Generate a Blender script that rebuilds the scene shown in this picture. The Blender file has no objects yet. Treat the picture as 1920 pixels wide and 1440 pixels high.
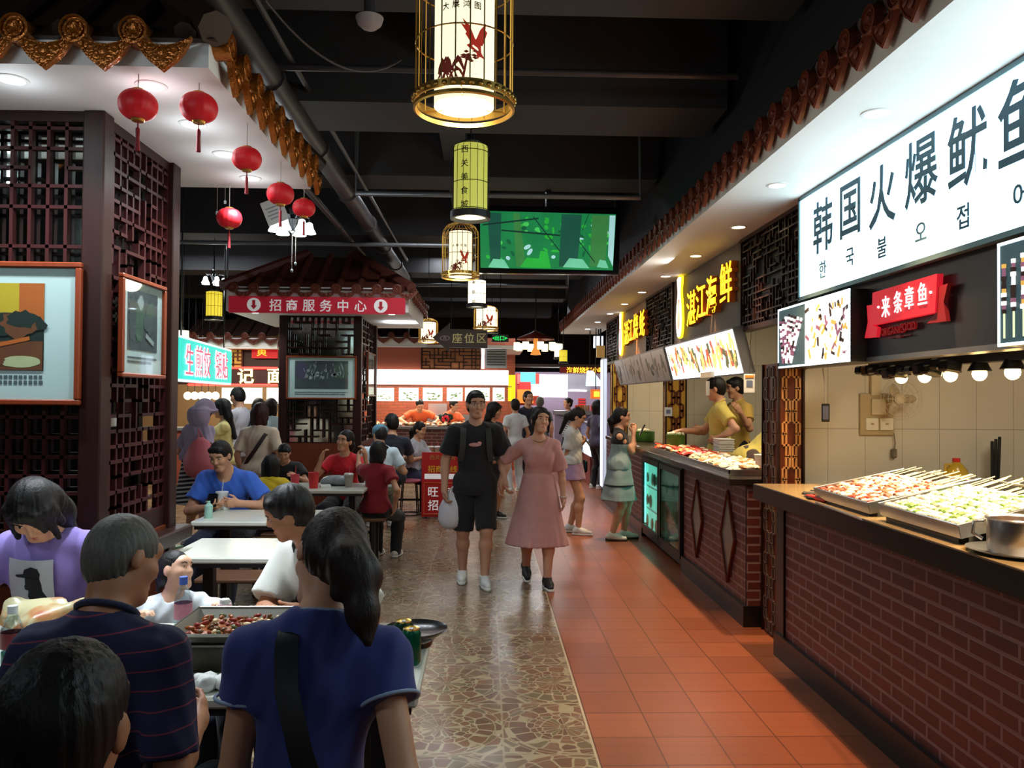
import bpy, math, random
import numpy as np
from mathutils import Vector, Matrix, Euler
random.seed(7)
SC = bpy.context.scene
COL = SC.collection
PI = math.pi
def R(a): return math.radians(a)

# ------------------------------------------------------------------ camera
F = 1500.0                      # focal length in pixels of the 1920x1440 frame
CAM = Vector((0.0, 0.0, 1.65))
VPU, VPV, ROLL = 912.0, 745.0, R(0.45)
_y = Vector(((VPU-960)/F, (720-VPV)/F, -1)).normalized()
_z = Vector((math.sin(ROLL), math.cos(ROLL), 0)); _z = (_z-_y*_z.dot(_y)).normalized()
_x = _y.cross(_z)
RC = Matrix((_x, _y, _z))       # camera axes -> world
def at(u, v, y=None, x=None, z=None):
    """world point seen at pixel (u, v) of the photograph, at a known depth / side / height"""
    d = RC @ Vector(((u-960)/F, (720-v)/F, -1))
    if y is not None: t = (y-CAM.y)/d.y
    elif x is not None: t = (x-CAM.x)/d.x
    else: t = (z-CAM.z)/d.z
    return CAM+d*t
cd = bpy.data.cameras.new('camera'); cam = bpy.data.objects.new('camera', cd); COL.objects.link(cam)
cd.sensor_width = 36; cd.lens = 36*F/1920; cd.clip_start = 0.05; cd.clip_end = 100
cam.matrix_world = Matrix.Translation(CAM) @ RC.to_4x4()
SC.camera = cam

# ------------------------------------------------------------------ view, world, fill light
SC.view_settings.view_transform = 'Standard'; SC.view_settings.look = 'None'
SC.view_settings.gamma = 1; SC.view_settings.use_curve_mapping = False
SC.view_settings.exposure = -0.12
wd = bpy.data.worlds.new('world'); SC.world = wd; wd.use_nodes = True
wd.node_tree.nodes['Background'].inputs[0].default_value = (0.75, 0.85, 1.0, 1)
wd.node_tree.nodes['Background'].inputs[1].default_value = 0.012
SC.cycles.use_denoising = True
SC.cycles.max_bounces = 6; SC.cycles.diffuse_bounces = 3; SC.cycles.glossy_bounces = 3
SC.cycles.transparent_max_bounces = 12; SC.cycles.transmission_bounces = 4
SC.cycles.sample_clamp_indirect = 4.0; SC.cycles.caustics_reflective = False; SC.cycles.caustics_refractive = False

def lamp(name, kind, loc, power, color=(1, 1, 1), size=0.1, rot=(0, 0, 0), angle=None, blend=0.5, sy=None):
    l = bpy.data.lights.new(name, kind); l.energy = power; l.color = color
    if kind == 'AREA':
        l.size = size
        if sy: l.shape = 'RECTANGLE'; l.size_y = sy
    elif kind == 'SPOT':
        l.shadow_soft_size = size; l.spot_size = angle or R(100); l.spot_blend = blend
    else: l.shadow_soft_size = size
    o = bpy.data.objects.new(name, l); COL.objects.link(o); o.location = loc; o.rotation_euler = rot
    return o
# added fill lights over the dining hall, up between the ceiling beams
for x, y, p in ((-0.5, 2.3, 16), (-3.2, 7.6, 30), (-0.6, 8.6, 40), (-0.3, 13.0, 45), (-4.5, 12.5, 50), (0.8, 18.0, 60)):
    lamp('hall_fill_light', 'AREA', (x, y, 3.95), p, (0.86, 0.93, 1.0), 1.2, (0, 0, 0), sy=0.12)
# added fill from behind the camera's left, brightens the near column front
lamp('column_front_fill', 'AREA', (-2.7, 0.7, 2.95), 20, (0.84, 0.94, 1.0), 1.4, (R(62), 0, R(4)), sy=0.3)
# added soft fill from behind the camera, stands for no known lamp
lamp('rear_fill_light', 'AREA', (-0.4, -2.4, 2.9), 9, (0.8, 0.9, 1.0), 3.0, (R(68), 0, 0), sy=0.5)

# ------------------------------------------------------------------ mesh builder
class MB:
    def __init__(s): s.v = []; s.f = []; s.m = []; s.M = None; s.mi = 0
    def add(s, vs, fs, mi=None):
        b = len(s.v)
        if s.M is not None: vs = [s.M @ Vector(p) for p in vs]
        s.v += [tuple(p) for p in vs]
        s.f += [tuple(b+i for i in f) for f in fs]
        s.m += [s.mi if mi is None else mi]*len(fs)
        return s
    def box(s, c, d, rot=None, bv=0.0, mi=None):
        hx, hy, hz = d[0]/2, d[1]/2, d[2]/2
        Q = Matrix.Translation(c)
        if rot is not None: Q = Q @ (Euler(rot).to_matrix().to_4x4() if not isinstance(rot, Matrix) else rot.to_4x4())
        b = min(bv, hx*.9, hy*.9, hz*.9)
        if b <= 0:
            vs = [Q @ Vector((x*hx, y*hy, z*hz)) for x in (-1, 1) for y in (-1, 1) for z in (-1, 1)]
            fs = [(0, 1, 3, 2), (4, 6, 7, 5), (0, 4, 5, 1), (2, 3, 7, 6), (0, 2, 6, 4), (1, 5, 7, 3)]
            return s.add(vs, fs, mi)
        vs = []; ix = {}
        for x in (-1, 1):
            for y in (-1, 1):
                for z in (-1, 1):
                    for a in range(3):
                        p = [x*(hx-b), y*(hy-b), z*(hz-b)]; p[a] = (x, y, z)[a]*(hx, hy, hz)[a]
                        ix[(x, y, z, a)] = len(vs); vs.append(Q @ Vector(p))
        fs = []
        for a in range(3):
            o = [i for i in range(3) if i != a]
            for sg in (-1, 1):
                q = []
                for (p, r) in ((-1, -1), (1, -1), (1, 1), (-1, 1)):
                    k = [0, 0, 0]; k[a] = sg; k[o[0]] = p; k[o[1]] = r; q.append(ix[(*k, a)])
                fs.append(q if (sg > 0) == (a != 1) else q[::-1])
        for a in range(3):
            o = [i for i in range(3) if i != a]
            for p in (-1, 1):
                for r in (-1, 1):
                    k0 = [0, 0, 0]; k0[a] = -1; k0[o[0]] = p; k0[o[1]] = r
                    k1 = list(k0); k1[a] = 1
                    q = [ix[(*k0, o[0])], ix[(*k1, o[0])], ix[(*k1, o[1])], ix[(*k0, o[1])]]
                    fs.append(q)
        for x in (-1, 1):
            for y in (-1, 1):
                for z in (-1, 1):
                    fs.append([ix[(x, y, z, 0)], ix[(x, y, z, 1)], ix[(x, y, z, 2)]])
        return s.add(vs, fs, mi)
    def bx(s, x0, x1, y0, y1, z0, z1, bv=0, mi=None):
        return s.box(((x0+x1)/2, (y0+y1)/2, (z0+z1)/2), (abs(x1-x0), abs(y1-y0), abs(z1-z0)), None, bv, mi)
    def cyl(s, p0, p1, r0, r1=None, n=14, caps=True, mi=None):
        r1 = r0 if r1 is None else r1
        p0 = Vector(p0); p1 = Vector(p1); d = (p1-p0).normalized()
        a = d.orthogonal().normalized(); b = d.cross(a)
        vs = []
        for i in range(n):
            t = 2*PI*i/n; o = a*math.cos(t)+b*math.sin(t); vs += [p0+o*r0, p1+o*r1]
        fs = [(2*i, 2*((i+1) % n), 2*((i+1) % n)+1, 2*i+1) for i in range(n)]
        if caps: fs += [tuple(2*i for i in range(n))[::-1], tuple(2*i+1 for i in range(n))]
        return s.add(vs, fs, mi)
    def tube(s, pts, r, n=6, closed=False, mi=None):
        pts = [Vector(p) for p in pts]; m = len(pts); vs = []; fs = []; up = None
        for i, p in enumerate(pts):
            if closed: t = pts[(i+1) % m]-pts[i-1]
            else: t = pts[min(i+1, m-1)]-pts[max(i-1, 0)]
            t.normalize()
            if up is None: up = t.orthogonal().normalized()
            up = (up-t*up.dot(t))
            up = up.normalized() if up.length > 1e-5 else t.orthogonal().normalized()
            b = t.cross(up); rr = r[i] if isinstance(r, (list, tuple)) else r
            for k in range(n):
                a = 2*PI*k/n; vs.append(p+(up*math.cos(a)+b*math.sin(a))*rr)
        for i in range(m if closed else m-1):
            j = (i+1) % m
            for k in range(n):
                l = (k+1) % n; fs.append((i*n+k, i*n+l, j*n+l, j*n+k))
        if not closed: fs += [tuple(range(n))[::-1], tuple((m-1)*n+k for k in range(n))]
        return s.add(vs, fs, mi)
    def lathe(s, prof, c=(0, 0, 0), n=20, mi=None, sx=1, sy=1, rot=None):
        Q = Matrix.Translation(c)
        if rot is not None: Q = Q @ Euler(rot).to_matrix().to_4x4()
        vs = []; m = len(prof)
        for (r, z) in prof:
            for k in range(n):
                a = 2*PI*k/n; vs.append(Q @ Vector((max(r, 1e-5)*math.cos(a)*sx, max(r, 1e-5)*math.sin(a)*sy, z)))
        fs = [(i*n+k, i*n+(k+1) % n, (i+1)*n+(k+1) % n, (i+1)*n+k) for i in range(m-1) for k in range(n)]
        return s.add(vs, fs, mi)
    def ell(s, c, r, rot=None, n=14, m=8, mi=None):
        if not isinstance(r, (tuple, list)): r = (r, r, r)
        Q = Matrix.Translation(c)
        if rot is not None: Q = Q @ Euler(rot).to_matrix().to_4x4()
        vs = []
        for i in range(m+1):
            t = PI*i/m; rr = max(math.sin(t), 1e-4)
            for k in range(n):
                a = 2*PI*k/n; vs.append(Q @ Vector((r[0]*rr*math.cos(a), r[1]*rr*math.sin(a), -r[2]*math.cos(t))))
        fs = [(i*n+k, i*n+(k+1) % n, (i+1)*n+(k+1) % n, (i+1)*n+k) for i in range(m) for k in range(n)]
        return s.add(vs, fs, mi)
    def prism(s, poly, z0, z1, Q=None, mi=None):
        """polygon in local XY extruded from z0 to z1"""
        Q = Q or Matrix.Identity(4); n = len(poly)
        vs = [Q @ Vector((p[0], p[1], z0)) for p in poly]+[Q @ Vector((p[0], p[1], z1)) for p in poly]
        fs = [tuple(range(n))[::-1], tuple(range(n, 2*n))]+[(i, (i+1) % n, n+(i+1) % n, n+i) for i in range(n)]
        return s.add(vs, fs, mi)
    def loft(s, rings, caps=True, closed=True, mi=None):
        n = len(rings[0]); vs = [p for r in rings for p in r]; fs = []
        for i in range(len(rings)-1):
            for k in range(n if closed else n-1):
                l = (k+1) % n; fs.append((i*n+k, i*n+l, (i+1)*n+l, (i+1)*n+k))
        if caps and closed: fs += [tuple(range(n))[::-1], tuple((len(rings)-1)*n+k for k in range(n))]
        return s.add(vs, fs, mi)
    def text(s, t, Q, size, depth=0.004, bold=0.0, sx=1.0, mi=None, spacing=1.0):
        vs, fs = text_geo(t, bold, spacing)
        if len(vs):
            x = [p[0] for p in vs]; y = [p[1] for p in vs]
            cx, cy = (min(x)+max(x))/2, (min(y)+max(y))/2
            s.add([Q @ Vector(((p[0]-cx)*size*sx, (p[1]-cy)*size, p[2]*depth)) for p in vs], fs, mi)
        return s
    def build(s, name, mats, parent=None, smooth=None, loc=None):
        me = bpy.data.meshes.new(name)
        me.from_pydata(s.v, [], s.f)
        if not isinstance(mats, (list, tuple)): mats = [mats]
        for m in mats: me.materials.append(m)
        if len(mats) > 1: me.polygons.foreach_set('material_index', s.m)
        if smooth:
            me.polygons.foreach_set('use_smooth', [True]*len(me.polygons))
            if smooth < 170: me.set_sharp_from_angle(angle=R(smooth))
        me.update()
        return link(name, me, parent, loc)
_T = {}
def text_geo(t, bold, spacing):
    k = (t, bold, spacing)
    if k not in _T:
        cu = bpy.data.curves.new('lettering', 'FONT'); cu.body = t; cu.size = 1; cu.extrude = 1.0; cu.offset = bold
        cu.space_character = spacing; cu.resolution_u = 3
        cu.align_x = 'CENTER'; cu.align_y = 'CENTER'
        o = bpy.data.objects.new('lettering', cu); COL.objects.link(o)
        dg = bpy.context.evaluated_depsgraph_get(); e = o.evaluated_get(dg); me = e.to_mesh()
        vs = [(v.co.x, v.co.y, max(0, v.co.z)) for v in me.vertices]; fs = [tuple(p.vertices) for p in me.polygons]
        e.to_mesh_clear(); bpy.data.objects.remove(o); bpy.data.curves.remove(cu)
        _T[k] = (vs, fs)
    return _T[k]
def link(name, me, parent=None, loc=None):
    o = bpy.data.objects.new(name, me); COL.objects.link(o)
    if parent is not None:
        o.parent = parent
        # meshes are built in world space: keep them there under a placed Empty
        if parent.get('_w'): o.matrix_parent_inverse = wm(parent).inverted()
    if loc is not None: o.location = loc
    return o
def wm(o):
    m = o.matrix_basis.copy()
    return m if o.parent is None else wm(o.parent) @ o.matrix_parent_inverse @ m
def tag(o, label=None, cat=None, group=None, kind=None):
    if label: o['label'] = label
    if cat: o['category'] = cat
    if group: o['group'] = group
    if kind: o['kind'] = kind
    return o
def thing(name, label, cat, loc=(0, 0, 0), rz=0, group=None, world=True):
    """an Empty at the thing's base; world=True: its parts are built in world space"""
    o = bpy.data.objects.new(name, None); COL.objects.link(o); o.empty_display_size = 0.1
    o.location = loc; o.rotation_euler = (0, 0, rz)
    if world: o['_w'] = 1
    return tag(o, label, cat, group)
def dup(root, loc, rz=0, label=None, group=None, scale=None):
    def cp(o, par):
        c = o.copy(); COL.objects.link(c)
        if par is not None: c.parent = par; c.matrix_parent_inverse = o.matrix_parent_inverse.copy()
        for ch in kids(o): cp(ch, c)
        return c
    r = cp(root, None); r.location = loc; r.rotation_euler = (0, 0, rz)
    if scale: r.scale = (scale,)*3 if not isinstance(scale, tuple) else scale
    if label: r['label'] = label
    if group: r['group'] = group
    return r
def kids(o): return [c for c in COL.objects if c.parent == o]
def struct(name, mb, m, smooth=None): return tag(mb.build(name, m, None, smooth), kind='structure')
def basis(o, ux, uy):
    """matrix with origin o, local x along ux, local y along uy, z = x cross y"""
    ux = Vector(ux).normalized(); uz = ux.cross(Vector(uy)).normalized(); uy = uz.cross(ux)
    return Matrix(((ux.x, uy.x, uz.x, o[0]), (ux.y, uy.y, uz.y, o[1]), (ux.z, uy.z, uz.z, o[2]), (0, 0, 0, 1)))
def chars(parent, m, items, name='character'):
    """one mesh per character: (text, matrix, size, depth, bold, width factor)"""
    for it in items: MB().text(*it).build(name, m, parent)
FRONT = lambda o: basis(o, (1, 0, 0), (0, 0, 1))       # faces the camera side (-Y)
RIGHTW = lambda o: basis(o, (0, -1, 0), (0, 0, 1))     # faces -X  (reads along the right-hand stalls)
LEFTW = lambda o: basis(o, (0, 1, 0), (0, 0, 1))       # faces +X
BACK = lambda o: basis(o, (-1, 0, 0), (0, 0, 1))       # faces +Y

# ------------------------------------------------------------------ materials
def lin(c):
    f = lambda x: x/12.92 if x <= 0.04045 else ((x+0.055)/1.055)**2.4
    return tuple(f(v/255) for v in c)+(1,)
class NT:
    def __init__(s, name):
        s.mat = bpy.data.materials.new(name); s.mat.use_nodes = True; s.t = s.mat.node_tree
        s.b = s.t.nodes['Principled BSDF']; s.out = s.t.nodes['Material Output']
    def n(s, kind, **kw):
        nd = s.t.nodes.new(kind)
        for k, v in kw.items():
            if k in nd.inputs: s.set(nd.inputs[k], v)
            else: setattr(nd, k, v)
        return nd
    def set(s, inp, v):
        if isinstance(v, bpy.types.NodeSocket): s.t.links.new(v, inp)
        else: inp.default_value = v
    def p(s, **kw):
        for k, v in kw.items(): s.set(s.b.inputs[k.replace('_', ' ')], v)
    def math(s, op, a, b=0.0, c=None):
        nd = s.t.nodes.new('ShaderNodeMath'); nd.operation = op
        s.set(nd.inputs[0], a); s.set(nd.inputs[1], b)
        if c is not None: s.set(nd.inputs[2], c)
        return nd.outputs[0]
    def mix(s, f, a, b):
        nd = s.t.nodes.new('ShaderNodeMix'); nd.data_type = 'RGBA'
        s.set(nd.inputs[0], f); s.set(nd.inputs[6], a); s.set(nd.inputs[7], b); return nd.outputs[2]
    def ramp(s, f, stops):
        nd = s.t.nodes.new('ShaderNodeValToRGB'); e = nd.color_ramp.elements
        while len(e) < len(stops): e.new(0.5)
        for i, (p, c) in enumerate(stops): e[i].position = p; e[i].color = c
        s.set(nd.inputs[0], f); return nd.outputs[0]
    def pos(s): return s.n('ShaderNodeNewGeometry').outputs['Position']
    def obj(s): return s.n('ShaderNodeTexCoord').outputs['Object']
    def noise(s, scale, vec=None, detail=3.0, rough=0.5):
        nd = s.n('ShaderNodeTexNoise', Scale=scale, Detail=detail, Roughness=rough)
        s.set(nd.inputs['Vector'], vec if vec is not None else s.obj()); return nd.outputs[0]
    def bump(s, h, strength=0.3, dist=0.01):
        nd = s.n('ShaderNodeBump', Strength=strength, Distance=dist); s.set(nd.inputs['Height'], h)
        s.p(Normal=nd.outputs[0])
_M = {}
def mat(name, rgb, rough=0.5, metal=0.0, var=0.12, scale=14.0, bump=0.0, bscale=60.0, emit=0.0, ecol=None, spec=0.5, coat=0.0, sheen=0.0, trans=0.0, alpha=1.0, ior=1.45):
    if name in _M: return _M[name]
    t = NT(name); c = lin(rgb); d = tuple(x*(1-var) for x in c[:3])+(1,); l = tuple(min(1, x*(1+var)) for x in c[:3])+(1,)
    col = t.mix(t.noise(scale), d, l) if var > 0 else c
    t.p(Base_Color=col, Roughness=rough, Metallic=metal, Specular_IOR_Level=spec, Coat_Weight=coat, Sheen_Weight=sheen, Transmission_Weight=trans, Alpha=alpha, IOR=ior)
    if emit > 0: t.p(Emission_Color=lin(ecol) if ecol else col, Emission_Strength=emit)
    if bump > 0: t.bump(t.noise(bscale), bump)
    _M[name] = t.mat; return t.mat
def glow(name, rgb, strength, var=0.0):
    """something that gives off light"""
    if name in _M: return _M[name]
    t = NT(name); c = lin(rgb)
    col = t.mix(t.noise(5), tuple(x*(1-var) for x in c[:3])+(1,), c) if var else c
    t.p(Base_Color=tuple(x*.6 for x in c[:3])+(1,), Emission_Color=col, Emission_Strength=strength, Roughness=0.5)
    _M[name] = t.mat; return t.mat
def glass(name, rgb=(225, 240, 236), rough=0.02, k=0.12):
    """thin pane: mostly see-through, with a glossy reflection"""
    if name in _M: return _M[name]
    t = NT(name); tr = t.n('ShaderNodeBsdfTransparent', Color=lin(rgb)); gl = t.n('ShaderNodeBsdfGlossy', Roughness=rough)
    lw = t.n('ShaderNodeLayerWeight', Blend=0.25)
    mx = t.n('ShaderNodeMixShader'); t.set(mx.inputs[0], t.math('ADD', t.math('MULTIPLY', lw.outputs['Fresnel'], 0.4), k*0.4))
    t.t.links.new(tr.outputs[0], mx.inputs[1]); t.t.links.new(gl.outputs[0], mx.inputs[2])
    t.t.links.new(mx.outputs[0], t.out.inputs[0]); _M[name] = t.mat; return t.mat
def wood(name, a, b, rough=0.45, scale=3.0, axis=2, spec=0.22):
    if name in _M: return _M[name]
    t = NT(name); mp = t.n('ShaderNodeMapping'); t.set(mp.inputs[0], t.obj())
    sc = [9.0, 9.0, 9.0]; sc[axis] = 0.6; mp.inputs['Scale'].default_value = sc
    f = t.noise(scale, mp.outputs[0], 5, 0.6)
    t.p(Base_Color=t.mix(f, lin(a), lin(b)), Roughness=rough, Specular_IOR_Level=spec); t.bump(f, 0.08)
    _M[name] = t.mat; return t.mat
# ------------------------------------------------------------------ setting: floor, walls, ceiling
def m_pebble():
    t = NT('patterned_floor_tile'); s = t.n('ShaderNodeSeparateXYZ'); t.set(s.inputs[0], t.pos())
    T = 0.62
    u = t.math('DIVIDE', t.math('SUBTRACT', s.outputs[0], 0.093), T); v = t.math('DIVIDE', s.outputs[1], T)
    fu = t.math('SUBTRACT', t.math('FRACT', u), 0.5); fv = t.math('SUBTRACT', t.math('FRACT', v), 0.5)
    r = t.math('SQRT', t.math('ADD', t.math('MULTIPLY', fu, fu), t.math('MULTIPLY', fv, fv)))
    th = t.math('ARCTAN2', fv, fu)
    w = t.math('ADD', t.math('MULTIPLY', r, 11.5), t.math('MULTIPLY', t.math('SINE', t.math('MULTIPLY', r, 26.0)), 0.35))
    cv = t.n('ShaderNodeCombineXYZ'); t.set(cv.inputs[0], w); t.set(cv.inputs[1], t.math('MULTIPLY', th, 3.0))
    t.set(cv.inputs[2], t.math('ADD', t.math('FLOOR', u), t.math('MULTIPLY', t.math('FLOOR', v), 3.0)))
    vo = t.n('ShaderNodeTexVoronoi', feature='DISTANCE_TO_EDGE', Scale=1.0, Randomness=0.55); t.set(vo.inputs['Vector'], cv.outputs[0])
    vc = t.n('ShaderNodeTexVoronoi', feature='F1', Scale=1.0, Randomness=0.55); t.set(vc.inputs['Vector'], cv.outputs[0])
    cell = t.ramp(vc.outputs['Color'], [(0.2, lin((98, 68, 50))), (0.5, lin((120, 84, 62))), (0.8, lin((104, 90, 66)))])
    edge = t.math('LESS_THAN', vo.outputs['Distance'], 0.07)
    col = t.mix(edge, cell, lin((156, 138, 106)))
    j = t.math('MAXIMUM', t.math('GREATER_THAN', t.math('ABSOLUTE', fu), 0.492), t.math('GREATER_THAN', t.math('ABSOLUTE', fv), 0.492))
    col = t.mix(t.math('MULTIPLY', j, 0.8), col, lin((156, 138, 106)))
    dirt = t.noise(2.2, t.pos(), 4)
    col = t.mix(t.math('MULTIPLY', dirt, 0.45), col, lin((84, 66, 50)))
    t.p(Base_Color=col, Roughness=t.math('ADD', t.math('MULTIPLY', dirt, 0.2), 0.17), Specular_IOR_Level=0.5)
    return t.mat
def m_orange():
    t = NT('orange_floor_tile'); s = t.n('ShaderNodeSeparateXYZ'); t.set(s.inputs[0], t.pos())
    fx = t.math('FRACT', t.math('DIVIDE', t.math('SUBTRACT', s.outputs[0], 0.525), 0.3))
    fy = t.math('FRACT', t.math('DIVIDE', s.outputs[1], 0.3)); fr = t.math('FRACT', t.math('DIVIDE', s.outputs[1], 0.1))
    fx2 = t.math('FRACT', t.math('DIVIDE', t.math('SUBTRACT', s.outputs[0], 0.525), 0.1))
    gx = t.math('LESS_THAN', fx, 0.022); gy = t.math('LESS_THAN', fy, 0.022)
    g = t.math('MAXIMUM', gx, gy)
    rb = t.math('MAXIMUM', t.math('LESS_THAN', fr, 0.09), t.math('MULTIPLY', t.math('LESS_THAN', fx2, 0.05), 0.5))
    wn = t.n('ShaderNodeTexWhiteNoise', noise_dimensions='2D'); cb = t.n('ShaderNodeCombineXYZ')
    t.set(cb.inputs[0], t.math('FLOOR', t.math('DIVIDE', t.math('SUBTRACT', s.outputs[0], 0.525), 0.3))); t.set(cb.inputs[1], t.math('FLOOR', t.math('DIVIDE', s.outputs[1], 0.3)))
    t.set(wn.inputs['Vector'], cb.outputs[0])
    base = t.mix(wn.outputs['Value'], lin((132, 72, 46)), lin((150, 84, 52)))
    base = t.mix(t.math('MULTIPLY', t.noise(5, t.pos(), 4), 0.35), base, lin((104, 56, 40)))
    base = t.mix(t.math('MULTIPLY', rb, 0.25), base, lin((96, 46, 32)))
    t.p(Base_Color=t.mix(t.math('MULTIPLY', g, 0.75), base, lin((64, 34, 26))), Roughness=0.36, Specular_IOR_Level=0.45)
    h = t.math('SUBTRACT', 1.0, t.math('MAXIMUM', g, t.math('MULTIPLY', rb, 0.4))); t.bump(h, 0.35, 0.004)
    return t.mat
def m_brick(name, ax, a, b, mortar):
    t = NT(name); s = t.n('ShaderNodeSeparateXYZ'); t.set(s.inputs[0], t.pos()); c = t.n('ShaderNodeCombineXYZ')
    t.set(c.inputs[0], s.outputs[ax]); t.set(c.inputs[1], s.outputs[2])
    br = t.n('ShaderNodeTexBrick', Scale=1.0); t.set(br.inputs['Vector'], c.outputs[0])
    br.inputs['Color1'].default_value = lin(a); br.inputs['Color2'].default_value = lin(b); br.inputs['Mortar'].default_value = lin(mortar)
    br.inputs['Mortar Size'].default_value = 0.009; br.inputs['Brick Width'].default_value = 0.2; br.inputs['Row Height'].default_value = 0.066
    br.inputs['Mortar Smooth'].default_value = 0.3; br.inputs['Bias'].default_value = 0.0
    col = t.mix(t.math('MULTIPLY', t.noise(9, t.pos(), 4), 0.5), br.outputs['Color'], lin(tuple(int(x*.62) for x in a)))
    t.p(Base_Color=col, Roughness=0.42); t.bump(t.math('SUBTRACT', 1.0, br.outputs['Fac']), 0.5, 0.006)
    return t.mat
def m_walltile(name, ax, rgb, tw=0.26, th=0.62):
    t = NT(name); s = t.n('ShaderNodeSeparateXYZ'); t.set(s.inputs[0], t.pos())
    g = t.math('MAXIMUM', t.math('LESS_THAN', t.math('FRACT', t.math('DIVIDE', s.outputs[ax], tw)), 0.014),
               t.math('LESS_THAN', t.math('FRACT', t.math('DIVIDE', t.math('ADD', s.outputs[2], 0.41), th)), 0.007))
    c = t.mix(t.noise(1.6, t.pos(), 3), lin(rgb), lin(tuple(int(x*.9) for x in rgb)))
    t.p(Base_Color=t.mix(t.math('MULTIPLY', g, .7), c, lin(tuple(int(x*.5) for x in rgb))), Roughness=0.3)
    return t.mat
BRICK = m_brick('dark_red_brick', 1, (104, 48, 44), (80, 37, 35), (138, 112, 110))
BRICKX = m_brick('dark_red_brick_side', 0, (104, 48, 44), (80, 37, 35), (138, 112, 110))
BEIGE = m_walltile('beige_wall_tile', 0, (224, 214, 190))
BEIGEY = m_walltile('beige_wall_tile_long', 1, (224, 214, 190))
SOOT = mat('black_painted_concrete', (30, 30, 33), 0.8, var=0.3, scale=2.0)
BEAMC = mat('dark_grey_concrete', (50, 48, 50), 0.8, var=0.25, scale=3.0)
DARKW = mat('dark_hall_wall', (36, 30, 30), 0.8)
BLACKT = mat('black_plinth_tile', (22, 20, 20), 0.3)
WHITEP = mat('white_soffit_paint', (232, 232, 230), 0.6, var=0.03)
LACQ = wood('dark_lacquered_wood', (46, 20, 14), (26, 11, 9), 0.4)
LACQR = wood('red_brown_wood', (112, 52, 30), (82, 36, 22), 0.4)
MAROON = wood('maroon_lattice_wood', (62, 22, 22), (40, 14, 15), 0.38)
GOLDP = mat('gold_backing', (206, 158, 56), 0.35, metal=0.3)
CREAMW = mat('cream_fret_wood', (216, 158, 96), 0.45)
STEEL = mat('brushed_steel', (186, 188, 190), 0.28, metal=0.95, var=0.06)
GREYM = mat('grey_metal', (120, 122, 126), 0.4, metal=0.6)
BLACKM = mat('black_metal', (18, 18, 20), 0.42, var=0.1)
BLACKG = mat('black_gloss', (12, 12, 15), 0.18, var=0)
GRANITE = mat('brown_granite', (150, 128, 92), 0.22, var=0.35, scale=160)
GRANEDGE = mat('dark_granite_edge', (40, 32, 26), 0.25, var=0.3, scale=120)
GLASS = glass('clear_pane')
GOLDM = mat('gilt_wire', (214, 168, 84), 0.28, metal=0.9, var=0.08)

fl = MB()
fl.add([(-9, -5, 0), (0.513, -5, 0), (0.513, 26, 0), (-9, 26, 0)], [(0, 1, 2, 3)], 0)
fl.add([(0.525, -5, 0), (7, -5, 0), (7, 26, 0), (0.525, 26, 0)], [(0, 1, 2, 3)], 1)
fl.add([(0.513, -5, 0), (0.525, -5, 0), (0.525, 26, 0), (0.513, 26, 0)], [(0, 1, 2, 3)], 2)
fl.bx(-9, 7, -5, 26, -0.1, -0.01, 0, 3)
struct('floor', fl, [m_pebble(), m_orange(), mat('pale_floor_strip', (170, 150, 120), 0.3), SOOT])
struct('ceiling', MB().bx(-9, 7, -5, 26, 4.35, 4.45), SOOT)
struct('wall_left', MB().bx(-9.1, -9, -5, 26, 0, 4.45), DARKW)
struct('wall_right', MB().bx(4.4, 4.5, -5, 26, 0, 4.45), BEIGEY)
struct('wall_back', MB().bx(-9, 7, -5.1, -5, 0, 4.45), DARKW)
struct('wall_far', MB().bx(-9, 7, 25.0, 25.1, 0, 4.45), DARKW)
# concrete beams under the ceiling
for i, (y, w, zb) in enumerate(((2.2, .5, 3.75), (3.7, .55, 3.7), (5.35, .6, 3.62), (7.6, .5, 3.75), (10.2, .6, 3.7), (13.2, .6, 3.7), (16.5, .6, 3.7), (20.0, .6, 3.7))):
    struct('trim_%d' % (i+1), MB().bx(-9, 1.62, y, y+w, zb, 4.35), BEAMC)
struct('trim_9', MB().bx(-0.42, -0.2, 2.5, 25, 3.9, 4.35), BEAMC)
# tiled partitions between the stalls on the right
struct('wall_partition_near', MB().bx(2.17, 4.4, 5.42, 5.56, 0, 2.95), BEIGE)
struct('wall_partition_middle', MB().bx(2.25, 4.4, 9.95, 10.08, 0, 2.95), BEIGE)
struct('wall_partition_far', MB().bx(2.25, 4.4, 12.7, 12.82, 0, 2.95), BEIGE)
# dark bulkhead above the right-hand eave
struct('wall_bulkhead', MB().add([(1.66, -3, 3.25), (1.66, 16.6, 3.25), (1.72, 16.6, 4.35), (1.72, -3, 4.35), (1.9, -3, 3.25), (1.9, 16.6, 3.25), (1.9, 16.6, 4.35), (1.9, -3, 4.35)],
       [(0, 1, 2, 3), (4, 7, 6, 5), (0, 4, 5, 1), (3, 2, 6, 7), (0, 3, 7, 4), (1, 5, 6, 2)]), mat('navy_black_paint', (16, 18, 26), 0.7))

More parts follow.
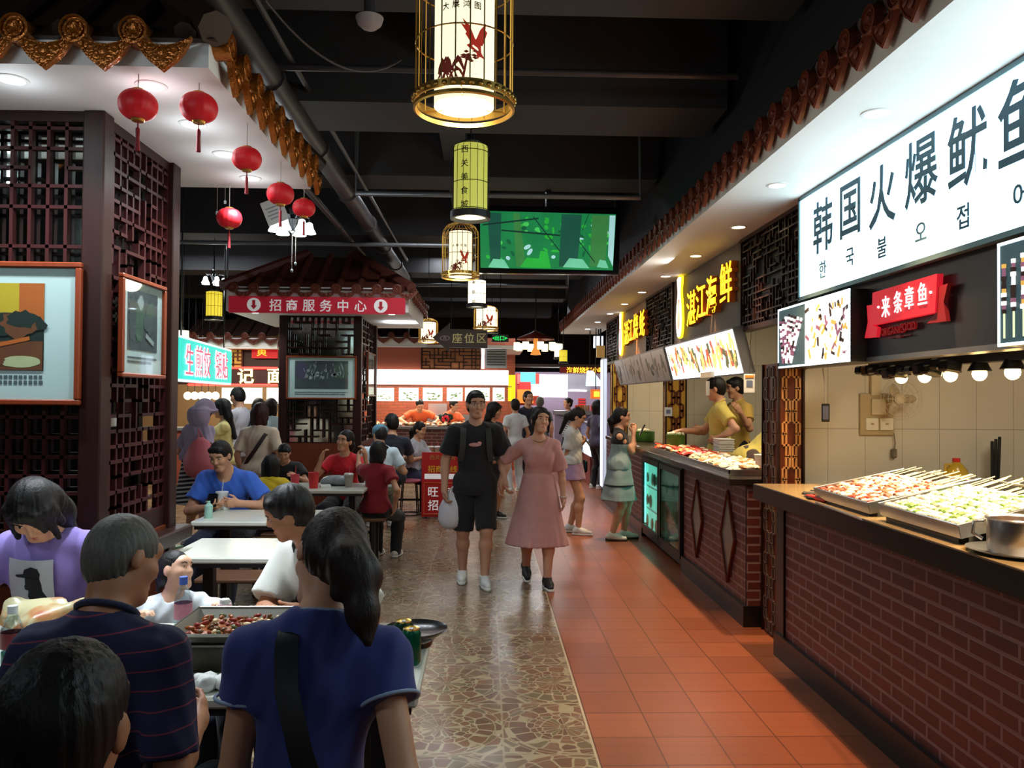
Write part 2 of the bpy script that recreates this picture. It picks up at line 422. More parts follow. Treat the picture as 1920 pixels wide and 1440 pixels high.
# ------------------------------------------------------------------ pipes, cables and detector under the ceiling
def pipe(name, label, pts, r, m, cat='pipe', rings=0, group=None):
    b = MB().tube(pts, r, 12 if r > .02 else 6)
    if rings:
        p0, p1 = Vector(pts[0]), Vector(pts[-1])
        for k in range(rings):
            q = p0.lerp(p1, (k+.5)/rings); d = (p1-p0).normalized(); b.cyl(q-d*.03, q+d*.03, r*1.18, n=14)
    return tag(b.build(name, m, None, 40), label, cat, group)
PIPEM = mat('dusty_dark_pipe', (62, 56, 58), 0.45, metal=0.2, var=0.25)
pipe('drain_pipe', 'thick dark drain pipe running away along the ceiling left of the lanterns', [(-1.36, 1.5, 3.62), (-1.36, 14, 3.62)], 0.085, PIPEM, rings=9)
pipe('sprinkler_pipe', 'thin dark pipe beside the thick drain pipe, nearer the gilt eave', [(-1.62, 1.5, 3.5), (-1.62, 14, 3.5)], 0.03, PIPEM, rings=6)
pipe('conduit_pipe', 'thin grey conduit just right of the thick drain pipe', [(-1.2, 1.5, 3.69), (-1.2, 12, 3.69)], 0.018, PIPEM)
pipe('cross_pipe', 'thin horizontal pipe crossing the ceiling behind the hanging cable', [(-1.3, 4.9, 3.66), (1.55, 4.9, 3.66)], 0.022, PIPEM)
for k, (y, z, x0, x1) in enumerate(((7.3, 3.5, -1.2, 1.4), (9.5, 3.45, -4.0, 0.0), (11.8, 3.3, -3.8, 1.2))):
    pipe('steel_rail', ('long grey steel rail hung across behind the green lantern', 'grey steel rail above the red roofed kiosk', 'far grey rail across the hall above the arrow sign')[k],
         [(x0, y, 4.35), (x0, y, z), (x1, y, z), (x1, y, 4.35)], 0.025, GREYM, 'rail')
a0, a1, a2, a3 = at(497, 0, y=3.4), at(560, 80, y=3.6), at(655, 178, y=3.9), at(752, 112, y=4.2)
pts = []
for i in range(25):
    t = i/24; pts.append(a0*(1-t)**3+a1*3*t*(1-t)**2+a2*3*t*t*(1-t)*1.0+a3*t**3)
pipe('sagging_cable', 'thin loose cable sagging in a curve left of the big birdcage lantern', [a0]+[p for p in pts[1:]], 0.006, PIPEM, 'cable')
dt = thing('smoke_detector', 'round dusty smoke detector on the dark ceiling left of the big birdcage lantern', 'smoke detector', at(693, 38, y=4.0))
c = at(693, 38, y=4.0)
MB().lathe([(0, -.045), (.035, -.042), (.06, -.02), (.066, 0), (.07, .012), (0, .02)], c, 24).build('housing', mat('dusty_white_plastic', (150, 136, 134), 0.6), dt, 40)
MB().cyl(c+Vector((0, 0, .015)), (c.x, c.y, 4.35), .03).build('mounting_stem', PIPEM, dt, 40)
tag(dt, None)
# ------------------------------------------------------------------ helpers shared by stalls and pavilions
def fret(b, Q, w, h, nx, ny, t, d, seed=0, keep=0.72):
    """Chinese fretwork: short bars on a grid, interlocked; local x,y in the panel, z out of it"""
    rnd = random.Random(seed); cw, ch = w/nx, h/ny; old = b.M; b.M = Q
    for j in range(ny+1):
        i = 0
        while i < nx:
            if j in (0, ny): L = nx; go = True
            else: L = rnd.choice((1, 2, 2, 3)); go = rnd.random() < keep
            L = min(L, nx-i)
            if go: b.box((-w/2+(i+L/2)*cw, -h/2+j*ch, 0), (L*cw+t, t, d))
            i += L
    for i in range(nx+1):
        j = 0
        while j < ny:
            if i in (0, nx): L = ny; go = True
            else: L = rnd.choice((1, 1, 2, 2)); go = rnd.random() < keep
            L = min(L, ny-j)
            if go: b.box((-w/2+i*cw, -h/2+(j+L/2)*ch, 0), (t, L*ch+t, d*0.9))
            j += L
    b.M = old; return b
def swastika(b, Q, w, h, nx, ny, t, d):
    """regular interlocking key fret as on the lacquered stall posts"""
    cw, ch = w/nx, h/ny; old = b.M; b.M = Q
    for i in range(nx):
        for j in range(ny):
            cx, cy = -w/2+(i+.5)*cw, -h/2+(j+.5)*ch; m = 1 if (i+j) % 2 else -1
            b.box((cx, cy, 0), (t, ch*.96, d)); b.box((cx, cy, 0), (cw*.6, t, d))
            b.box((cx+m*cw*.36, cy+ch*.26, 0), (t, ch*.46, d)); b.box((cx-m*cw*.36, cy-ch*.26, 0), (t, ch*.46, d))
            b.box((cx+m*cw*.2, cy+ch*.48, 0), (cw*.36, t, d)); b.box((cx-m*cw*.2, cy-ch*.48, 0), (cw*.36, t, d))
    b.M = old; return b
TILEG = mat('glazed_golden_brown_tile', (168, 98, 36), 0.2, metal=0.55, var=0.35, scale=30, bump=.55, bscale=70)
TILER = mat('red_brown_roof_tile', (112, 52, 34), 0.4, var=0.25, scale=20)
TILED = mat('dark_roof_tile', (44, 26, 20), 0.5, var=0.3)
def tile_meshes(r, pitch, drop, m):
    """round eave cap and pointed drip tile, modelled facing -Y"""
    a = MB().lathe([(0, .016), (r*.25, .02), (r*.32, .01), (r*.5, .01), (r*.56, .018), (r*.66, .018), (r*.72, .008), (r*.84, .008), (r*.88, .022), (r, .02), (r, -.09), (0, -.09)], n=22, rot=(R(90), 0, 0))
    for k in range(6):
        an = k*PI/3; a.ell((math.cos(an)*r*.42, -.012, math.sin(an)*r*.42), (r*.1, .008, r*.1), None, 8, 5)
    n = 15; w = pitch*.98; out = []
    for i in range(n): x = -w/2+w*i/(n-1); out.append((x, -.02-.035*(1-(2*x/w)**2)))       # concave top
    low = []
    for i in range(n):
        x = w/2-w*i/(n-1); u = abs(2*x/w); low.append((x, -.03-drop*.86*(1-u**2.1)-(drop*.14*(1-u/.25) if u < .25 else 0)))
    q = basis((0, 0, 0), (1, 0, 0), (0, 0, 1))
    d = MB().prism(out+low[1:-1], -.01, .012, q)
    inn = [(x*.82, (z+.03)*.8-.045) for x, z in low[1:-1]]
    top = [(x*.82, z-.012) for x, z in out[1:-1]]
    ring = top+inn
    d.tube([q @ Vector((x, z, .013)) for x, z in ring], .005, 5, True)
    d.ell((0, -.016, -.03-drop*.45), (w*.1, .008, w*.1), None, 10, 6); 
    for s_ in (-1, 1): d.ell((s_*w*.2, -.015, -.03-drop*.3), (w*.09, .006, w*.06), (0, s_*.5, 0), 8, 5)
    return a, d
def eave_run(root, p0, p1, pitch, r, drop, m, first=None):
    """a row of caps and drips from p0 to p1 (viewed from outside, left to right)"""
    p0, p1 = Vector(p0), Vector(p1); L = (p1-p0).length; n = int(L/pitch); ux = (p1-p0).normalized(); rz = math.atan2(ux.y, ux.x)
    A, D = tile_meshes(r, pitch, drop, m)
    a0 = d0 = None; W = wm(root).inverted()
    for k in range(n):
        c = p0+ux*pitch*(k+.5)
        if a0 is None: a = a0 = A.build('tile_cap', m, root, 40); d = d0 = D.build('drip_tile', m, root, 40)
        else:
            a = a0.copy(); COL.objects.link(a); d = d0.copy(); COL.objects.link(d)
        a.matrix_basis = Matrix.Translation(c) @ Matrix.Rotation(rz, 4, 'Z')
        d.matrix_basis = Matrix.Translation(c+ux*pitch*.5) @ Matrix.Rotation(rz, 4, 'Z')
DL = {}
def downlight(loc, color, power, label, group, r=0.05, strength=30, angle=110, lens=(255, 240, 220), halo=0):
    t = thing('downlight', label, 'downlight', loc, 0, group); x, y, z = loc
    MB().lathe([(r*1.0, 0.004), (r*1.05, -.006), (r*1.35, -.004), (r*1.38, .002), (r*1.0, .004)], loc, 24).build('trim_ring', mat('white_metal_ring', (225, 225, 222), .4), t, 40)
    MB().lathe([(0, -.004), (r, -.003), (r, .002), (0, .003)], loc, 20).build('lens', glow('lamp_lens_%d_%d_%d' % lens, lens, strength), t, 40)
    if halo: l = lamp('downlight_halo', 'POINT', (x, y, z-.14), halo, color, .05); l.parent = t; l.matrix_parent_inverse = wm(t).inverted()  # added point lamp under the lens, brightens the soffit around it
    l = lamp('downlight_beam', 'SPOT', (x, y, z-.02), power, color, .04, (0, 0, 0), R(angle), .85); l.parent = t; l.matrix_parent_inverse = wm(t).inverted()
    return t

# ------------------------------------------------------------------ right-hand canopy with tiled eave
XS, ZS = 2.1, 2.97            # fascia plane of the stalls, soffit height
cn = thing('tiled_canopy', 'long canopy over the right-hand stalls, white underside edged with red-brown tiles', 'canopy', (1.53, -2, 0))
MB().bx(1.53, 2.3, -2, 16.5, ZS, ZS+.06).build('soffit', WHITEP, cn)
MB().bx(1.53, 1.56, -2, 16.5, ZS+.06, ZS+.2).build('fascia', WHITEP, cn)
rf = MB()
y = -2.0
for k in range(88):
    yy = -2+.21*k
    rf.tube([(1.52, yy+.105, ZS+.17), (1.62, yy+.105, ZS+.25), (1.75, yy+.105, ZS+.42)], .055, 8)
    rf.add([(1.5, yy, ZS+.14), (1.5, yy+.21, ZS+.14), (1.75, yy+.21, ZS+.4), (1.75, yy, ZS+.4)], [(0, 1, 2, 3)])
rf.build('roof_tiles', TILED, cn, 40)
eave_run(cn, (1.5, 16.4, ZS+.17), (1.5, 1.8, ZS+.17), .21, .058, .13, TILER)
ys = (1.1, 2.35, 3.6, 4.85, 6.05, 7.3, 8.54, 9.85, 11.1, 12.4, 13.8, 15.2)
for k, yv in enumerate(ys):
    warm = (1, .62, .3) if yv in (7.3, 9.85, 11.1) else ((1, .74, .46) if yv < 12 else (.75, .86, 1))
    lens = (255, 226, 180) if yv < 12 else (225, 238, 255)
    lb = 'recessed ceiling light in the white canopy soffit, ' + ('just left of the big white signboard' if k == 4 else 'in the row of lights above the counters')
    downlight((1.92 if yv > 5.5 else 1.78, yv, ZS), warm if yv > 5.5 else (1, .6, .3), 290 if yv < 6.2 else (270 if yv < 12 else 130), lb, 'recessed lights in the canopy over the right-hand stalls' if k != 4 else None, .048, 14, 62, lens)

# ------------------------------------------------------------------ near grill stall: counter, signs
ct = thing('brick_counter', 'long dark brick serving counter with granite top at lower right', 'counter', (2.2, 2, 0))
MB().bx(1.9, 2.72, -2, 5.14, .15, 1.04).build('brick_front', [BRICK], ct)
MB().bx(1.87, 2.72, -2, 5.15, 0, .15).build('plinth', BLACKT, ct)
MB().bx(1.75, 2.76, -2, 5.18, 1.045, 1.1, .006).build('worktop', GRANITE, ct)
MB().bx(1.745, 1.775, -2, 5.185, 1.0, 1.099, .004).build('worktop_edge', GRANEDGE, ct)
MB().bx(1.885, 1.91, 5.02, 5.145, .15, 1.04).build('corner_post', BLACKT, ct)
SIGNW = glow('white_lightbox_face', (214, 246, 255), 5.2)
LETTER = mat('steel_blue_lettering', (70, 112, 134), 0.6, var=0)
x0 = 2.04
sg = thing('lit_signboard', 'huge glowing white signboard with slate blue Chinese and Korean lettering', 'signboard', (x0, 3.0, 2.32))
MB().bx(x0+.01, XS+.1, .9, 5.16, 2.30, 2.965).build('cabinet', GREYM, sg)
MB().bx(x0, x0+.01, .92, 5.14, 2.32, 2.945).build('face', SIGNW, sg)
fr = MB()
for z in (2.305, 2.955): fr.bx(x0-.008, x0+.02, .9, 5.16, z-.012, z+.012)
for yv in (.9, 5.15): fr.bx(x0-.008, x0+.02, yv-.012, yv+.012, 2.3, 2.965)
fr.build('frame', mat('blue_grey_aluminium', (110, 140, 150), .4, .5), sg)
tx = MB()
for ch, u, v in (('韩', 1543, 423), ('国', 1594, 392), ('火', 1654, 366), ('爆', 1727, 320), ('鱿', 1813, 278)):
    p = at(u, v, x=x0-.002); MB().text(ch, RIGHTW(p), .34, .003, .012, .86).build('character', LETTER, sg)
p = at(1900, 228, x=x0-.002); MB().text('鱼', RIGHTW((p.x, p.y-.05, p.z)), .36, .003, .012, .86).build('character', LETTER, sg)
tx = MB()
for ch, u, v in (('한', 1543, 505), ('국', 1594, 482), ('불', 1654, 464), ('오', 1727, 434), ('접', 1806, 406)):
    p = at(u, v, x=x0-.002); MB().text(ch, RIGHTW(p), .115, .003, .012, 1.0).build('korean_character', LETTER, sg)
p = at(1908, 368, x=x0-.002); MB().text('어', RIGHTW((p.x, p.y-.02, p.z)), .115, .003, .012).build('korean_character', LETTER, sg)
bd = thing('dark_fascia_band', 'dark fascia band under the white signboard carrying the red ribbon logo', 'fascia', (XS, 3, 1.86))
MB().bx(XS, XS+.1, .9, 5.5, 1.86, 2.30).build('panel', mat('charcoal_panel', (34, 32, 38), .35), bd)
MB().bx(XS-.008, XS, .9, 5.5, 1.86, 1.885).build('lower_edge', GREYM, bd)
lg = thing('ribbon_logo_sign', 'red ribbon logo sign with white lettering on dark fascia', 'sign', at(1690, 590, x=2.05))
RED = glow('lit_red_face', (214, 30, 48), .75); REDD = mat('dull_red_ribbon', (130, 22, 32), .5)
xr = 2.06
def rq(pts, x): return [at(u, v, x=x) for u, v in pts]
def plate(b, pts, x, th=.02, mi=None):
    """polygon seen face-on on the x-plane, with thickness behind it"""
    f = rq(pts, x); k = [p+Vector((th, 0, 0)) for p in f]; n = len(f)
    return b.add(f+k, [tuple(range(n)), tuple(range(n, 2*n))[::-1]]+[(i, n+i, n+(i+1) % n, (i+1) % n) for i in range(n)], mi)
plate(MB(), ((1636, 549), (1757, 513), (1753, 586), (1634, 610)), 2.05, .03).build('banner', RED, lg)
b = MB(); plate(b, ((1625, 573), (1638, 571), (1636, 610), (1645, 614), (1643, 632), (1621, 634), (1627, 604)), xr, .02)
b.build('ribbon_tail', RED, lg)
b = MB(); plate(b, ((1755, 540), (1777, 531), (1769, 566), (1774, 602), (1738, 607), (1753, 588)), xr, .02)
b.build('ribbon_tail', REDD, lg)
for ch, u, v in (('来', 1661, 575), ('条', 1684, 566), ('章', 1705, 558), ('鱼', 1730, 550), ('·', 1647, 576), ('·', 1745, 548)):
    p = at(u, v, x=2.047); MB().text(ch, RIGHTW(p), .118, .003, .004, .74).build('character', glow('lit_white_lettering', (255, 255, 250), 1.6), lg) if ch != '·' else MB().ell(p, .007, None, 8, 6).build('dot', glow('lit_white_lettering', (255, 255, 250), 1.6), lg)
for wd_, u, v in (('ORGANIC', 1676, 620), ('FOOD', 1706, 612)): MB().text(wd_, RIGHTW(at(u, v, x=2.085)), .055, .012, .004, .9, spacing=1.05).build('small_lettering', mat('dim_red_lettering', (150, 26, 34), .5, emit=.12, ecol=(200, 20, 30)), lg)
b = MB(); p = at(1687, 631, x=2.088); b.box(p, (.012, .22, .004)); b.box(p, (.016, .045, .014)); b.build('rule', REDD, lg)
# skewer photographs in lightboxes
def skewer_box(name, label, y0, y1, z0, z1, seed, dark):
    t = thing(name, label, 'lightbox', (2.0, (y0+y1)/2, z0))
    MB().bx(2.0, XS-.002, y0, y1, z0, z1).build('cabinet', BLACKM, t)
    b = MB(); e = .012
    b.bx(1.994, 2.002, y0, y1, z0, z0+e).bx(1.994, 2.002, y0, y1, z1-e, z1).bx(1.994, 2.002, y0, y0+e, z0, z1).bx(1.994, 2.002, y1-e, y1, z0, z1)
    b.build('lit_rim', glow('cold_led_rim', (225, 245, 255), 2.5), t)
    rnd = random.Random(seed); b = MB()
    mats = [glow('photo_teal', (62, 92, 100), .6), glow('photo_white', (255, 252, 244), 1.5), glow('photo_meat', (150, 96, 120), .9),
            glow('photo_char', (60, 40, 34), .5), glow('photo_yellow', (226, 176, 84), 1.1), glow('photo_stick', (226, 240, 190), 1.2)]
    x = 1.997; ym = y1-(y1-y0)*.42
    b.bx(x, x+.004, ym, y1-e, z0+e, z1-e, 0, 0); b.bx(x, x+.004, y0+e, ym-.006, z0+e, z1-e, 0, 1 if not dark else 0)
    n = 8
    for k in range(n):                                  # fan of long skewers
        yb = y1-.1-.02*k; yt = y1-.03-(y1-ym)*.115*k-.02
        zb, zt = z0+.03, z1-.05-.012*abs(k-3)
        if dark: yb = yt = y1-.04-(y1-ym)*.125*k
        for j in range(18):
            f0, f1 = j/18, (j+.96)/18; c0 = Vector((x-.002, yb+(yt-yb)*f0, zb+(zt-zb)*f0)); c1 = Vector((x-.002, yb+(yt-yb)*f1, zb+(zt-zb)*f1))
            b.cyl(c0, c1, .004 if (j < 6 and dark) else rnd.uniform(.007, .012), n=6, mi=5 if (j < 6 and dark) else rnd.choice((1, 1, 1, 2, 2, 3) if not dark else (1, 2, 3, 3, 4)))
    for k in range(90):                                 # the crowded photograph beside it
        yc = rnd.uniform(y0+.03, ym-.03); zc = rnd.uniform(z0+.04, z1-.04); s = rnd.uniform(.012, .03)
        an = rnd.uniform(0, 3); mi = rnd.choice((1, 1, 4, 4, 3, 2) if zc < (z0+z1)/2+.08 else (1, 1, 3, 3, 4))
        b.box((x-.001, yc, zc), (.004, s*2.2, s*.8), (an, 0, 0), 0, mi)
    b.build('photograph', mats, t)
skewer_box('skewer_lightbox', 'lit photo panel of fanned skewers, left of the red ribbon logo', 4.34, 5.42, 1.862, 2.265, 3, False)
skewer_box('skewer_lightbox', 'lit photo panel of skewers cut off by the right edge of the view', 2.0, 3.06, 1.862, 2.265, 9, True)
# lamp rail with warm heat lamps over the food
hl = thing('heat_lamp_rail', 'black lamp rail with warm bulbs glowing above the food trays', 'heat lamp', (2.45, 4, 1.86))
MB().bx(2.42, 2.5, 2.6, 5.0, 1.84, 1.9).build('rail', BLACKM, hl)
BULB = glow('warm_bulb', (255, 214, 140), 26)
for k in range(8):
    yv = 2.9+k*.25
    MB().lathe([(.018, .05), (.03, .03), (.055, -.02), (.05, -.022), (.02, .02), (0, .05)], (2.45, yv, 1.82), 14).build('lamp_shade', BLACKM, hl, 40)
    MB().ell((2.45, yv, 1.785), (.034, .034, .036), None, 12, 8).build('bulb', BULB, hl, 60)
    if k % 2 == 0:
        l = lamp('heat_lamp_beam', 'SPOT', (2.45, yv+.1, 1.76), 130, (1, .78, .46), .05, (0, 0, 0), R(112), .5); l.parent = hl; l.matrix_parent_inverse = wm(hl).inverted()
b = MB()
rnd = random.Random(5)
for k in range(12): b.box((2.36, 4.0+k*.085, 1.82+rnd.uniform(-.015, .015)), (.09, .075, rnd.uniform(.03, .07)), (0, rnd.uniform(-.3, .3), 0), .01)
b.build('clip_fixture', BLACKG, hl)
lamp('grill_stall_ceiling_light', 'AREA', (3.1, 2.9, 2.85), 46, (1, .9, .72), .8, (0, 0, 0), sy=1.6)
lamp('seafood_stall_ceiling_light', 'AREA', (3.1, 7.4, 2.85), 42, (1, .86, .64), .8, (0, 0, 0), sy=1.6)
lamp('oyster_stall_ceiling_light', 'AREA', (3.0, 10.9, 2.85), 42, (1, .86, .62), .8, (0, 0, 0), sy=1.6)

# food trays
def skewer_tray(label, x0, x1, y0, y1, zf, zb, seed, n, food, group):
    """steel tray tilted up towards the cook, full of skewers whose sticks point to the back right"""
    t = thing('skewer_tray', label, 'tray', (x0, y0, 1.1)); rnd = random.Random(seed)
    Q = basis((x0, (y0+y1)/2, zf), (x1-x0, 0, zb-zf), (0, 1, 0)); L = math.hypot(x1-x0, zb-zf); W = y1-y0
    b = MB(); b.M = Q; d = .05
    b.box((L/2, 0, -d), (L, W, .006)); 
    for s_ in (-1, 1): b.box((L/2, s_*W/2, -d/2), (L, .006, d)); b.box((L*(.5+s_*.5), 0, -d/2), (.006, W, d))
    b.tube([(0, -W/2, 0), (L, -W/2, 0), (L, W/2, 0), (0, W/2, 0)], .006, 6, True)
    b.build('pan', STEEL, t)
    MB().bx(x0+.02, x0+.06, y0+.03, y1-.03, 1.1, zf-d+.0).build('riser', BLACKT, t); MB().bx(x1-.06, x1-.02, y0+.03, y1-.03, 1.1, zb-d).build('riser', BLACKT, t)
    STK = mat('bamboo_stick', (228, 200, 140), .6)
    for k in range(n):
        yy = -W/2+.025+(W-.05)*(k+.5)/n; b = MB(); b.M = Q; f = MB(); f.M = Q; tip = L*rnd.uniform(1.02, 1.16); zt = .012+.05*(k % 3 == 0)
        b.cyl((.03, yy, -.032), (tip, yy+rnd.uniform(-.015, .015), -.006+rnd.uniform(0, .016)), .0026, n=5)
        for j in range(11):
            xx = .03+j*L*.072
            f.box((xx, yy+rnd.uniform(-.004, .004), -.012+rnd.uniform(-.003, .006)), (L*.066, W/n*.98, .026), (rnd.uniform(-.3, .3), 0, rnd.uniform(-.3, .3)), .006, rnd.randrange(len(food)))
        s = f.build('skewer', food, None); s['_w'] = 1
        tag(s, group[1], 'skewer', group[0]); b.build('stick', STK, s)
    return t
FOODA = [mat('pale_squid', (236, 222, 200), .45), mat('red_pepper_meat', (176, 70, 44), .45), mat('grilled_meat', (140, 84, 60), .5), mat('pale_squid', (236, 222, 200), .45)]
FOODB = [mat('white_squid', (244, 236, 214), .42), mat('pale_squid', (236, 222, 200), .45), mat('white_squid', (244, 236, 214), .42), mat('chopped_scallion', (120, 160, 80), .5)]
skewer_tray('steel tray of red and pale skewers, farther along the counter top', 1.8, 2.3, 3.72, 4.34, 1.165, 1.27, 1, 20, FOODA, ('mixed skewers in the farther tray', 'pale and red meat skewer lying in the farther steel tray'))
skewer_tray('steel tray heaped with white skewers beside the metal pot', 1.8, 2.28, 3.0, 3.62, 1.175, 1.29, 2, 22, FOODB, ('white skewers in the nearer tray', 'white squid skewer lying in the tray beside the pot'))
pt = thing('sauce_pot', 'small steel pot on a metal plate at the right end of the counter', 'pot', (1.9, 2.8, 1.1))
MB().lathe([(0, 0), (.092, 0), (.1, .012), (.1, .12), (.108, .126), (.104, .13), (.096, .122), (.094, .02), (0, .018)], (1.9, 2.8, 1.106), 32).build('bowl', STEEL, pt, 40)
MB().tube([(1.81, 2.86, 1.215), (1.78, 2.87, 1.21), (1.775, 2.87, 1.17), (1.805, 2.86, 1.15)], .007, 8).build('handle', STEEL, pt, 60)
MB().lathe([(0, 0), (.093, 0)], (1.9, 2.8, 1.205), 24).build('sauce', mat('brown_sauce', (120, 80, 40), .2), pt)
pl = MB().lathe([(0, 0), (.11, 0), (.15, .012), (.153, .016), (.11, .006), (0, .005)], (1.905, 2.83, 1.1), 36, sx=1, sy=1.1)
tag(pl.build('metal_plate', STEEL, None, 50), 'round metal plate beneath the small steel pot', 'plate')
b = MB(); b.tube([at(1530, 942, z=1.108), at(1618, 975, z=1.108)], .006, 6, mi=0)
tag(b.build('kitchen_tongs', [STEEL]), 'thin steel tongs lying along the front edge of the counter', 'tongs')
b = MB(); rnd = random.Random(8)
for k in range(9):
    c = at(1515+rnd.uniform(-14, 40), 925+rnd.uniform(-4, 8), z=1.11); b.box((c.x+.04, c.y, 1.108), (.05, .09, .012), (0, 0, rnd.uniform(-1, 1)), .004)
tag(b.build('folded_black_bag', mat('black_plastic_film', (26, 26, 28), .3)), 'crumpled black plastic bag at the far end of the near counter', 'bag')
b = MB(); b.box(at(1524, 934, z=1.112)+Vector((.03, 0, 0)), (.045, .2, .018), (0, 0, .1), .005)
tag(b.build('red_packet', mat('red_wrapper', (190, 50, 40), .4)), 'flat red packet lying beside the steel tongs', 'packet')

# things on and against the beige partition of the near stall
W0 = 5.42
eb = thing('switch_panel', 'beige backing board with breaker cover and two sockets on the tiled wall', 'electrical panel', at(1645, 778, y=W0))
def wallbox(b, u0, u1, v0, v1, d, bv=.004, mi=None):
    p, q = at(u0, v1, y=W0-d), at(u1, v0, y=W0-d); return b.bx(p.x, q.x, W0-d, W0, p.z, q.z, bv, mi)
wallbox(MB(), 1613, 1677, 738, 816, .02).build('backing_board', mat('aged_beige_plastic', (176, 158, 120), .5), eb)
wallbox(MB(), 1635, 1662, 748, 778, .035).build('breaker_cover', mat('ivory_plastic', (206, 192, 158), .4), eb)
for u0, u1 in ((1624, 1648), (1651, 1676)):
    s = wallbox(MB(), u0, u1, 784, 807, .032).build('socket', mat('white_socket_plastic', (236, 226, 200), .4), eb)
    c = at((u0+u1)/2, 795, y=W0-.033); MB().box(c, (.02, .004, .012)).build('switch_rocker', mat('aged_beige_plastic', (176, 158, 120), .5), s)
wallbox(MB(), 1634, 1652, 690, 742, .03).build('conduit', mat('ivory_plastic', (206, 192, 158), .4), eb)
fn = thing('wall_fan', 'wall fan with wire guard above the switch panel', 'fan', at(1690, 740, y=W0))
c = at(1690, 748, y=W0-.16)
b = MB()
for rr in (.03, .06, .09, .12, .14): b.tube([c+Vector((rr*math.cos(a*PI/12), 0, rr*math.sin(a*PI/12))) for a in range(24)], .0016, 5, True)
for k in range(16): b.tube([c+Vector((.03*math.cos(k*PI/8), 0, .03*math.sin(k*PI/8))), c+Vector((.14*math.cos(k*PI/8), 0, .14*math.sin(k*PI/8)))], .0014, 4)
b.build('guard', mat('pale_wire', (190, 176, 150), .4), fn)
b = MB()
for k in range(3): b.ell(c+Vector((.06*math.cos(k*2.09), .03, .06*math.sin(k*2.09))), (.06, .006, .03), (0, -k*2.09, 0), 12, 6)
b.build('blades', mat('smoky_plastic', (170, 156, 128), .3), fn, 60)
MB().cyl(c+Vector((0, .02, 0)), (c.x, W0, c.z+.0), .035).build('motor', mat('ivory_plastic', (206, 192, 158), .4), fn, 40)
b = MB(); c = at(1676, 850, y=W0-.02); p = at(1676, 812, y=W0-.02); b.tube([p, p.lerp(c, .5)+Vector((.01, 0, 0)), c], .004, 5); b.box(c, (.035, .03, .06), None, .006)
tag(b.build('hanging_plug', mat('grey_plug', (110, 100, 84), .5)), 'grey plug hanging on its cord under the switch panel', 'plug')
tg = thing('hanging_pass', 'dark phone-shaped pass hanging on a lanyard under the skewer photo', 'pass', at(1547, 772, y=5.0))
a = at(1543, 690, y=5.0); c = at(1548, 757, y=5.0)
MB().tube([a, a.lerp(c, .5)+Vector((.006, 0, 0)), c], .005, 6).build('lanyard', mat('pale_cord', (200, 190, 170), .6), tg)
MB().box(at(1548, 774, y=5.0), (.052, .01, .115), None, .008).build('holder', BLACKM, tg)
MB().box(at(1548, 774, y=4.993), (.036, .004, .085)).build('card', mat('slate_blue_card', (96, 104, 140), .4), tg)
# small things on the rear worktop of the near stall
sb = thing('rear_worktop', 'steel rear worktop along the beige tiled wall', 'worktop', (3.2, 5.1, 0))
MB().bx(2.8, 4.3, 4.85, 5.4, 1.0, 1.04).build('top', STEEL, sb)
for x in (2.84, 4.26):
    for yv in (4.9, 5.36): MB().bx(x-.02, x+.02, yv-.02, yv+.02, 0, 1.0).build('leg', STEEL, sb)
jp = at(1793, 892, y=5.1); jx = jp.x
oj = thing('oil_jug', 'yellow cooking oil jug with red label on the rear worktop', 'jug', (jx, 5.1, 1.04))
rg = []
for z, w, d in ((0, .075, .06), (.02, .08, .065), (.11, .08, .065), (.16, .07, .06), (.2, .035, .035), (.215, .022, .022)):
    rg.append([(jx+w*math.cos(k*PI/8)*(1 if abs(math.cos(k*PI/8)) < .7 else 1.0), 5.1+d*math.sin(k*PI/8), 1.04+z) for k in range(16)])
MB().loft(rg).build('body', mat('golden_oil', (214, 176, 60), .15, trans=.3), oj, 40)
MB().lathe([(.024, 0), (.024, .025), (0, .027)], (jx, 5.1, 1.253), 16).build('cap', mat('red_cap', (190, 40, 30), .4), oj, 40)
MB().tube([(jx-.02, 5.1, 1.24), (jx-.07, 5.1, 1.235), (jx-.075, 5.1, 1.17)], .01, 8).build('handle', mat('golden_oil', (214, 176, 60), .15, trans=.3), oj, 60)
rg = [[(jx+.082*math.cos(k*PI/8), 5.1+.067*math.sin(k*PI/8), 1.04+z) for k in range(16)] for z in (.03, .095)]
MB().loft(rg).build('label', mat('red_label', (150, 44, 34), .5), oj, 40)
jp = at(1739, 880, y=5.1)
jr = thing('black_jar', 'black lidded jar between the frying pan and the oil jug', 'jar', (jp.x, 5.1, 1.04))
MB().lathe([(0, 0), (.033, 0), (.036, .01), (.036, .1), (.03, .108), (0, .108)], (jp.x, 5.1, 1.04), 20).build('body', BLACKG, jr, 40)
MB().lathe([(.037, 0), (.037, .022), (0, .024)], (jp.x, 5.1, 1.145), 20).build('lid', BLACKM, jr, 40)
jp = at(1695, 888, y=5.1)
fp = thing('frying_pan', 'dark lidded pan on the rear worktop left of the black jar', 'pan', (jp.x, 5.1, 1.04))
MB().lathe([(0, 0), (.11, 0), (.13, .04), (.134, .042), (.12, .01), (0, .01)], (jp.x, 5.1, 1.04), 28).build('body', BLACKM, fp, 40)
MB().lathe([(.13, 0), (.09, .025), (.02, .035), (0, .035)], (jp.x, 5.1, 1.083), 28).build('lid', GREYM, fp, 40)
MB().lathe([(.022, .0), (.022, .016), (0, .018)], (jp.x, 5.1, 1.117), 14).build('lid_knob', BLACKM, fp, 40)
b = MB(); p = at(1897, 905, y=5.1); 
for k in range(3): b.box((p.x+k*.022, 5.3, 1.04+.17), (.016, .02, .34+.03*k), (0, 0.02*k, 0), .004)
tag(b.build('kitchen_knives', BLACKM), 'dark long-handled tools standing at the right end of the rear worktop', 'utensil')

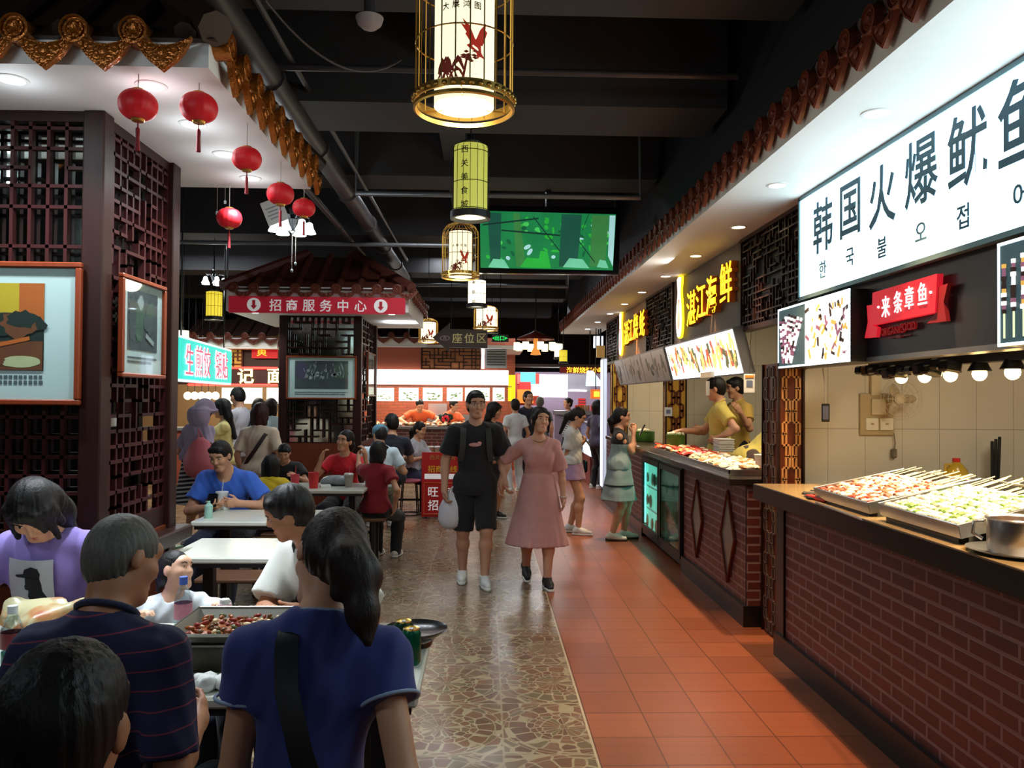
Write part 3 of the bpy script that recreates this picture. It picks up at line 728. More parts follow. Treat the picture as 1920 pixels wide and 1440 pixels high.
# ------------------------------------------------------------------ carved posts and fascia lattices between the stalls
def carved_post(label, x0, x1, y0, y1, z0, z1, back, nx, ny):
    t = thing('carved_post', label, 'post', (x0, y0, 0))
    MB().bx(x0, x1, y0, y1, z0, z1).build('core', back, t)
    w = x1-x0; b = MB(); c = (x0+w/2, y0-.006, (z0+z1)/2)
    swastika(b, FRONT(c), w*.82, (z1-z0)*.98, nx, ny, .013 if back is LACQR else .022, .012); b.build('front_fretwork', CREAMW if back is LACQR else LACQR, t)
    b = MB(); swastika(b, RIGHTW((x0-.006, (y0+y1)/2, (z0+z1)/2)), (y1-y0)*.82, (z1-z0)*.98, nx, ny, .012, .012); b.build('side_fretwork', CREAMW if back is GOLDP else mat('grey_brown_fret', (96, 78, 70), .5), t)
    b = MB()
    for xx in (x0, x1): b.bx(xx-.008, xx+.008, y0-.014, y0+.004, z0, z1)
    b.bx(x0-.014, x0+.004, y1-.016, y1, z0, z1); b.build('edge_moulding', LACQ, t)
    return t
carved_post('red-brown post carved with key fret at the near stall corner', 2.0, 2.17, 5.42, 5.72, .0, 1.9, LACQR, 2, 12)
carved_post('gold panel post with brown lattice beside the yellow shirted cooks', 2.22, 2.47, 9.83, 9.945, 1.0, 2.0, GOLDP, 2, 6)
carved_post('gold and brown lattice post at the far end of the oyster stall', 2.0, 2.24, 12.66, 12.8, 1.0, 2.2, GOLDP, 2, 5)
def fascia_lattice(label, y0, y1, z0, z1, seed):
    t = thing('fascia_lattice', label, 'lattice panel', (XS, y0, z0))
    MB().bx(XS+.03, XS+.06, y0, y1, z0, z1).build('backing', mat('black_brown_board', (24, 17, 15), .5), t)
    b = MB(); fret(b, RIGHTW((XS+.01, (y0+y1)/2, (z0+z1)/2)), y1-y0, z1-z0, int((y1-y0)/.06), int((z1-z0)/.05), .012, .025, seed, .62)
    b.build('fretwork', LACQ, t)
    b = MB()
    for z in (z0, z1): b.bx(XS-.01, XS+.06, y0, y1, z-.02, z+.02)
    for yy in (y0, y1): b.bx(XS-.012, XS+.062, yy-.03, yy+.03, z0, z1)
    b.build('frame', LACQ, t)
fascia_lattice('dark lattice panel between the white signboard and the pin-shaped logo sign', 5.2, 6.55, 2.22, 2.96, 4)
fascia_lattice('dark lattice panel between the two yellow lettered stall signs', 8.98, 10.45, 2.25, 2.96, 5)
fascia_lattice('farthest dark lattice panel beyond the second yellow lettered sign', 12.75, 13.9, 2.25, 2.96, 6)
# yellow letter signs
YEL = glow('yellow_neon_letter', (255, 214, 40), 1.9); ORG = mat('orange_letter_side', (190, 96, 30), .4)
def letter_sign(label, y0, y1, text, us, vs, size, board, logo):
    t = thing('letter_sign', label, 'sign', (XS, y0, 2.2))
    MB().bx(XS+.0, XS+.06, y0, y1, 2.24, 2.95).build('board', board, t)
    fs, sd = MB(), MB()
    for ch, u, v in zip(text, us, vs):
        p = at(u, v, x=XS-.055); fs.text(ch, RIGHTW(p), size*.9, .006, .002, .95)
        p = Vector((XS-.002, p.y, p.z)); sd.text(ch, RIGHTW(p), size*.9, .05, .004, .95)
    fs.build('letters', YEL, t); sd.build('letter_sides', ORG, t)
    c = at(*logo, x=XS-.05); hs = size*1.5
    prof = [(0, -.5), (.1, -.48), (.17, -.36), (.19, -.2), (.16, 0), (.1, .18), (.085, .28), (.12, .4), (.14, .5), (0, .52)]
    poly = [(x*hs*.9, z*hs) for x, z in prof]+[(-x*hs*.9, z*hs) for x, z in prof[::-1]]
    MB().prism([(x*1.12, z*1.05) for x, z in poly], -.03, -.004, RIGHTW(c)).build('logo_rim', YEL, t)
    MB().prism(poly, -.004, .004, RIGHTW(c)).build('logo_face', glow('lit_logo_white', (255, 244, 240), 1.8), t)
    b = MB(); b.prism([(x*.55, z*.5-.12*hs) for x, z in poly], .004, .006, RIGHTW(c)); b.build('logo_heart', glow('lit_logo_pink', (226, 130, 120), 1.0), t)
    return t
letter_sign('brown stall sign with four yellow neon characters, nearer of the two', 6.6, 8.9, '湛江海鲜', (1296, 1314, 1334, 1361), (578, 565, 552, 530), .42, mat('taupe_board', (74, 60, 56), .5), (1273, 577))
letter_sign('smaller-looking stall sign with yellow neon characters, farther along the canopy', 10.5, 12.7, '湛江烧蚝', (1174, 1182, 1192, 1204), (625, 619, 612, 606), .42, mat('ochre_board', (132, 88, 44), .5), (1163, 627))
# menu lightboxes tilted under the signs
def menu_box(label, y0, y1, lit, seed, npan):
    t = thing('menu_lightbox', label, 'menu board', (2.0, y0, 1.85)); xt, zt, xb, zb = 2.0, 2.235, 2.1, 1.85
    b = MB(); th = .09
    for_y = [(xt, zt), (xb, zb), (xb+th, zb+.02), (xt+th, zt+.02)]
    b.add([(x, y0, z) for x, z in for_y]+[(x, y1, z) for x, z in for_y], [(0, 1, 2, 3), (7, 6, 5, 4), (0, 4, 5, 1), (1, 5, 6, 2), (2, 6, 7, 3), (3, 7, 4, 0)])
    b.build('cabinet', GREYM, t)
    Q = basis((xt-.002, y1, zt), (0, -1, 0), (xt-xb, 0, zt-zb)); W = y1-y0; H = math.hypot(xb-xt, zt-zb); rnd = random.Random(seed)
    for k in range(npan):
        s = MB(); s.M = Q; a, c = W*k/npan+.012, W*(k+1)/npan-.012
        mats = [glow('lit_menu_white', (255, 253, 246), 2.6), glow('lit_menu_yellow', (236, 206, 120), 1.7), glow('lit_menu_red', (204, 96, 70), 1.4), glow('lit_menu_olive', (120, 118, 78), 1.0)] if lit else \
            [mat('grey_menu_film', (192, 188, 174), .3), mat('olive_menu_photo', (120, 116, 84), .4), mat('grey_menu_photo', (96, 98, 96), .4), mat('pale_menu_photo', (186, 180, 150), .4)]
        s.box(((a+c)/2, -H/2, .003), (c-a, H-.03, .004), None, 0, 0)
        for j in range(26 if lit else 8):
            w = rnd.uniform(.015, .075); h = rnd.uniform(.04, .17); xx = rnd.uniform(a+.03, c-.03); yy = rnd.uniform(-H+.1, -.1)
            s.box((xx, yy, .006), (w, h, .003), (0, 0, rnd.uniform(-.5, .5)), 0, rnd.choice((1, 1, 2, 3)))
        s.build('menu_panel', mats, t)
    if lit: pass
    return t
menu_box('bright white photo menu board tilted below the nearer yellow sign', 6.45, 8.9, True, 4, 4)
menu_box('unlit grey menu board tilted below the farther yellow sign', 9.0, 12.5, False, 6, 5)
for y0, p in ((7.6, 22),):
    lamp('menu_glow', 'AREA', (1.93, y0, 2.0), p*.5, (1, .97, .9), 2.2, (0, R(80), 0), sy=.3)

# ------------------------------------------------------------------ second counter with fridges and diamond windows
c2 = thing('seafood_counter', 'brick counter with two diamond windows under the seafood stall', 'counter', (2.2, 7, 0))
MB().bx(1.9, 2.24, 5.78, 7.62, .15, 1.02).build('brick_front', BRICK, c2)
MB().bx(1.9, 2.24, 5.77, 5.8, .15, 1.02).build('end_wall', BRICKX, c2)
MB().bx(1.87, 2.24, 5.76, 7.62, 0, .15).build('plinth', BLACKT, c2)
MB().bx(1.76, 2.28, 5.74, 9.55, 1.025, 1.075, .006).build('worktop', GRANEDGE, c2)
for u, vt, vb, hw in ((1308, 905, 1042, .17), (1366, 920, 1082, .17)):
    p, q = at(u, vt, x=1.895), at(u, vb, x=1.895); h = min(.36, (p.z-q.z)/2); c = Vector((1.897, p.y, .58))
    Q = RIGHTW(c); d = [(0, h), (hw, 0), (0, -h), (-hw, 0)]
    w_ = MB().prism(d, -.004, .006, Q).build('diamond_window', mat('frosted_grey_glass', (110, 108, 100), .25), c2)
    MB().tube([Q @ Vector((x*1.04, y*1.04, .008)) for x, y in d], .014, 6, True).build('diamond_frame', LACQR, w_)
gd = thing('low_gate', 'dark low gate in the gap between the two brick counters', 'gate', (2.1, 5.45, 0))
MB().bx(2.2, 2.24, 5.16, 5.41, .05, .95).build('panel', BLACKM, gd)
b = MB()
for k in range(6): b.bx(2.18, 2.2, 5.17, 5.4, .12+k*.14, .2+k*.14)
b.build('slats', BLACKT, gd)
# fridges
def fridge(label, y0, y1, lit):
    t = thing('glass_door_fridge', label, 'fridge', (2.1, y0, 0))
    b = MB(); b.bx(1.88, 2.24, y0, y1, .05, .1); b.bx(1.88, 2.24, y0, y1, .95, 1.02); b.bx(1.88, 2.24, y0, y0+.04, .1, .95); b.bx(1.88, 2.24, y1-.04, y1, .1, .95); b.bx(2.2, 2.24, y0, y1, .1, .95)
    b.build('cabinet', BLACKM, t)
    d = MB(); d.bx(1.865, 1.885, y0+.005, y1-.005, .11, .17); d.bx(1.865, 1.885, y0+.005, y1-.005, .9, .96); d.bx(1.865, 1.885, y0+.005, y0+.06, .17, .9); d.bx(1.865, 1.885, y1-.06, y1-.005, .17, .9)
    dr = d.build('door_frame', BLACKM, t)
    MB().bx(1.872, 1.878, y0+.06, y1-.06, .17, .9).build('door_pane', GLASS, dr)
    sh = MB()
    for z in (.36, .62): sh.bx(1.9, 1.92, y0+.05, y1-.05, z, z+.012)
    sh.build('shelf', STEEL, t)
    MB().bx(1.92, 1.95, y0+.04, y1-.04, .12, .94).build('liner', glow('cold_teal_light', (130, 236, 214), 1.5) if lit else mat('grey_teal_liner', (120, 150, 146), .5, emit=.1, ecol=(120, 160, 150)), t)  # unlit liner: reflected teal put into its colour as a faint glow
    if lit:
        for yy in (y0+.075, y1-.075): MB().bx(1.89, 1.905, yy-.008, yy+.008, .18, .9).build('light_strip', glow('cyan_led_strip', (120, 255, 235), 6), t)
    rnd = random.Random(3 if lit else 4); b = MB()
    for z in (.12, .372, .632):
        for k in range(4):
            yy = rnd.uniform(y0+.12, y1-.12); b.ell((rnd.uniform(1.905, 1.915), yy, z+.09), (.012, .07, rnd.uniform(.05, .09)), (rnd.uniform(-.5, .5), 0, 0), 10, 6, rnd.randrange(4) if lit else 3)
    f = b.build('stored_food', [mat('bagged_seafood', (176, 120, 80), .4), mat('bagged_greens', (60, 130, 90), .4), mat('frosted_pack', (190, 210, 200), .4), mat('dull_teal_pack', (96, 116, 108), .4)], None, 60)
    tag(f, ('bagged seafood and greens piled inside the lit turquoise fridge' if lit else 'frosty packs piled inside the unlit fridge nearer the diamond windows'), 'food', kind='stuff')
fridge('glowing turquoise glass door fridge beside the woman in grey', 8.62, 9.55, True)
fridge('dark glass door fridge between the lit fridge and the diamond windows', 7.64, 8.6, False)
struct('floor_platform', MB().bx(2.3, 4.4, 5.57, 9.94, 0, .2), SOOT)
for y0_, y1_, lb_ in ((7.98, 8.2, 'small steel stand behind the seafood display, by the first cook, holding white boxes'), (6.5, 6.8, 'small steel stand behind the near end of the seafood display, holding white boxes')):
    gs = thing('steel_stand', lb_, 'stand', (2.42, y0_, .2)); MB().bx(2.31, 2.53, y0_-.04, y1_+.04, 1.05, 1.09).build('top', STEEL, gs)
    for yy in (y0_, y1_): MB().bx(2.33, 2.51, yy-.02, yy+.02, .2, 1.05).build('leg', STEEL, gs)
c3 = thing('oyster_counter', 'farther brick counter under the grey menu board', 'counter', (2.2, 11, 0))
MB().bx(1.9, 2.24, 9.56, 12.6, .15, 1.02).build('brick_front', BRICK, c3)
MB().bx(1.87, 2.24, 9.56, 12.6, 0, .15).build('plinth', BLACKT, c3)
MB().bx(1.84, 2.28, 9.56, 12.3, 1.025, 1.075, .006).build('worktop', GRANEDGE, c3)
# food laid out on the seafood counter: a tray field of crayfish and shellfish
ft = thing('seafood_display_tray', 'wide steel display tray heaped with cooked seafood', 'tray', (2.2, 7.4, 1.075))
MB().bx(1.82, 2.27, 5.95, 8.85, 1.076, 1.09).bx(1.82, 1.83, 5.95, 8.85, 1.09, 1.12).bx(2.26, 2.27, 5.95, 8.85, 1.09, 1.12).bx(1.82, 2.27, 5.95, 5.96, 1.09, 1.12).bx(1.82, 2.27, 8.84, 8.85, 1.09, 1.12).build('pan', STEEL, ft)
b = MB(); rnd = random.Random(12)
for k in range(420):
    x, yy = rnd.uniform(1.86, 2.23), rnd.uniform(6.0, 8.8); red = yy > 7.3
    mi = rnd.choice((0, 0, 1, 2)) if red else rnd.choice((1, 2, 3, 3))
    b.ell((x, yy, 1.11+rnd.uniform(0, .03)), (rnd.uniform(.02, .04), rnd.uniform(.03, .07), .018), (rnd.uniform(-.4, .4), rnd.uniform(-.4, .4), rnd.uniform(0, 3)), 7, 4, mi)
sf = b.build('cooked_seafood', [mat('red_crayfish', (190, 52, 34), .35), mat('orange_shellfish', (220, 140, 80), .4), mat('cream_oyster', (230, 214, 180), .4), mat('white_garlic', (244, 236, 214), .5)], None, 70)
tag(sf, 'heap of red crayfish and pale shellfish spread on the display tray', 'food', kind='stuff')
for u, v, y, lab in ((1263, 848, 8.7, 'green bowl of white rice by the gold lattice post'), (1205, 812, 10.6, 'green pot with pale heaped food beside the waiting woman in grey')):
    p = at(u, v, y=y); r = .1 if y < 9 else .14
    t = thing('green_pot', lab, 'pot', (p.x+.02, y, 1.075)); c = (p.x+.02, y, 1.12 if y < 9 else 1.078)
    MB().lathe([(0, 0), (r*.9, 0), (r, .02), (r, .13), (r*1.04, .135), (r*.94, .12), (0, .11)], c, 24).build('vessel', mat('leaf_green_enamel', (70, 120, 50), .35), t, 40)
    b = MB(); rnd = random.Random(int(u))
    for k in range(30): a = rnd.uniform(0, 6.28); q = rnd.uniform(0, r*.8); b.ell((c[0]+q*math.cos(a), c[1]+q*math.sin(a), c[2]+.13+(.03-q*.2)), .02, None, 7, 4)
    b.build('filling', mat('pale_food', (226, 218, 190), .5), t, 60)
# stacked white boxes and bowls on the seafood counter's far side
for k, (u, v, n, lab) in enumerate(((1342, 858, 3, 'stack of white takeaway boxes behind the crayfish'), (1397, 862, 3, 'stack of white takeaway boxes next to the stooping cook'))):
    p = at(u, v, y=7.0 if k == 0 else 6.5)
    for j in range(n):
        t = thing('takeaway_box', 'white takeaway box, '+('bottom', 'middle', 'top')[j]+' of the '+lab, 'box', (2.42, (8.09, 6.65)[k], 1.1), 0)
        c = Vector((2.42, (8.09, 6.65)[k], 1.092+.04+j*.045)); MB().box(c, (.16, .2, .036), None, .008).build('base', mat('white_foam', (232, 228, 216), .6), t)
        MB().box(c+Vector((0, 0, .021)), (.17, .21, .008), None, .003).build('lid', mat('white_foam', (232, 228, 216), .6), t)
p = at(1426, 872, y=6.1)
t = thing('paper_tub', 'white paper tub at the near end of the seafood tray', 'tub', (p.x+.03, 6.1, 1.092)); MB().lathe([(0, 0), (.06, 0), (.075, .13), (.08, .134), (.07, .126), (0, .05)], (p.x+.03, 6.1, 1.092), 22).build('cup', mat('white_foam', (232, 228, 216), .6), t, 40)
# stickers: payment cards with the code patch left blank
for u, v, y, lab in ((1405, 719, 6.35, 'white payment card hanging below the right end of the bright menu board'), (1253, 772, 9.8, 'white payment card on the gold lattice post')):
    p = at(u, v, y=y); t = thing('payment_card', lab, 'card', p)
    MB().box(p, (.09, .006, .15) if y < 7 else (.1, .006, .11), None, .002).build('card', mat('white_card', (230, 230, 226), .4), t)
    MB().box(p+Vector((0, -.004, .0)), (.05, .004, .05)).build('printed_patch', mat('slate_print', (110, 120, 150), .5), t)
    if y < 7: MB().box(p+Vector((0, -.004, .055)), (.07, .004, .02)).build('orange_header', mat('orange_print', (220, 150, 60), .5), t); MB().tube([p+Vector((0, 0, .075)), p+Vector((.02, 0, .6))], .002, 5).build('cord', PIPEM, t)
tp = thing('paper_strip', 'white paper strips hanging under the bright menu board', 'paper', at(1328, 720, y=7.3))
b = MB(); c = at(1326, 703, y=7.3); b.box(c, (.03, .36, .05)); b.box(at(1327, 728, y=7.2), (.02, .05, .13)); b.build('strip', mat('white_paper', (240, 236, 226), .6), tp)
lamp('display_fill_spot', 'SPOT', (2.18, 6.5, 1.95), 60, (1, .84, .56), .06, (0, 0, 0), R(110), .6)  # added spot without a fixture, brightens the near end of the tray
# the narrow white lightbox standing at the edge of the aisle
lb = thing('standing_lightbox', 'tall narrow white glowing lightbox at the aisle edge beyond the woman in grey', 'lightbox', (1.9, 12.9, .2))
MB().bx(1.87, 1.93, 12.75, 13.05, .2, 2.3).build('cabinet', GREYM, lb)
MB().bx(1.862, 1.87, 12.77, 13.03, .23, 2.27).build('face', glow('cool_white_panel', (222, 232, 250), 1.5), lb)
MB().bx(1.875, 1.925, 12.742, 12.75, .22, 2.28).build('edge_panel', glow('cool_white_edge', (214, 222, 240), .75), lb)
for yv in (12.8, 13.0): MB().bx(1.88, 1.92, yv-.02, yv+.02, 0, .2).build('foot', GREYM, lb)
# ------------------------------------------------------------------ tiled lattice pavilions on the left
def hip_roof(root, x0, x1, y0, y1, z0, inset, z1, m, pitch=.23):
    b = MB(); i = inset
    lo = [(x0, y0, z0), (x1, y0, z0), (x1, y1, z0), (x0, y1, z0)]; hi = [(x0+i, y0+i, z1), (x1-i, y0+i, z1), (x1-i, y1-i, z1), (x0+i, y1-i, z1)]
    b.add(lo+hi, [(0, 1, 5, 4), (1, 2, 6, 5), (2, 3, 7, 6), (3, 0, 4, 7), (4, 5, 6, 7), (3, 2, 1, 0)])
    dz = z1-z0
    for (a, c, ax) in ((x0, x1, 0), (y0, y1, 1)):
        n = int((c-a)/pitch)
        for k in range(n):
            p = a+(c-a)*(k+.5)/n; d = min(i, p-a, c-p); f = d/i
            for side in (0, 1):
                if ax == 0: yy = y0 if side == 0 else y1; s_ = 1 if side == 0 else -1; q0 = (p, yy, z0+.02); q1 = (p, yy+s_*d, z0+dz*f+.02)
                else: xx = x0 if side == 0 else x1; s_ = 1 if side == 0 else -1; q0 = (xx, p, z0+.02); q1 = (xx+s_*d, p, z0+dz*f+.02)
                if d > .05: b.cyl(q0, q1, .045, n=8)
    for a_, c_ in zip(lo, hi): b.tube([Vector(a_)+Vector((0, 0, .04)), Vector(c_)+Vector((0, 0, .04))], .07, 8)
    b.build('roof', m, root, 40)
MIRROR = mat('green_grey_mirror', (214, 230, 224), 0.06, metal=1.0, var=0.05)
PHOTO_W = mat('white_mount_board', (214, 226, 222), .5, var=.03)
FRAMEW = wood('reddish_picture_frame', (128, 56, 28), (92, 38, 20), .3)
def framed(name, label, Q, w, h, fr, px, py, pw, ph, pic, mats, cap, capw):
    """framed print: Q faces outward, origin at the frame's centre"""
    t = thing(name, label, 'picture', Q.translation)
    b = MB(); b.M = Q
    for s_ in (-1, 1): b.box((0, s_*(h-fr)/2, .012), (w, fr, .03), None, .005); b.box((s_*(w-fr)/2, 0, .012), (fr, h-2*fr, .03), None, .005)
    b.build('frame', FRAMEW, t)
    b = MB(); b.M = Q; b.box((0, 0, .004), (w-2*fr, h-2*fr, .006)); b.build('mount_board', PHOTO_W, t)
    b = MB(); b.M = Q @ Matrix.Translation((px, py, .008)); b.box((0, 0, 0), (pw, ph, .003), None, 0, 0); pic(b, pw, ph); b.build('print', mats, t)
    b = MB(); b.M = Q; rnd = random.Random(3)
    for (y, x0, x1) in cap:
        x = x0
        while x < x1: L = capw*rnd.uniform(.7, 1.0); b.box((x+L/2, y, .008), (L, capw*.9, .002)); x += capw*1.25
    b.build('caption', mat('grey_caption_print', (90, 100, 104), .6), t)
    g = MB(); g.M = Q; g.box((0, 0, .016), (w-2*fr, h-2*fr, .002)); g.build('glazing', glass('picture_glass', (250, 255, 255), .03, .05), t)
    return t
P_BLK = mat('print_black_green', (34, 46, 40), .5); P_YEL = mat('print_golden_sky', (206, 170, 44), .5, var=.3, scale=3); P_ORG = mat('print_orange_sky', (196, 98, 40), .5, var=.2, scale=4)
P_BRN = mat('print_brown', (116, 66, 40), .5, var=.3); P_CRM = mat('print_cream', (200, 196, 150), .5); P_GRY = mat('print_grey', (84, 90, 92), .5, var=.4, scale=8); P_PALE = mat('print_pale_grey', (170, 176, 172), .5); P_PUR = mat('print_dull_purple', (92, 84, 110), .5, var=.2); P_GRN = mat('print_dull_green', (88, 108, 92), .5, var=.3)
def blob(b, x, y, rx, ry, mi, z=.002, seed=0, n=18, jag=.2):
    rnd = random.Random(seed*31+int(x*1000)+int(y*777)); p = []
    for k in range(n): a = 2*PI*k/n; j = 1+rnd.uniform(-jag, jag); p.append((x+rx*j*math.cos(a), y+ry*j*math.sin(a)))
    b.prism(p, z-.001, z, None if b.M is None else Matrix.Identity(4), mi)
def blobq(b, *a, **k): blob(b, *a, **k)
def pic_dinner(b, w, h):
    b.box((w*.2, h*.3, .002), (w*.6, h*.4, .001), None, 0, 1); b.box((w*.4, h*.27, .0028), (w*.2, h*.46, .001), None, 0, 2)
    blob(b, -w*.15, h*.33, w*.2, h*.2, 0, .004, 1, 26, .35); blob(b, -w*.33, h*.2, w*.2, h*.34, 0, .0042, 2, 24, .3)
    blob(b, w*.1, h*.02, w*.42, h*.13, 0, .0044, 3); blob(b, w*.3, h*.03, w*.14, h*.15, 3, .0046, 4); blob(b, w*.33, h*.08, w*.12, h*.1, 0, .0048, 9)
    b.box((0, -h*.33, .0036), (w*.99, h*.33, .001), None, 0, 3)
    blob(b, w*.32, -h*.4, w*.16, h*.07, 4, .005, 5, 18, .05); blob(b, -w*.1, -h*.36, w*.12, h*.08, 4, .005, 6, 18, .1); blob(b, -w*.36, -h*.34, w*.14, h*.1, 4, .005, 7)
    b.box((w*.17, -h*.2, .0052), (w*.45, h*.045, .001), (0, 0, .22), 0, 2); blob(b, w*.1, -h*.4, w*.1, h*.06, 3, .0054, 8)
def pic_portrait(b, w, h):
    blob(b, -w*.12, h*.02, w*.16, h*.38, 2, .003, 1, 18, .2); blob(b, -w*.1, h*.3, w*.1, h*.12, 1, .004, 2)
    blob(b, w*.22, -h*.02, w*.2, h*.2, 0, .004, 3); blob(b, w*.22, h*.2, w*.12, h*.12, 2, .0042, 4); blob(b, -w*.36, 0, w*.12, h*.36, 0, .0038, 5)
    b.box((w*.22, -h*.3, .0044), (w*.3, h*.08, .001), (0, 0, -.4), 0, 1)
def pic_opera(b, w, h):
    b.box((0, -h*.34, .002), (w*.99, h*.3, .001), None, 0, 0); blob(b, -w*.38, h*.15, w*.13, h*.32, 3, .003, 1); blob(b, w*.36, h*.15, w*.15, h*.3, 4, .003, 2)
    rnd = random.Random(4)
    for k in range(26): x = rnd.uniform(-.34, .42)*w; b.box((x, rnd.uniform(-.1, .38)*h, .004), (.008, rnd.uniform(.08, .3)*h, .001), (0, 0, rnd.uniform(-.4, .4)), 0, rnd.choice((1, 2, 2)))
    for k in range(14): blob(b, rnd.uniform(-.3, .36)*w, rnd.uniform(-.12, .16)*h, w*.03, h*.06, rnd.choice((1, 2)), .0045, k, 10)

# ---- near pavilion
X1, Y0, Y1, ZP = -1.13, 3.24, 5.12, 2.97
pv = thing('lattice_pavilion', 'near pavilion with gilt tiled eave, white soffit and dark lattice column', 'pavilion', (-2.4, 4.2, 0))
MB().bx(-3.9, X1, Y0, Y1, ZP, ZP+.05).build('soffit', WHITEP, pv)
b = MB(); b.bx(-3.9, X1+.0, Y0, Y0+.03, ZP+.05, ZP+.1); b.bx(X1-.03, X1, Y0, Y1, ZP+.05, ZP+.1); b.bx(-3.9, X1, Y1-.03, Y1, ZP+.05, ZP+.1); b.build('fascia', WHITEP, pv)
hip_roof(pv, -3.95, X1+.04, Y0-.04, Y1+.04, ZP+.1, .75, ZP+.8, TILED)
zc = at(130, 58, y=3.2).z
eave_run(pv, (-3.82, Y0-.05, zc), (-1.06, Y0-.05, zc), .23, .056, .13, TILEG)
eave_run(pv, (X1+.05, Y0-.02, zc), (X1+.05, Y1+.05, zc), .205, .056, .14, TILEG)
cx0, cx1, cy0, cy1 = -2.98, -1.78, 3.75, 4.68
b0 = None
for (x, y) in ((cx0, cy0), (cx1-.1, cy0), (cx0, cy1-.1), (cx1-.1, cy1-.1)):
    MB().bx(x, x+.1, y, y+.1, 0, ZP, .006).build('post', LACQ, pv)
MB().bx(cx0+.14, cx1-.14, cy0+.14, cy1-.14, .1, ZP).build('mirror_core', MIRROR, pv)
for z0_, z1_ in ((ZP-.05, ZP), (.92, 1.02)): MB().bx(cx0+.1, cx1-.1, cy0+.02, cy0+.06, z0_, z1_).build('front_rail', LACQ, pv); MB().bx(cx1-.07, cx1-.03, cy0+.1, cy1-.1, z0_, z1_).build('side_rail', LACQ, pv)
MB().bx(cx0+.02, cx1-.02, cy0+.02, cy1-.02, 0, .92).build('base_panel', LACQR, pv)
MB().bx(cx0-.06, cx1+.07, cy0-.07, cy1+.07, .82, .9, .01).build('ledge', LACQ, pv)
b = MB(); yf = cy0+.04
zs = [at(100, v, y=yf).z for v in (203, 242, 280, 316, 350, 389, 463, 500, 560, 620, 680, 745, 782, 820, 857, 893, 925)]
xs = [cx1-.1-.083*k for k in range(13)]
for k, x in enumerate(xs): b.box((x-.002, yf, (1.02+ZP)/2), (.016, .03, ZP-1.02))
for j, z in enumerate(zs):
    for k in range(len(xs)-1):
        if j in (3, 4) and k % 5 in (1, 2) and j == 3: continue
        b.box(((xs[k]+xs[k+1])/2, yf, z), (.083, .03, .016))
b.build('front_fretwork', MAROON, pv)
b = MB(); fret(b, LEFTW((cx1-.05, (cy0+cy1)/2, (1.02+ZP)/2)), cy1-cy0-.2, ZP-1.02, 10, 26, .017, .035, 11, .82); b.build('side_fretwork', MAROON, pv)
Q = FRONT(((at(150, 600, y=3.71).x)-.42, 3.735, (at(75, 493, y=3.71).z+at(75, 757, y=3.71).z)/2))
framed('framed_picture', 'large framed colour picture with white mount on the near lattice column front', Q, .84, .655, .026, -.03, .03, .56, .4, pic_dinner, [P_BLK, P_YEL, P_ORG, P_BRN, P_CRM], ((-.2, -.31, .25), (-.225, -.31, .25)), .018)
Q = LEFTW((-1.765, 4.14, 1.985))
framed('framed_picture', 'framed black and white portrait picture on the side of the near lattice column', Q, .52, .5, .022, 0, .04, .35, .3, pic_portrait, [P_GRY, P_PALE, P_GRN], ((-.15, -.17, .17), (-.17, -.17, .1)), .012)
COOL = (.86, .94, 1)
for k in range(4):
    downlight((-1.44, 3.44+.48*k, ZP), COOL, 95, 'white recessed light in the near pavilion soffit among the red lanterns', 'recessed lights along the right side of the near pavilion soffit', .048, 16, 120, (240, 250, 255), 1.3)
downlight((-2.0, 3.4, ZP), COOL, 95, 'white recessed light at the left edge of the view in the near pavilion soffit', None, .048, 16, 120, (240, 250, 255), 1.3)
downlight((-2.6, 3.4, ZP), COOL, 95, 'white recessed light outside the left edge, in the near pavilion soffit', None, .048, 16, 120, (240, 250, 255), 1.3)

# ---- kiosk with the red business-service sign
X0k, X1k, Y0k, Y1k, ZK = -3.2, -.97, 9.9, 12.2, 2.69
kv = thing('lattice_kiosk', 'red roofed lattice kiosk with white lettered red sign in mid hall', 'pavilion', (-2.1, 11, 0))
MB().bx(X0k, X1k, Y0k, Y1k, ZK, ZK+.04).build('soffit', WHITEP, kv)
b = MB(); b.bx(X0k, X1k, Y0k, Y0k+.03, ZK+.04, ZK+.3); b.bx(X1k-.03, X1k, Y0k, Y1k, ZK+.04, ZK+.3); b.bx(X0k, X0k+.03, Y0k, Y1k, ZK+.04, ZK+.3); b.build('fascia', WHITEP, kv)
zt = at(600, 541, y=9.87).z
hip_roof(kv, X0k-.04, X1k+.04, Y0k-.04, Y1k+.04, zt-.02, .85, 3.5, mat('dull_red_roof_tile', (84, 40, 30), .5, var=.3), .25)
eave_run(kv, (X0k-.03, Y0k-.05, zt), (X1k+.03, Y0k-.05, zt), .25, .058, .11, TILER)
eave_run(kv, (X1k+.05, Y0k-.03, zt), (X1k+.05, Y1k+.03, zt), .25, .058, .11, TILER)
kx0, kx1, ky0, ky1 = -2.68, -1.62, 10.4, 11.9
for (x, y) in ((kx0, ky0), (kx1-.1, ky0), (kx0, ky1-.1), (kx1-.1, ky1-.1)): MB().bx(x, x+.1, y, y+.1, 0, ZK, .006).build('post', LACQ, kv)
MB().bx(kx0+.02, kx1-.02, ky0+.02, ky1-.02, 0, 1.04).build('base_panel', LACQR, kv)
b = MB(); fret(b, FRONT(((kx0+kx1)/2, ky0+.05, (1.04+ZK)/2)), kx1-kx0-.2, ZK-1.04, 11, 20, .02, .03, 21, .66); b.build('front_fretwork', LACQ, kv)
b = MB(); fret(b, LEFTW((kx1-.05, (ky0+ky1)/2, (1.04+ZK)/2)), ky1-ky0-.2, ZK-1.04, 12, 20, .016, .03, 22, .6); b.build('side_fretwork', LACQ, kv)
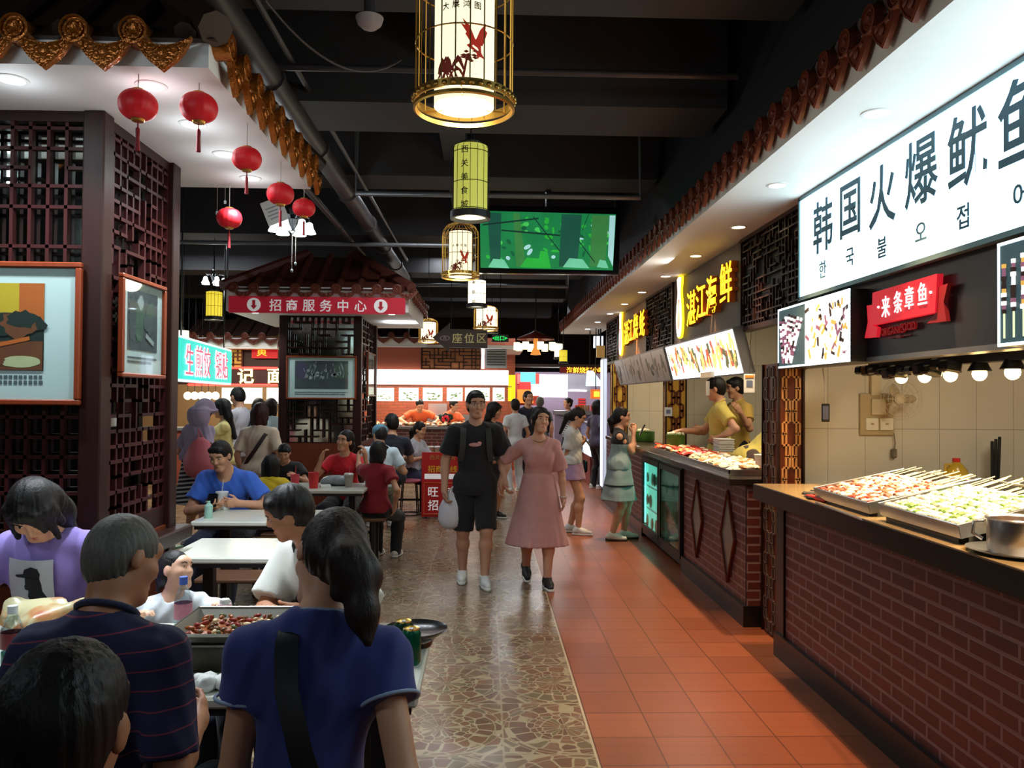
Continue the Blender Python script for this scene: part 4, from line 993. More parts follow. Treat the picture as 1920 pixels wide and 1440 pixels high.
b = MB(); fret(b, FRONT(((kx0+kx1)/2, ky1-.05, (1.04+ZK)/2)), kx1-kx0-.2, ZK-1.04, 11, 20, .016, .03, 23, .4); b.build('rear_fretwork', LACQ, kv)
MB().bx(kx0+.1, kx1-.1, ky0+.1, ky0+.106, 1.04, ZK).build('mirror_pane', mat('hazy_mirror', (196, 204, 204), .1, metal=1.0, var=.06), kv)
cA, cB = at(430, 554, y=9.86), at(760, 589, y=9.86)
rs = thing('red_banner_sign', 'red banner sign with white Chinese characters and down arrows on the kiosk eave', 'sign', (cA.x, 9.86, cB.z))
za = at(595, 557, y=9.86).z; zb = at(595, 588, y=9.86).z
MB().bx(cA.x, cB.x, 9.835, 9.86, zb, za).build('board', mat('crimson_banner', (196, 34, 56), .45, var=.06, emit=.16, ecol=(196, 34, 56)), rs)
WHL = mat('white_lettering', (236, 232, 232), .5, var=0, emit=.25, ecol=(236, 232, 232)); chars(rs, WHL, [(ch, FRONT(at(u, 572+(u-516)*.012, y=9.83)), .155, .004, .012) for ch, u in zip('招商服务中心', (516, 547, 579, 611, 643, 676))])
for u in (476, 714):
    c = at(u, 571 if u < 500 else 574, y=9.83); d = MB(); d.cyl(c, c+Vector((0, -.004, 0)), .083, n=28); d = d.build('arrow_disc', WHL, rs)
    MB().prism([(-.018, .055), (.018, .055), (.018, -.01), (.04, -.01), (0, -.058), (-.04, -.01), (-.018, -.01)], .005, .008, FRONT(c)).build('arrow', mat('crimson_print', (176, 28, 48), .5, emit=.12, ecol=(196, 34, 56)), d)
Q = FRONT(((at(537, 708, y=10.37).x+at(668, 708, y=10.37).x)/2, 10.385, at(602, 708, y=10.37).z))
framed('framed_picture', 'framed street-opera photograph on the front of the red roofed kiosk', Q, .9, .56, .022, 0, .035, .68, .36, pic_opera, [P_GRY, P_PALE, mat('print_silver', (196, 200, 200), .5), P_PUR, P_GRN], ((-.19, -.34, .33), (-.215, -.34, .3)), .014)
Q = LEFTW((-1.605, 11.1, 1.95))
framed('framed_picture', 'framed picture seen almost edge-on on the kiosk right side', Q, .7, .6, .022, 0, .035, .5, .36, pic_portrait, [P_GRY, P_PALE, P_GRN], ((-.2, -.2, .2),), .014)
for x in (-1.2, -2.9): downlight((x, 10.1, ZK), COOL, 60, 'small recessed light under the kiosk roof, '+('right' if x > -2 else 'left')+' front corner', None, .04, 10, 130, (240, 250, 255))
lamp('kiosk_soffit_glow', 'AREA', (-1.2, 11.2, 2.62), 3, (.9, .95, 1), .4, (R(180), 0, 0))

# ------------------------------------------------------------------ red lanterns
REDSILK = mat('red_silk', (204, 22, 34), .5, var=.1, scale=40, emit=.06, ecol=(210, 20, 30)); GOLDT = mat('gold_foil', (220, 170, 80), .3, metal=.8); TASSEL = mat('dark_red_tassel', (130, 24, 34), .7)
def red_lantern(u, v, y, rpx, ztop, label):
    c = at(u, v, y=y); r = rpx*y/F; t = thing('red_lantern', label, 'lantern', c); prof = []; b = MB(); n = 48; m = 12; vs = []
    for i in range(m+1):
        a = PI*i/m; a = .3+(PI-.6)*i/m
        for k in range(n):
            th = 2*PI*k/n; rr = r*(1-.025*(k % 3 == 0))*max(math.sin(a), .02)**.75; vs.append((c.x+rr*math.cos(th), c.y+rr*math.sin(th), c.z-r*.8*math.cos(a)))
    b.add(vs, [(i*n+k, i*n+(k+1) % n, (i+1)*n+(k+1) % n, (i+1)*n+k) for i in range(m) for k in range(n)]).build('shade', REDSILK, t, 40)
    MB().lathe([(0, .1), (.32, .1), (.36, 0), (.3, -.06), (0, -.06)], (c.x, c.y, c.z+r*.78), 20).build('top_cap', GOLDT, t, 40) if False else MB().lathe([(0, r*.1), (r*.3, r*.1), (r*.36, 0), (0, -r*.05)], (c.x, c.y, c.z+r*.76), 20).build('top_cap', GOLDT, t, 40)
    MB().lathe([(0, r*.05), (r*.36, 0), (r*.3, -r*.12), (0, -r*.12)], (c.x, c.y, c.z-r*.76), 20).build('bottom_cap', GOLDT, t, 40)
    zb = c.z-r*.88; MB().tube([(c.x, c.y, zb), (c.x, c.y, zb-r*.35)], .003, 5).build('tassel_cord', TASSEL, t)
    b = MB(); b.lathe([(.004, 0), (r*.12, -r*.12), (r*.1, -r*.5), (r*.13, -r*1.25), (0, -r*1.25)], (c.x, c.y, zb-r*.3), 12); b.build('tassel', TASSEL, t, 40)
    MB().tube([(c.x, c.y, c.z+r*.8), (c.x, c.y, ztop)], .0025, 5).build('cord', mat('pale_string', (170, 160, 150), .7), t)
    return t
for a in ((259, 197, 3.32, 35, ZP, 'red lantern hanging leftmost under the gilt eave'), (373, 202, 3.4, 34, ZP, 'red lantern at the front right corner of the near pavilion'),
          (463, 298, 3.9, 27, ZP, 'red lantern third along the gilt eave, between two soffit lights'), (526, 364, 4.5, 25, ZP, 'red lantern in front of the tilted white hanging card'),
          (570, 390, 5.0, 21, ZP, 'red lantern rightmost, touching the bell shaded chandelier'), (430, 409, 5.0, 23, ZP, 'red lantern hanging alone below the back edge of the pavilion soffit')): red_lantern(*a)
cw = at(515, 396, y=5.6); wc = thing('hanging_card', 'tilted white card hanging behind the fourth red lantern', 'card', cw)
Q = Matrix.Translation(cw) @ Matrix.Rotation(R(-22), 4, 'Y'); b = MB(); b.M = Q; b.box((0, 0, 0), (.15, .008, .17)); b.build('card', mat('white_card', (230, 230, 226), .4), wc)
MB().tube([cw+Vector((.03, 0, .09)), (cw.x+.03, cw.y, 3.6)], .002, 5).build('cord', PIPEM, wc)
b = MB(); b.M = Q
for k in range(4): b.box((-.01, -.006, .03-.025*k), (.09-.02*(k % 2), .002, .008))
b.build('printed_lines', mat('pale_print', (150, 160, 165), .6), wc)
# ------------------------------------------------------------------ chandeliers with bell-shaped glass shades
BELL = glow('frosted_bell_glass', (235, 250, 255), 9)
def chandelier(u, v, y, n, R0, label, pend):
    c = at(u, v, y=y); t = thing('bell_chandelier', label, 'chandelier', (c.x, c.y, 4.35)); k_ = R0/.16
    MB().tube([(c.x, c.y, 4.35), (c.x, c.y, c.z+.08*k_)], .008, 6).build('stem', BLACKM, t)
    MB().lathe([(0, .14), (.03, .12), (.02, .07), (.045, .03), (.02, -.04), (.03, -.07), (0, -.09)], (c.x, c.y, c.z+.05*k_), 14).build('hub', BLACKM, t, 40)
    for k in range(n):
        a = 2*PI*k/n+.3; d = Vector((math.cos(a), math.sin(a), 0)); p = c+d*R0
        MB().tube([c+Vector((0, 0, .06*k_)), c+d*R0*.5+Vector((0, 0, .12*k_)), p+Vector((0, 0, .11*k_)), p+Vector((0, 0, .06*k_))], .006, 6).build('arm', BLACKM, t)
        MB().lathe([(.018*k_, .065*k_), (.03*k_, .055*k_), (.04*k_, .01*k_), (.065*k_, -.04*k_), (.06*k_, -.042*k_), (.03*k_, 0), (.01*k_, .06*k_)], p, 16).build('bell_shade', BELL, t, 60)
    for dx, L in pend:
        q = c+Vector((dx, 0, -.03)); MB().tube([q, q-Vector((0, 0, L))], .0015, 4).build('pendant_thread', mat('pale_string', (170, 160, 150), .7), t); MB().ell(q-Vector((0, 0, L+.01)), (.011, .011, .016), None, 10, 6).build('crystal', mat('crystal_bead', (220, 235, 235), .05, trans=.6), t, 60)
    l = lamp('bell_light', 'POINT', c-Vector((0, 0, .12)), 11, (.9, .97, 1), .1); l.parent = t; l.matrix_parent_inverse = wm(t).inverted()
chandelier(548, 428, 6.8, 6, .14, 'chandelier of glowing bell shades with two crystal pendants, the nearer one', ((-.0, .32), (.03, .26)))
chandelier(401, 528, 12, 5, .14, 'smaller-looking chandelier of glowing bell shades above the yellow lantern', ())
for (u, v) in ((407, 399), (422, 379)):
    p = at(u, v, y=5.05); t = thing('crystal_pendant', 'small clear crystal on a thread left of the lone red lantern'+(' , upper of two' if v < 390 else ', lower of two'), 'pendant', p)
    MB().ell(p, (.009, .009, .013), None, 10, 6).build('crystal', mat('crystal_bead', (220, 235, 235), .05, trans=.6), t, 60); MB().tube([p, (p.x, p.y, ZP)], .0012, 4).build('thread', mat('pale_string', (170, 160, 150), .7), t)

# ------------------------------------------------------------------ birdcage and cylinder lanterns over the aisle
SHADE = glow('lit_cream_shade', (255, 246, 208), 1.25, .06); SHADEY = glow('lit_olive_shade', (206, 208, 92), .72, .1); SHADEW = glow('lit_white_shade', (255, 244, 212), 2.0, .05)
INKR = mat('red_ink', (160, 40, 26), .6, emit=.5, ecol=(190, 50, 34)); INKD = mat('dark_red_ink', (96, 34, 26), .6, emit=.3, ecol=(120, 40, 30)); INKB = mat('black_ink', (24, 22, 18), .6, var=0)
def oncyl(b, c, r, poly, mi=0, a0=-PI/2):
    """polygon (x along the surface, z) wrapped round a vertical cylinder, facing the camera side"""
    n = len(poly); f = lambda x, z, rr: Vector((c[0]+rr*math.cos(a0+x/r), c[1]+rr*math.sin(a0+x/r), c[2]+z))
    vs = [f(x, z, r+.0015) for x, z in poly]+[f(x, z, r-.002) for x, z in poly]
    b.add(vs, [tuple(range(n)), tuple(range(n, 2*n))[::-1]]+[(i, n+i, n+(i+1) % n, (i+1) % n) for i in range(n)], mi)
def textcyl(b, ch, c, r, x, z, size, mi=0):
    vs, fs = text_geo(ch, .006, 1.0); xs_ = [p[0] for p in vs]; ys_ = [p[1] for p in vs]; cx, cy = (min(xs_)+max(xs_))/2, (min(ys_)+max(ys_))/2
    out = []
    for p in vs:
        xx = x+(p[0]-cx)*size; rr = r+.001+p[2]*.0015; a = -PI/2+xx/r; out.append((c[0]+rr*math.cos(a), c[1]+rr*math.sin(a), c[2]+z+(p[1]-cy)*size))
    b.add(out, fs, mi)
def eagle(b, c, r, x, z, s, mi):
    for poly in ([(-.02, .02), (-.1, .2), (-.2, .3), (-.16, .2), (-.22, .22), (-.14, .1), (-.16, .08), (-.08, -.04), (0, -.06)],
                 [(.0, .02), (.06, .16), (.16, .28), (.15, .18), (.19, .16), (.14, .04), (.1, -.06), (.04, -.06)],
                 [(-.05, -.02), (.02, .04), (.07, -.04), (.08, -.16), (.14, -.24), (.06, -.22), (.02, -.26), (0, -.16), (-.1, -.12), (-.14, -.08), (-.1, -.06)]):
        oncyl(b, c, r, [(x+px_*s, z+pz*s) for px_, pz in poly], mi)
def landscape(b, c, r, x, z, s, rnd):
    for k in range(9):
        px_, pz = rnd.uniform(-.3, .1), rnd.uniform(-.2, 0); w = rnd.uniform(.06, .14)
        oncyl(b, c, r, [(x+(px_-w)*s, z+(pz-.1)*s), (x+(px_+w)*s, z+(pz-.1)*s), (x+(px_+w*.5)*s, z+(pz+.06)*s), (x+px_*s, z+(pz+.12)*s), (x+(px_-w*.8)*s, z+pz*s)], rnd.choice((1, 2)))
    for k in range(14):
        px_, pz = rnd.uniform(-.02, .34), rnd.uniform(-.02, .18); w = rnd.uniform(.03, .08)
        oncyl(b, c, r, [(x+(px_-w)*s, z+pz*s), (x+px_*s, z+(pz-.02)*s), (x+(px_+w)*s, z+pz*s), (x+px_*s, z+(pz+.025)*s)], rnd.choice((2, 2, 1)))
    oncyl(b, c, r, [(x+.1*s, z-.24*s), (x+.14*s, z-.24*s), (x+.2*s, z+.1*s), (x+.17*s, z+.1*s)], 2)
def cage_lantern(u, v, y, R0, rs, H, hs, label, text=None, ht=1.0, pic=1, power=8):
    """v: pixel row of the base ring's centre"""
    c = at(u, v, y=y); t = thing('birdcage_lantern', label, 'lantern', (c.x, c.y, c.z)); k_ = R0/.195
    b = MB(); n = 22
    for k in range(n):
        a = 2*PI*k/n; pts = [(R0, .0), (R0, H*.74), (R0*.97, H*.82), (R0*.82, H*.9), (R0*.5, H*.965), (R0*.12, H)]
        b.tube([(c.x+q*math.cos(a), c.y+q*math.sin(a), c.z+z) for q, z in pts], .0028*k_, 5)
    b.build('cage_wires', GOLDM, t, 60)
    for z, q in ((H*.38, R0), (H*.74, R0), (H*.93, R0*.72)): MB().tube([(c.x+q*math.cos(a*PI/18), c.y+q*math.sin(a*PI/18), c.z+z) for a in range(36)], .003*k_, 5, True).build('cage_ring', GOLDM, t, 60)
    b = MB(); b.lathe([(R0*1.03, 0), (R0*1.04, .03*k_), (R0*1.0, .034*k_), (R0*.99, 0), (R0*1.03, 0)], c, 48); b.lathe([(R0*1.0, -.028*k_), (R0*1.045, -.024*k_), (R0*1.045, -.012*k_), (R0*.97, -.012*k_), (R0*1.0, -.028*k_)], c, 48)
    for k in range(36): a = 2*PI*k/36; b.ell((c.x+R0*1.035*math.cos(a), c.y+R0*1.035*math.sin(a), c.z+.015*k_), .011*k_, None, 6, 4)
    b.build('base_ring', GOLDM, t, 40)
    b = MB(); 
    for k in range(3): a = 2*PI*k/3+.5; b.tube([(c.x+rs*.9*math.cos(a), c.y+rs*.9*math.sin(a), c.z-.005), (c.x+R0*math.cos(a), c.y+R0*math.sin(a), c.z)], .004*k_, 5)
    b.build('support_spokes', GOLDM, t)
    MB().lathe([(rs, -.012), (rs, hs), (rs*.9, hs+.004), (0, hs+.004)], c, 40).build('shade', SHADE if power > 4 else SHADEW, t, 40)
    MB().lathe([(0, .006), (rs*.97, .004), (rs*.97, -.006), (rs*.9, -.006)], (c.x, c.y, c.z), 32).build('diffuser', glow('lit_pale_diffuser', (240, 236, 206), .8), t, 60)
    b = MB(); b.tube([(c.x, c.y, c.z+H), (c.x, c.y, 4.35)], .005, 6); b.build('chain', BLACKM, t)
    b = MB(); rnd = random.Random(int(u*7+y)); cc = (c.x, c.y, c.z)
    if pic:
        eagle(b, cc, rs, rs*.42, hs*.4, rs*2.3, 0); b.build('painted_eagle', INKR, t)
        b = MB(); landscape(b, cc, rs, -rs*.28, hs*.23, rs*2.2, rnd); b.build('painted_landscape', [INKR, INKD, INKD], t)
    if text:
        for k, ch in enumerate(text): b = MB(); textcyl(b, ch, cc, rs, (-.62+.36*k)*rs, hs*.66, rs*.26); b.build('character', INKB, t)
    l = lamp('lantern_light', 'POINT', c+Vector((0, 0, -.1)), power, (1, .9, .66), .08); l.parent = t; l.matrix_parent_inverse = wm(t).inverted()
    return t
cage_lantern(870, 196, 3.15, .192, .118, .62, .52, 'big gilt birdcage lantern with red eagle painting, nearest over the aisle', '大展鸿图', power=10)
cage_lantern(863, 517, 7.4, .168, .105, .5, .4, 'gilt birdcage lantern beside the lower left of the television', '大展鸿图', power=5)
cage_lantern(803, 640, 12.5, .15, .115, .36, .29, 'small birdcage lantern at the tip of the brown arrow sign', None, power=4)
cage_lantern(911, 617, 13.4, .2, .16, .4, .36, 'birdcage lantern just above the brown arrow sign', None, power=4)
def tube_lantern(u, vt, vb, y, r, label, m, text=None, power=4):
    p, q = at(u, vt, y=y), at(u, vb, y=y); h = p.z-q.z; c = q; t = thing('cylinder_lantern', label, 'lantern', (c.x, c.y, c.z))
    MB().lathe([(r, 0), (r, h), (r*.6, h+.002), (0, h+.002)], c, 36).build('shade', m, t, 40)
    b = MB(); k_ = r/.1
    b.lathe([(r*1.2, -.03*k_), (r*1.2, .012*k_), (r*1.05, .016*k_), (r*1.0, .0), (r*1.0, -.03*k_), (r*1.2, -.03*k_)], c, 36); b.build('base_ring', BLACKM, t, 40)
    MB().lathe([(0, -.012), (r*.98, -.014), (r*.98, -.004)], c, 32).build('diffuser', glow('lit_pale_diffuser', (240, 236, 206), .8), t, 60)
    b = MB()
    for k in range(16):
        a = 2*PI*k/16; b.tube([(c.x+r*1.1*math.cos(a), c.y+r*1.1*math.sin(a), c.z), (c.x+r*1.1*math.cos(a), c.y+r*1.1*math.sin(a), c.z+h*.96), (c.x+r*.7*math.cos(a), c.y+r*.7*math.sin(a), c.z+h*1.06)], .0022*k_, 4)
    for z in (h*.05, h*.45, h*.9): b.tube([(c.x+r*1.1*math.cos(a*PI/16), c.y+r*1.1*math.sin(a*PI/16), c.z+z) for a in range(32)], .0022*k_, 4, True)
    b.build('cage_wires', BLACKM, t)
    MB().lathe([(0, .06*k_), (.02*k_, .05*k_), (.025*k_, .01*k_), (r*.72, .0), (r*.7, -.008), (0, -.008)], (c.x, c.y, c.z+h*1.06), 16).build('top_cap', BLACKM, t, 40)
    MB().tube([(c.x, c.y, c.z+h*1.06), (c.x, c.y, 4.35)], .005, 6).build('cord', BLACKM, t)
    if text:
        for k, ch in enumerate(text): b = MB(); textcyl(b, ch, c, r, -r*.35, h*(.9-.8*k/(len(text)-1)), r*.48); b.build('character', INKB, t)
    l = lamp('lantern_light', 'POINT', c+Vector((0, 0, -.12)), power, (1, .92, .6), .06); l.parent = t; l.matrix_parent_inverse = wm(t).inverted()
tube_lantern(882, 276, 402, 5.0, .105, 'olive cylinder lantern lettered vertically, second over the aisle', SHADEY, '西关美食城', 4)
tube_lantern(894, 527, 572, 9.6, .105, 'white cylinder lantern right below the far birdcage beside the television', SHADEW, '美食城', 3)
tube_lantern(922, 585, 622, 14.2, .1, 'cream cylinder lantern half hidden behind the birdcage above the arrow sign', SHADEW, None, 2)
tube_lantern(401, 548, 596, 10.5, .1, 'yellow cylinder lantern below the small chandelier on the left', glow('lit_yellow_shade', (230, 206, 60), 1.3, .15), None, 3)
tube_lantern(343, 620, 640, 13.2, .09, 'pale cylinder lantern peeking past the near lattice column', SHADEW, None, 2)
tube_lantern(1047, 645, 671, 16.3, .085, 'white cylinder lantern hanging right of the far lantern wheel', SHADEW, None, 2)
tube_lantern(1056, 657, 679, 14.9, .075, 'yellow cylinder lantern right of the far lantern wheel, partly behind others', glow('lit_yellow_shade', (230, 206, 60), 1.3, .15), None, 2)
# lantern wheel
c = at(1004, 640, y=15.0); t = thing('lantern_wheel', 'wheel of glowing cream lanterns around a figure, far along the aisle', 'chandelier', c)
MB().tube([(c.x, c.y, c.z), (c.x, c.y, 4.35)], .012, 6).build('stem', BLACKM, t)
MB().lathe([(.02, .2), (.1, .16), (.34, .06), (.36, .03), (.1, .1), (0, .1)], c, 24).build('canopy', mat('rust_red_wood', (110, 36, 26), .5), t, 40)
for k in range(8):
    a = 2*PI*k/8+.2; p = c+Vector((.36*math.cos(a), .36*math.sin(a), -.1)); MB().lathe([(.06, -.07), (.06, .07), (0, .072)], p, 16).build('lantern_shade', glow('lit_cream_far', (255, 238, 190), 2.4), t, 60); MB().tube([p+Vector((0, 0, .07)), p+Vector((0, 0, .16))], .004, 5).build('hanger', BLACKM, t)
MB().lathe([(0, .1), (.04, .06), (.05, 0), (.03, -.08), (.07, -.16), (.1, -.24), (0, -.25)], c-Vector((0, .1, .02)), 16).build('figure', glow('lit_orange_carving', (220, 140, 60), .9), t, 60)

# ------------------------------------------------------------------ television
tv = thing('television', 'large wall television showing green plant stalks, hung over the aisle', 'television', at(1028, 450, y=8))
A, B = at(896, 390, y=8.0), at(1158, 511, y=8.0)
MB().bx(A.x-.02, B.x+.02, 8.0, 8.09, B.z-.02, A.z+.03, .012).build('housing', BLACKG, tv)
b = MB(); sc = lambda u, v, k=0: at(u, v, y=7.996-.0004*k)
def spoly(pts, mi, k): 
    f = [sc(u, v, k) for u, v in pts]; b.add(f, [tuple(range(len(f)))], mi)
rnd = random.Random(4)
spoly([(900, 395), (1155, 402), (1149, 507), (901, 502)], 0, 0)
for i in range(60):
    u, v = rnd.uniform(912, 1140), rnd.uniform(408, 492); w, h = rnd.uniform(5, 16), rnd.uniform(4, 10); an = rnd.uniform(0, 3); p = []
    for q in range(8): a = 2*PI*q/8; x, y = w*math.cos(a), h*math.sin(a); p.append((u+x*math.cos(an)*.6-y*math.sin(an)*.5, v+x*math.sin(an)*.45+y*math.cos(an)*.5))
    spoly(p, rnd.choice((1, 2, 2, 4, 6)), 1+i*.05)
for (ua, ub, uc, ud, m) in ((914, 940, 938, 920, 3), (962, 974, 986, 968, 5), (1053, 1091, 1082, 1048, 3), (1110, 1142, 1134, 1106, 5)): spoly([(ua, 398+(ua-900)*.025), (ub, 398+(ub-900)*.025), (uc, 500), (ud, 500)], m, 6)
for (u0, v0, u1, v1) in ((905, 420, 1010, 408), (940, 430, 1050, 440), (1000, 405, 1050, 470), (1085, 450, 1115, 490), (1092, 430, 1104, 400)): spoly([(u0, v0), (u1, v1), (u1, v1+3), (u0, v0+3)], 7, 7)
for k, (u, v, w) in enumerate(((935, 495, 40), (1000, 493, 50), (1080, 494, 50), (1130, 497, 22), (1020, 480, 26))): spoly([(max(902, u-w/2), 501), (u-w/4, v-10), (u+w/4, v-8), (min(1147, u+w/2), 503)], (8, 2, 8, 8, 2)[k], 8+k*.3)
spoly([(1143, 404), (1154, 404), (1149, 500), (1140, 480)], 6, 9)
TVM = [glow('screen_%d' % i, c, 1.1, .45) for i, c in enumerate(((24, 128, 70), (70, 200, 90), (40, 176, 60), (24, 82, 66), (16, 96, 60), (58, 128, 66), (170, 222, 224), (14, 50, 44), (110, 200, 160)))]
b.build('screen', TVM, tv)
MB().tube([at(1028, 390, y=8.05), (at(1028, 390, y=8.05).x, 8.05, 4.35)], .03, 8).build('ceiling_mount', BLACKM, tv)
# ------------------------------------------------------------------ arrow sign and exit sign
ar = thing('arrow_sign', 'dark brown arrow sign pointing left with three pale characters', 'sign', at(862, 637, y=11))
def P2(u, v): p = at(u, v, y=11); return (p.x, p.z)
out = [P2(*q) for q in ((811, 633), (843, 606), (843, 617), (914, 619), (914, 653), (843, 651), (843, 660))]
MB().prism([(x, z) for x, z in out], 0, .05, basis((0, 11.03, 0), (1, 0, 0), (0, 0, 1))).build('board', mat('dark_walnut_board', (52, 32, 24), .45), ar)
chars(ar, mat('pale_gold_lettering', (190, 176, 120), .4, emit=.12), [(ch, FRONT(at(u, 634, y=10.975)), .145, .006, .006) for ch, u in zip('座位区', (857, 880, 903))])
d = MB(); d.M = FRONT(at(834, 634, y=10.975)); d.lathe([(.055, 0), (.062, .006), (.055, .008), (.05, 0)], (0, 0, 0), 24, 0, 1.1, .55); d.text('西', Matrix.Identity(4), .05, .004); d.build('emblem', mat('pale_emblem', (170, 150, 150), .4), ar)
for u in (846, 905): p = at(u, 619, y=11); MB().tube([p, (p.x, 11, 4.35)], .006, 5).build('hanger', BLACKM, ar)
ex = thing('exit_sign', 'small green lit direction sign beside the brown arrow sign', 'sign', at(938, 634, y=11.6))
p = at(938, 634, y=11.6); MB().box(p+Vector((0, .02, 0)), (.24, .03, .11), None, .004).build('housing', BLACKM, ex)
tx = MB(); tx.text('出口', FRONT(p+Vector((-.01, 0, 0))), .075, .004, .008); tx.prism([(.07, .02), (.07, -.02), (.105, 0)], 0, .003, FRONT(p)); tx.prism([(-.085, .02), (-.085, -.02), (-.115, 0)], 0, .003, FRONT(p)); tx.build('symbol', glow('exit_green', (30, 220, 90), 1.6), ex)
MB().tube([p+Vector((0, .02, .05)), (p.x, p.y+.02, 4.35)], .006, 5).build('hanger', BLACKM, ex)
# standing red rental board and round stool
b0 = at(790, 972, z=0.0); yb = b0.y; A, B = at(791, 848, y=yb), at(868, 972, y=yb)
sb = thing('standing_board', 'standing red notice board with white and yellow characters behind the walking man', 'board', ((A.x+B.x)/2, yb, 0))
MB().bx(A.x, B.x, yb, yb+.04, .02, A.z).build('panel', mat('signal_red_board', (176, 26, 28), .45, var=.06), sb)
for x in (A.x+.06, B.x-.06): MB().bx(x-.02, x+.02, yb-.0, yb+.25, 0, .02).build('foot', BLACKM, sb)
b = MB(); x0_, x1_ = A.x+.035, B.x-.035
for z0_, z1_ in ((.06, .48),): b.tube([(x0_, yb-.003, z0_), (x1_, yb-.003, z0_), (x1_, yb-.003, z1_), (x0_, yb-.003, z1_)], .006, 5, True)
b.build('border_line', mat('orange_line', (220, 120, 60), .5), sb)
k = (B.x-A.x)
chars(sb, WHL, [(ch, FRONT((A.x+k*fx_, yb-.001, z)), .15, .004, .01) for ch, fx_, z in (('旺', .28, .36), ('铺', .7, .36), ('招', .28, .18), ('租', .7, .18))], 'large_character')
tx = MB(); tx.text('招商热线', FRONT((A.x+k*.5, yb-.001, .67)), .1, .004, .008); tx.build('yellow_lettering', mat('golden_lettering', (226, 176, 40), .5), sb)
MB().box((A.x+k*.5, yb-.002, .57), (k*.86, .004, .07)).build('white_strip', WHL, sb)
tx = MB(); tx.text('西关美食城', FRONT((A.x+k*.5, yb-.001, .83)), .07, .004, .004); tx.build('heading', mat('dull_gold_lettering', (170, 120, 60), .5), sb)
# ------------------------------------------------------------------ dining tables, benches, stools
TABT = mat('pale_laminate_top', (206, 208, 196), .22, var=.05); TABE = mat('pale_laminate_edge', (176, 176, 160), .4); LEGM = mat('dark_bench_metal', (40, 36, 36), .45); SEATW = wood('brown_bench_seat', (120, 84, 62), (92, 62, 46), .4, axis=0)
def table(label, x0, x1, y0, y1, z=.75):
    t = thing('dining_table', label, 'table', ((x0+x1)/2, (y0+y1)/2, 0))
    MB().bx(x0, x1, y0, y1, z-.035, z, .008).build('tabletop', TABT, t)
    MB().bx(x0+.02, x1-.02, y0+.02, y1-.02, z-.06, z-.036).build('apron', LEGM, t)
    for x in (x0+.16, x1-.16):
        MB().bx(x-.03, x+.03, (y0+y1)/2-.03, (y0+y1)/2+.03, .03, z-.05).build('leg', LEGM, t)
        MB().bx(x-.03, x+.03, y0+.1, y1-.1, 0, .03, .004).build('foot', LEGM, t)
    return t
def bench(label, x0, x1, y, z=.45, w=.3):
    t = thing('bench', label, 'bench', ((x0+x1)/2, y, 0))
    MB().bx(x0, x1, y-w/2, y+w/2, z-.03, z, .008).build('seat', SEATW, t)
    for x in (x0+.12, x1-.12):
        for s_ in (-1, 1): MB().bx(x-.018, x+.018, y+s_*w*.36-.018, y+s_*w*.36+.018, 0, z-.03).build('leg', LEGM, t)
    MB().bx(x0+.12, x1-.12, y-.012, y+.012, .16, .19).build('stretcher', LEGM, t)
    return t
table('near dining table under the food trays, in front of the navy shirted diners', -1.98, -.2, 2.42, 3.22)
bench('bench at the near side of the food laden table', -1.6, -.25, 1.72, .45)
bench('bench on the far side of the food laden table', -2.2, -.4, 3.5, .45)
bench('bench carrying the dark haired man at the lower left corner', -1.2, -.2, .95, .45)
table('empty white table reflecting light, between the girl and the man in blue', -1.79, -1.08, 4.5, 5.12)
table('white table where the man in blue leans with his cup', -2.1, -1.06, 5.78, 6.4)
bench('bench behind the table of the man in blue', -2.0, -1.1, 6.75)
bench('bench between the two empty-looking white tables', -1.9, -1.15, 5.45)
table('table with red cups in front of the woman in red', -2.35, -1.17, 7.72, 8.4)
bench('bench in front of the red cup table, its right end in the aisle', -2.0, -1.2, 7.35, .42)
bench('bench behind the red cup table', -2.5, -1.1, 8.75)
bench('short bench at the aisle end of the red cup table', -1.36, -.98, 8.05, .45, .34)
table('far table with the women in grey and navy by the red notice board', -1.55, -.75, 11.9, 12.6)
bench('bench at the left end of the far table', -1.5, -.8, 11.55)
def stool(label, u, v, y, m):
    p = at(u, v, y=y); z = p.z; x = p.x; t = thing('round_stool', label, 'stool', (x, y, 0))
    MB().lathe([(0, -.02), (.15, -.02), (.16, -.01), (.16, .008), (.15, .016), (0, .018)], (x, y, z), 28).build('seat', m, t, 40)
    for k in range(4): a = PI/4+k*PI/2; MB().tube([(x+.13*math.cos(a), y+.13*math.sin(a), z-.02), (x+.17*math.cos(a), y+.17*math.sin(a), .01)], .009, 6).build('leg', BLACKM, t)
    MB().tube([(x+.17*math.cos(a*PI/12), y+.17*math.sin(a*PI/12), .01) for a in range(24)], .009, 6, True).build('base_ring', BLACKM, t)
stool('round stool with pink seat and wire base left of the red notice board', 768, 901, 11.3, mat('pink_plastic_seat', (210, 110, 130), .4))

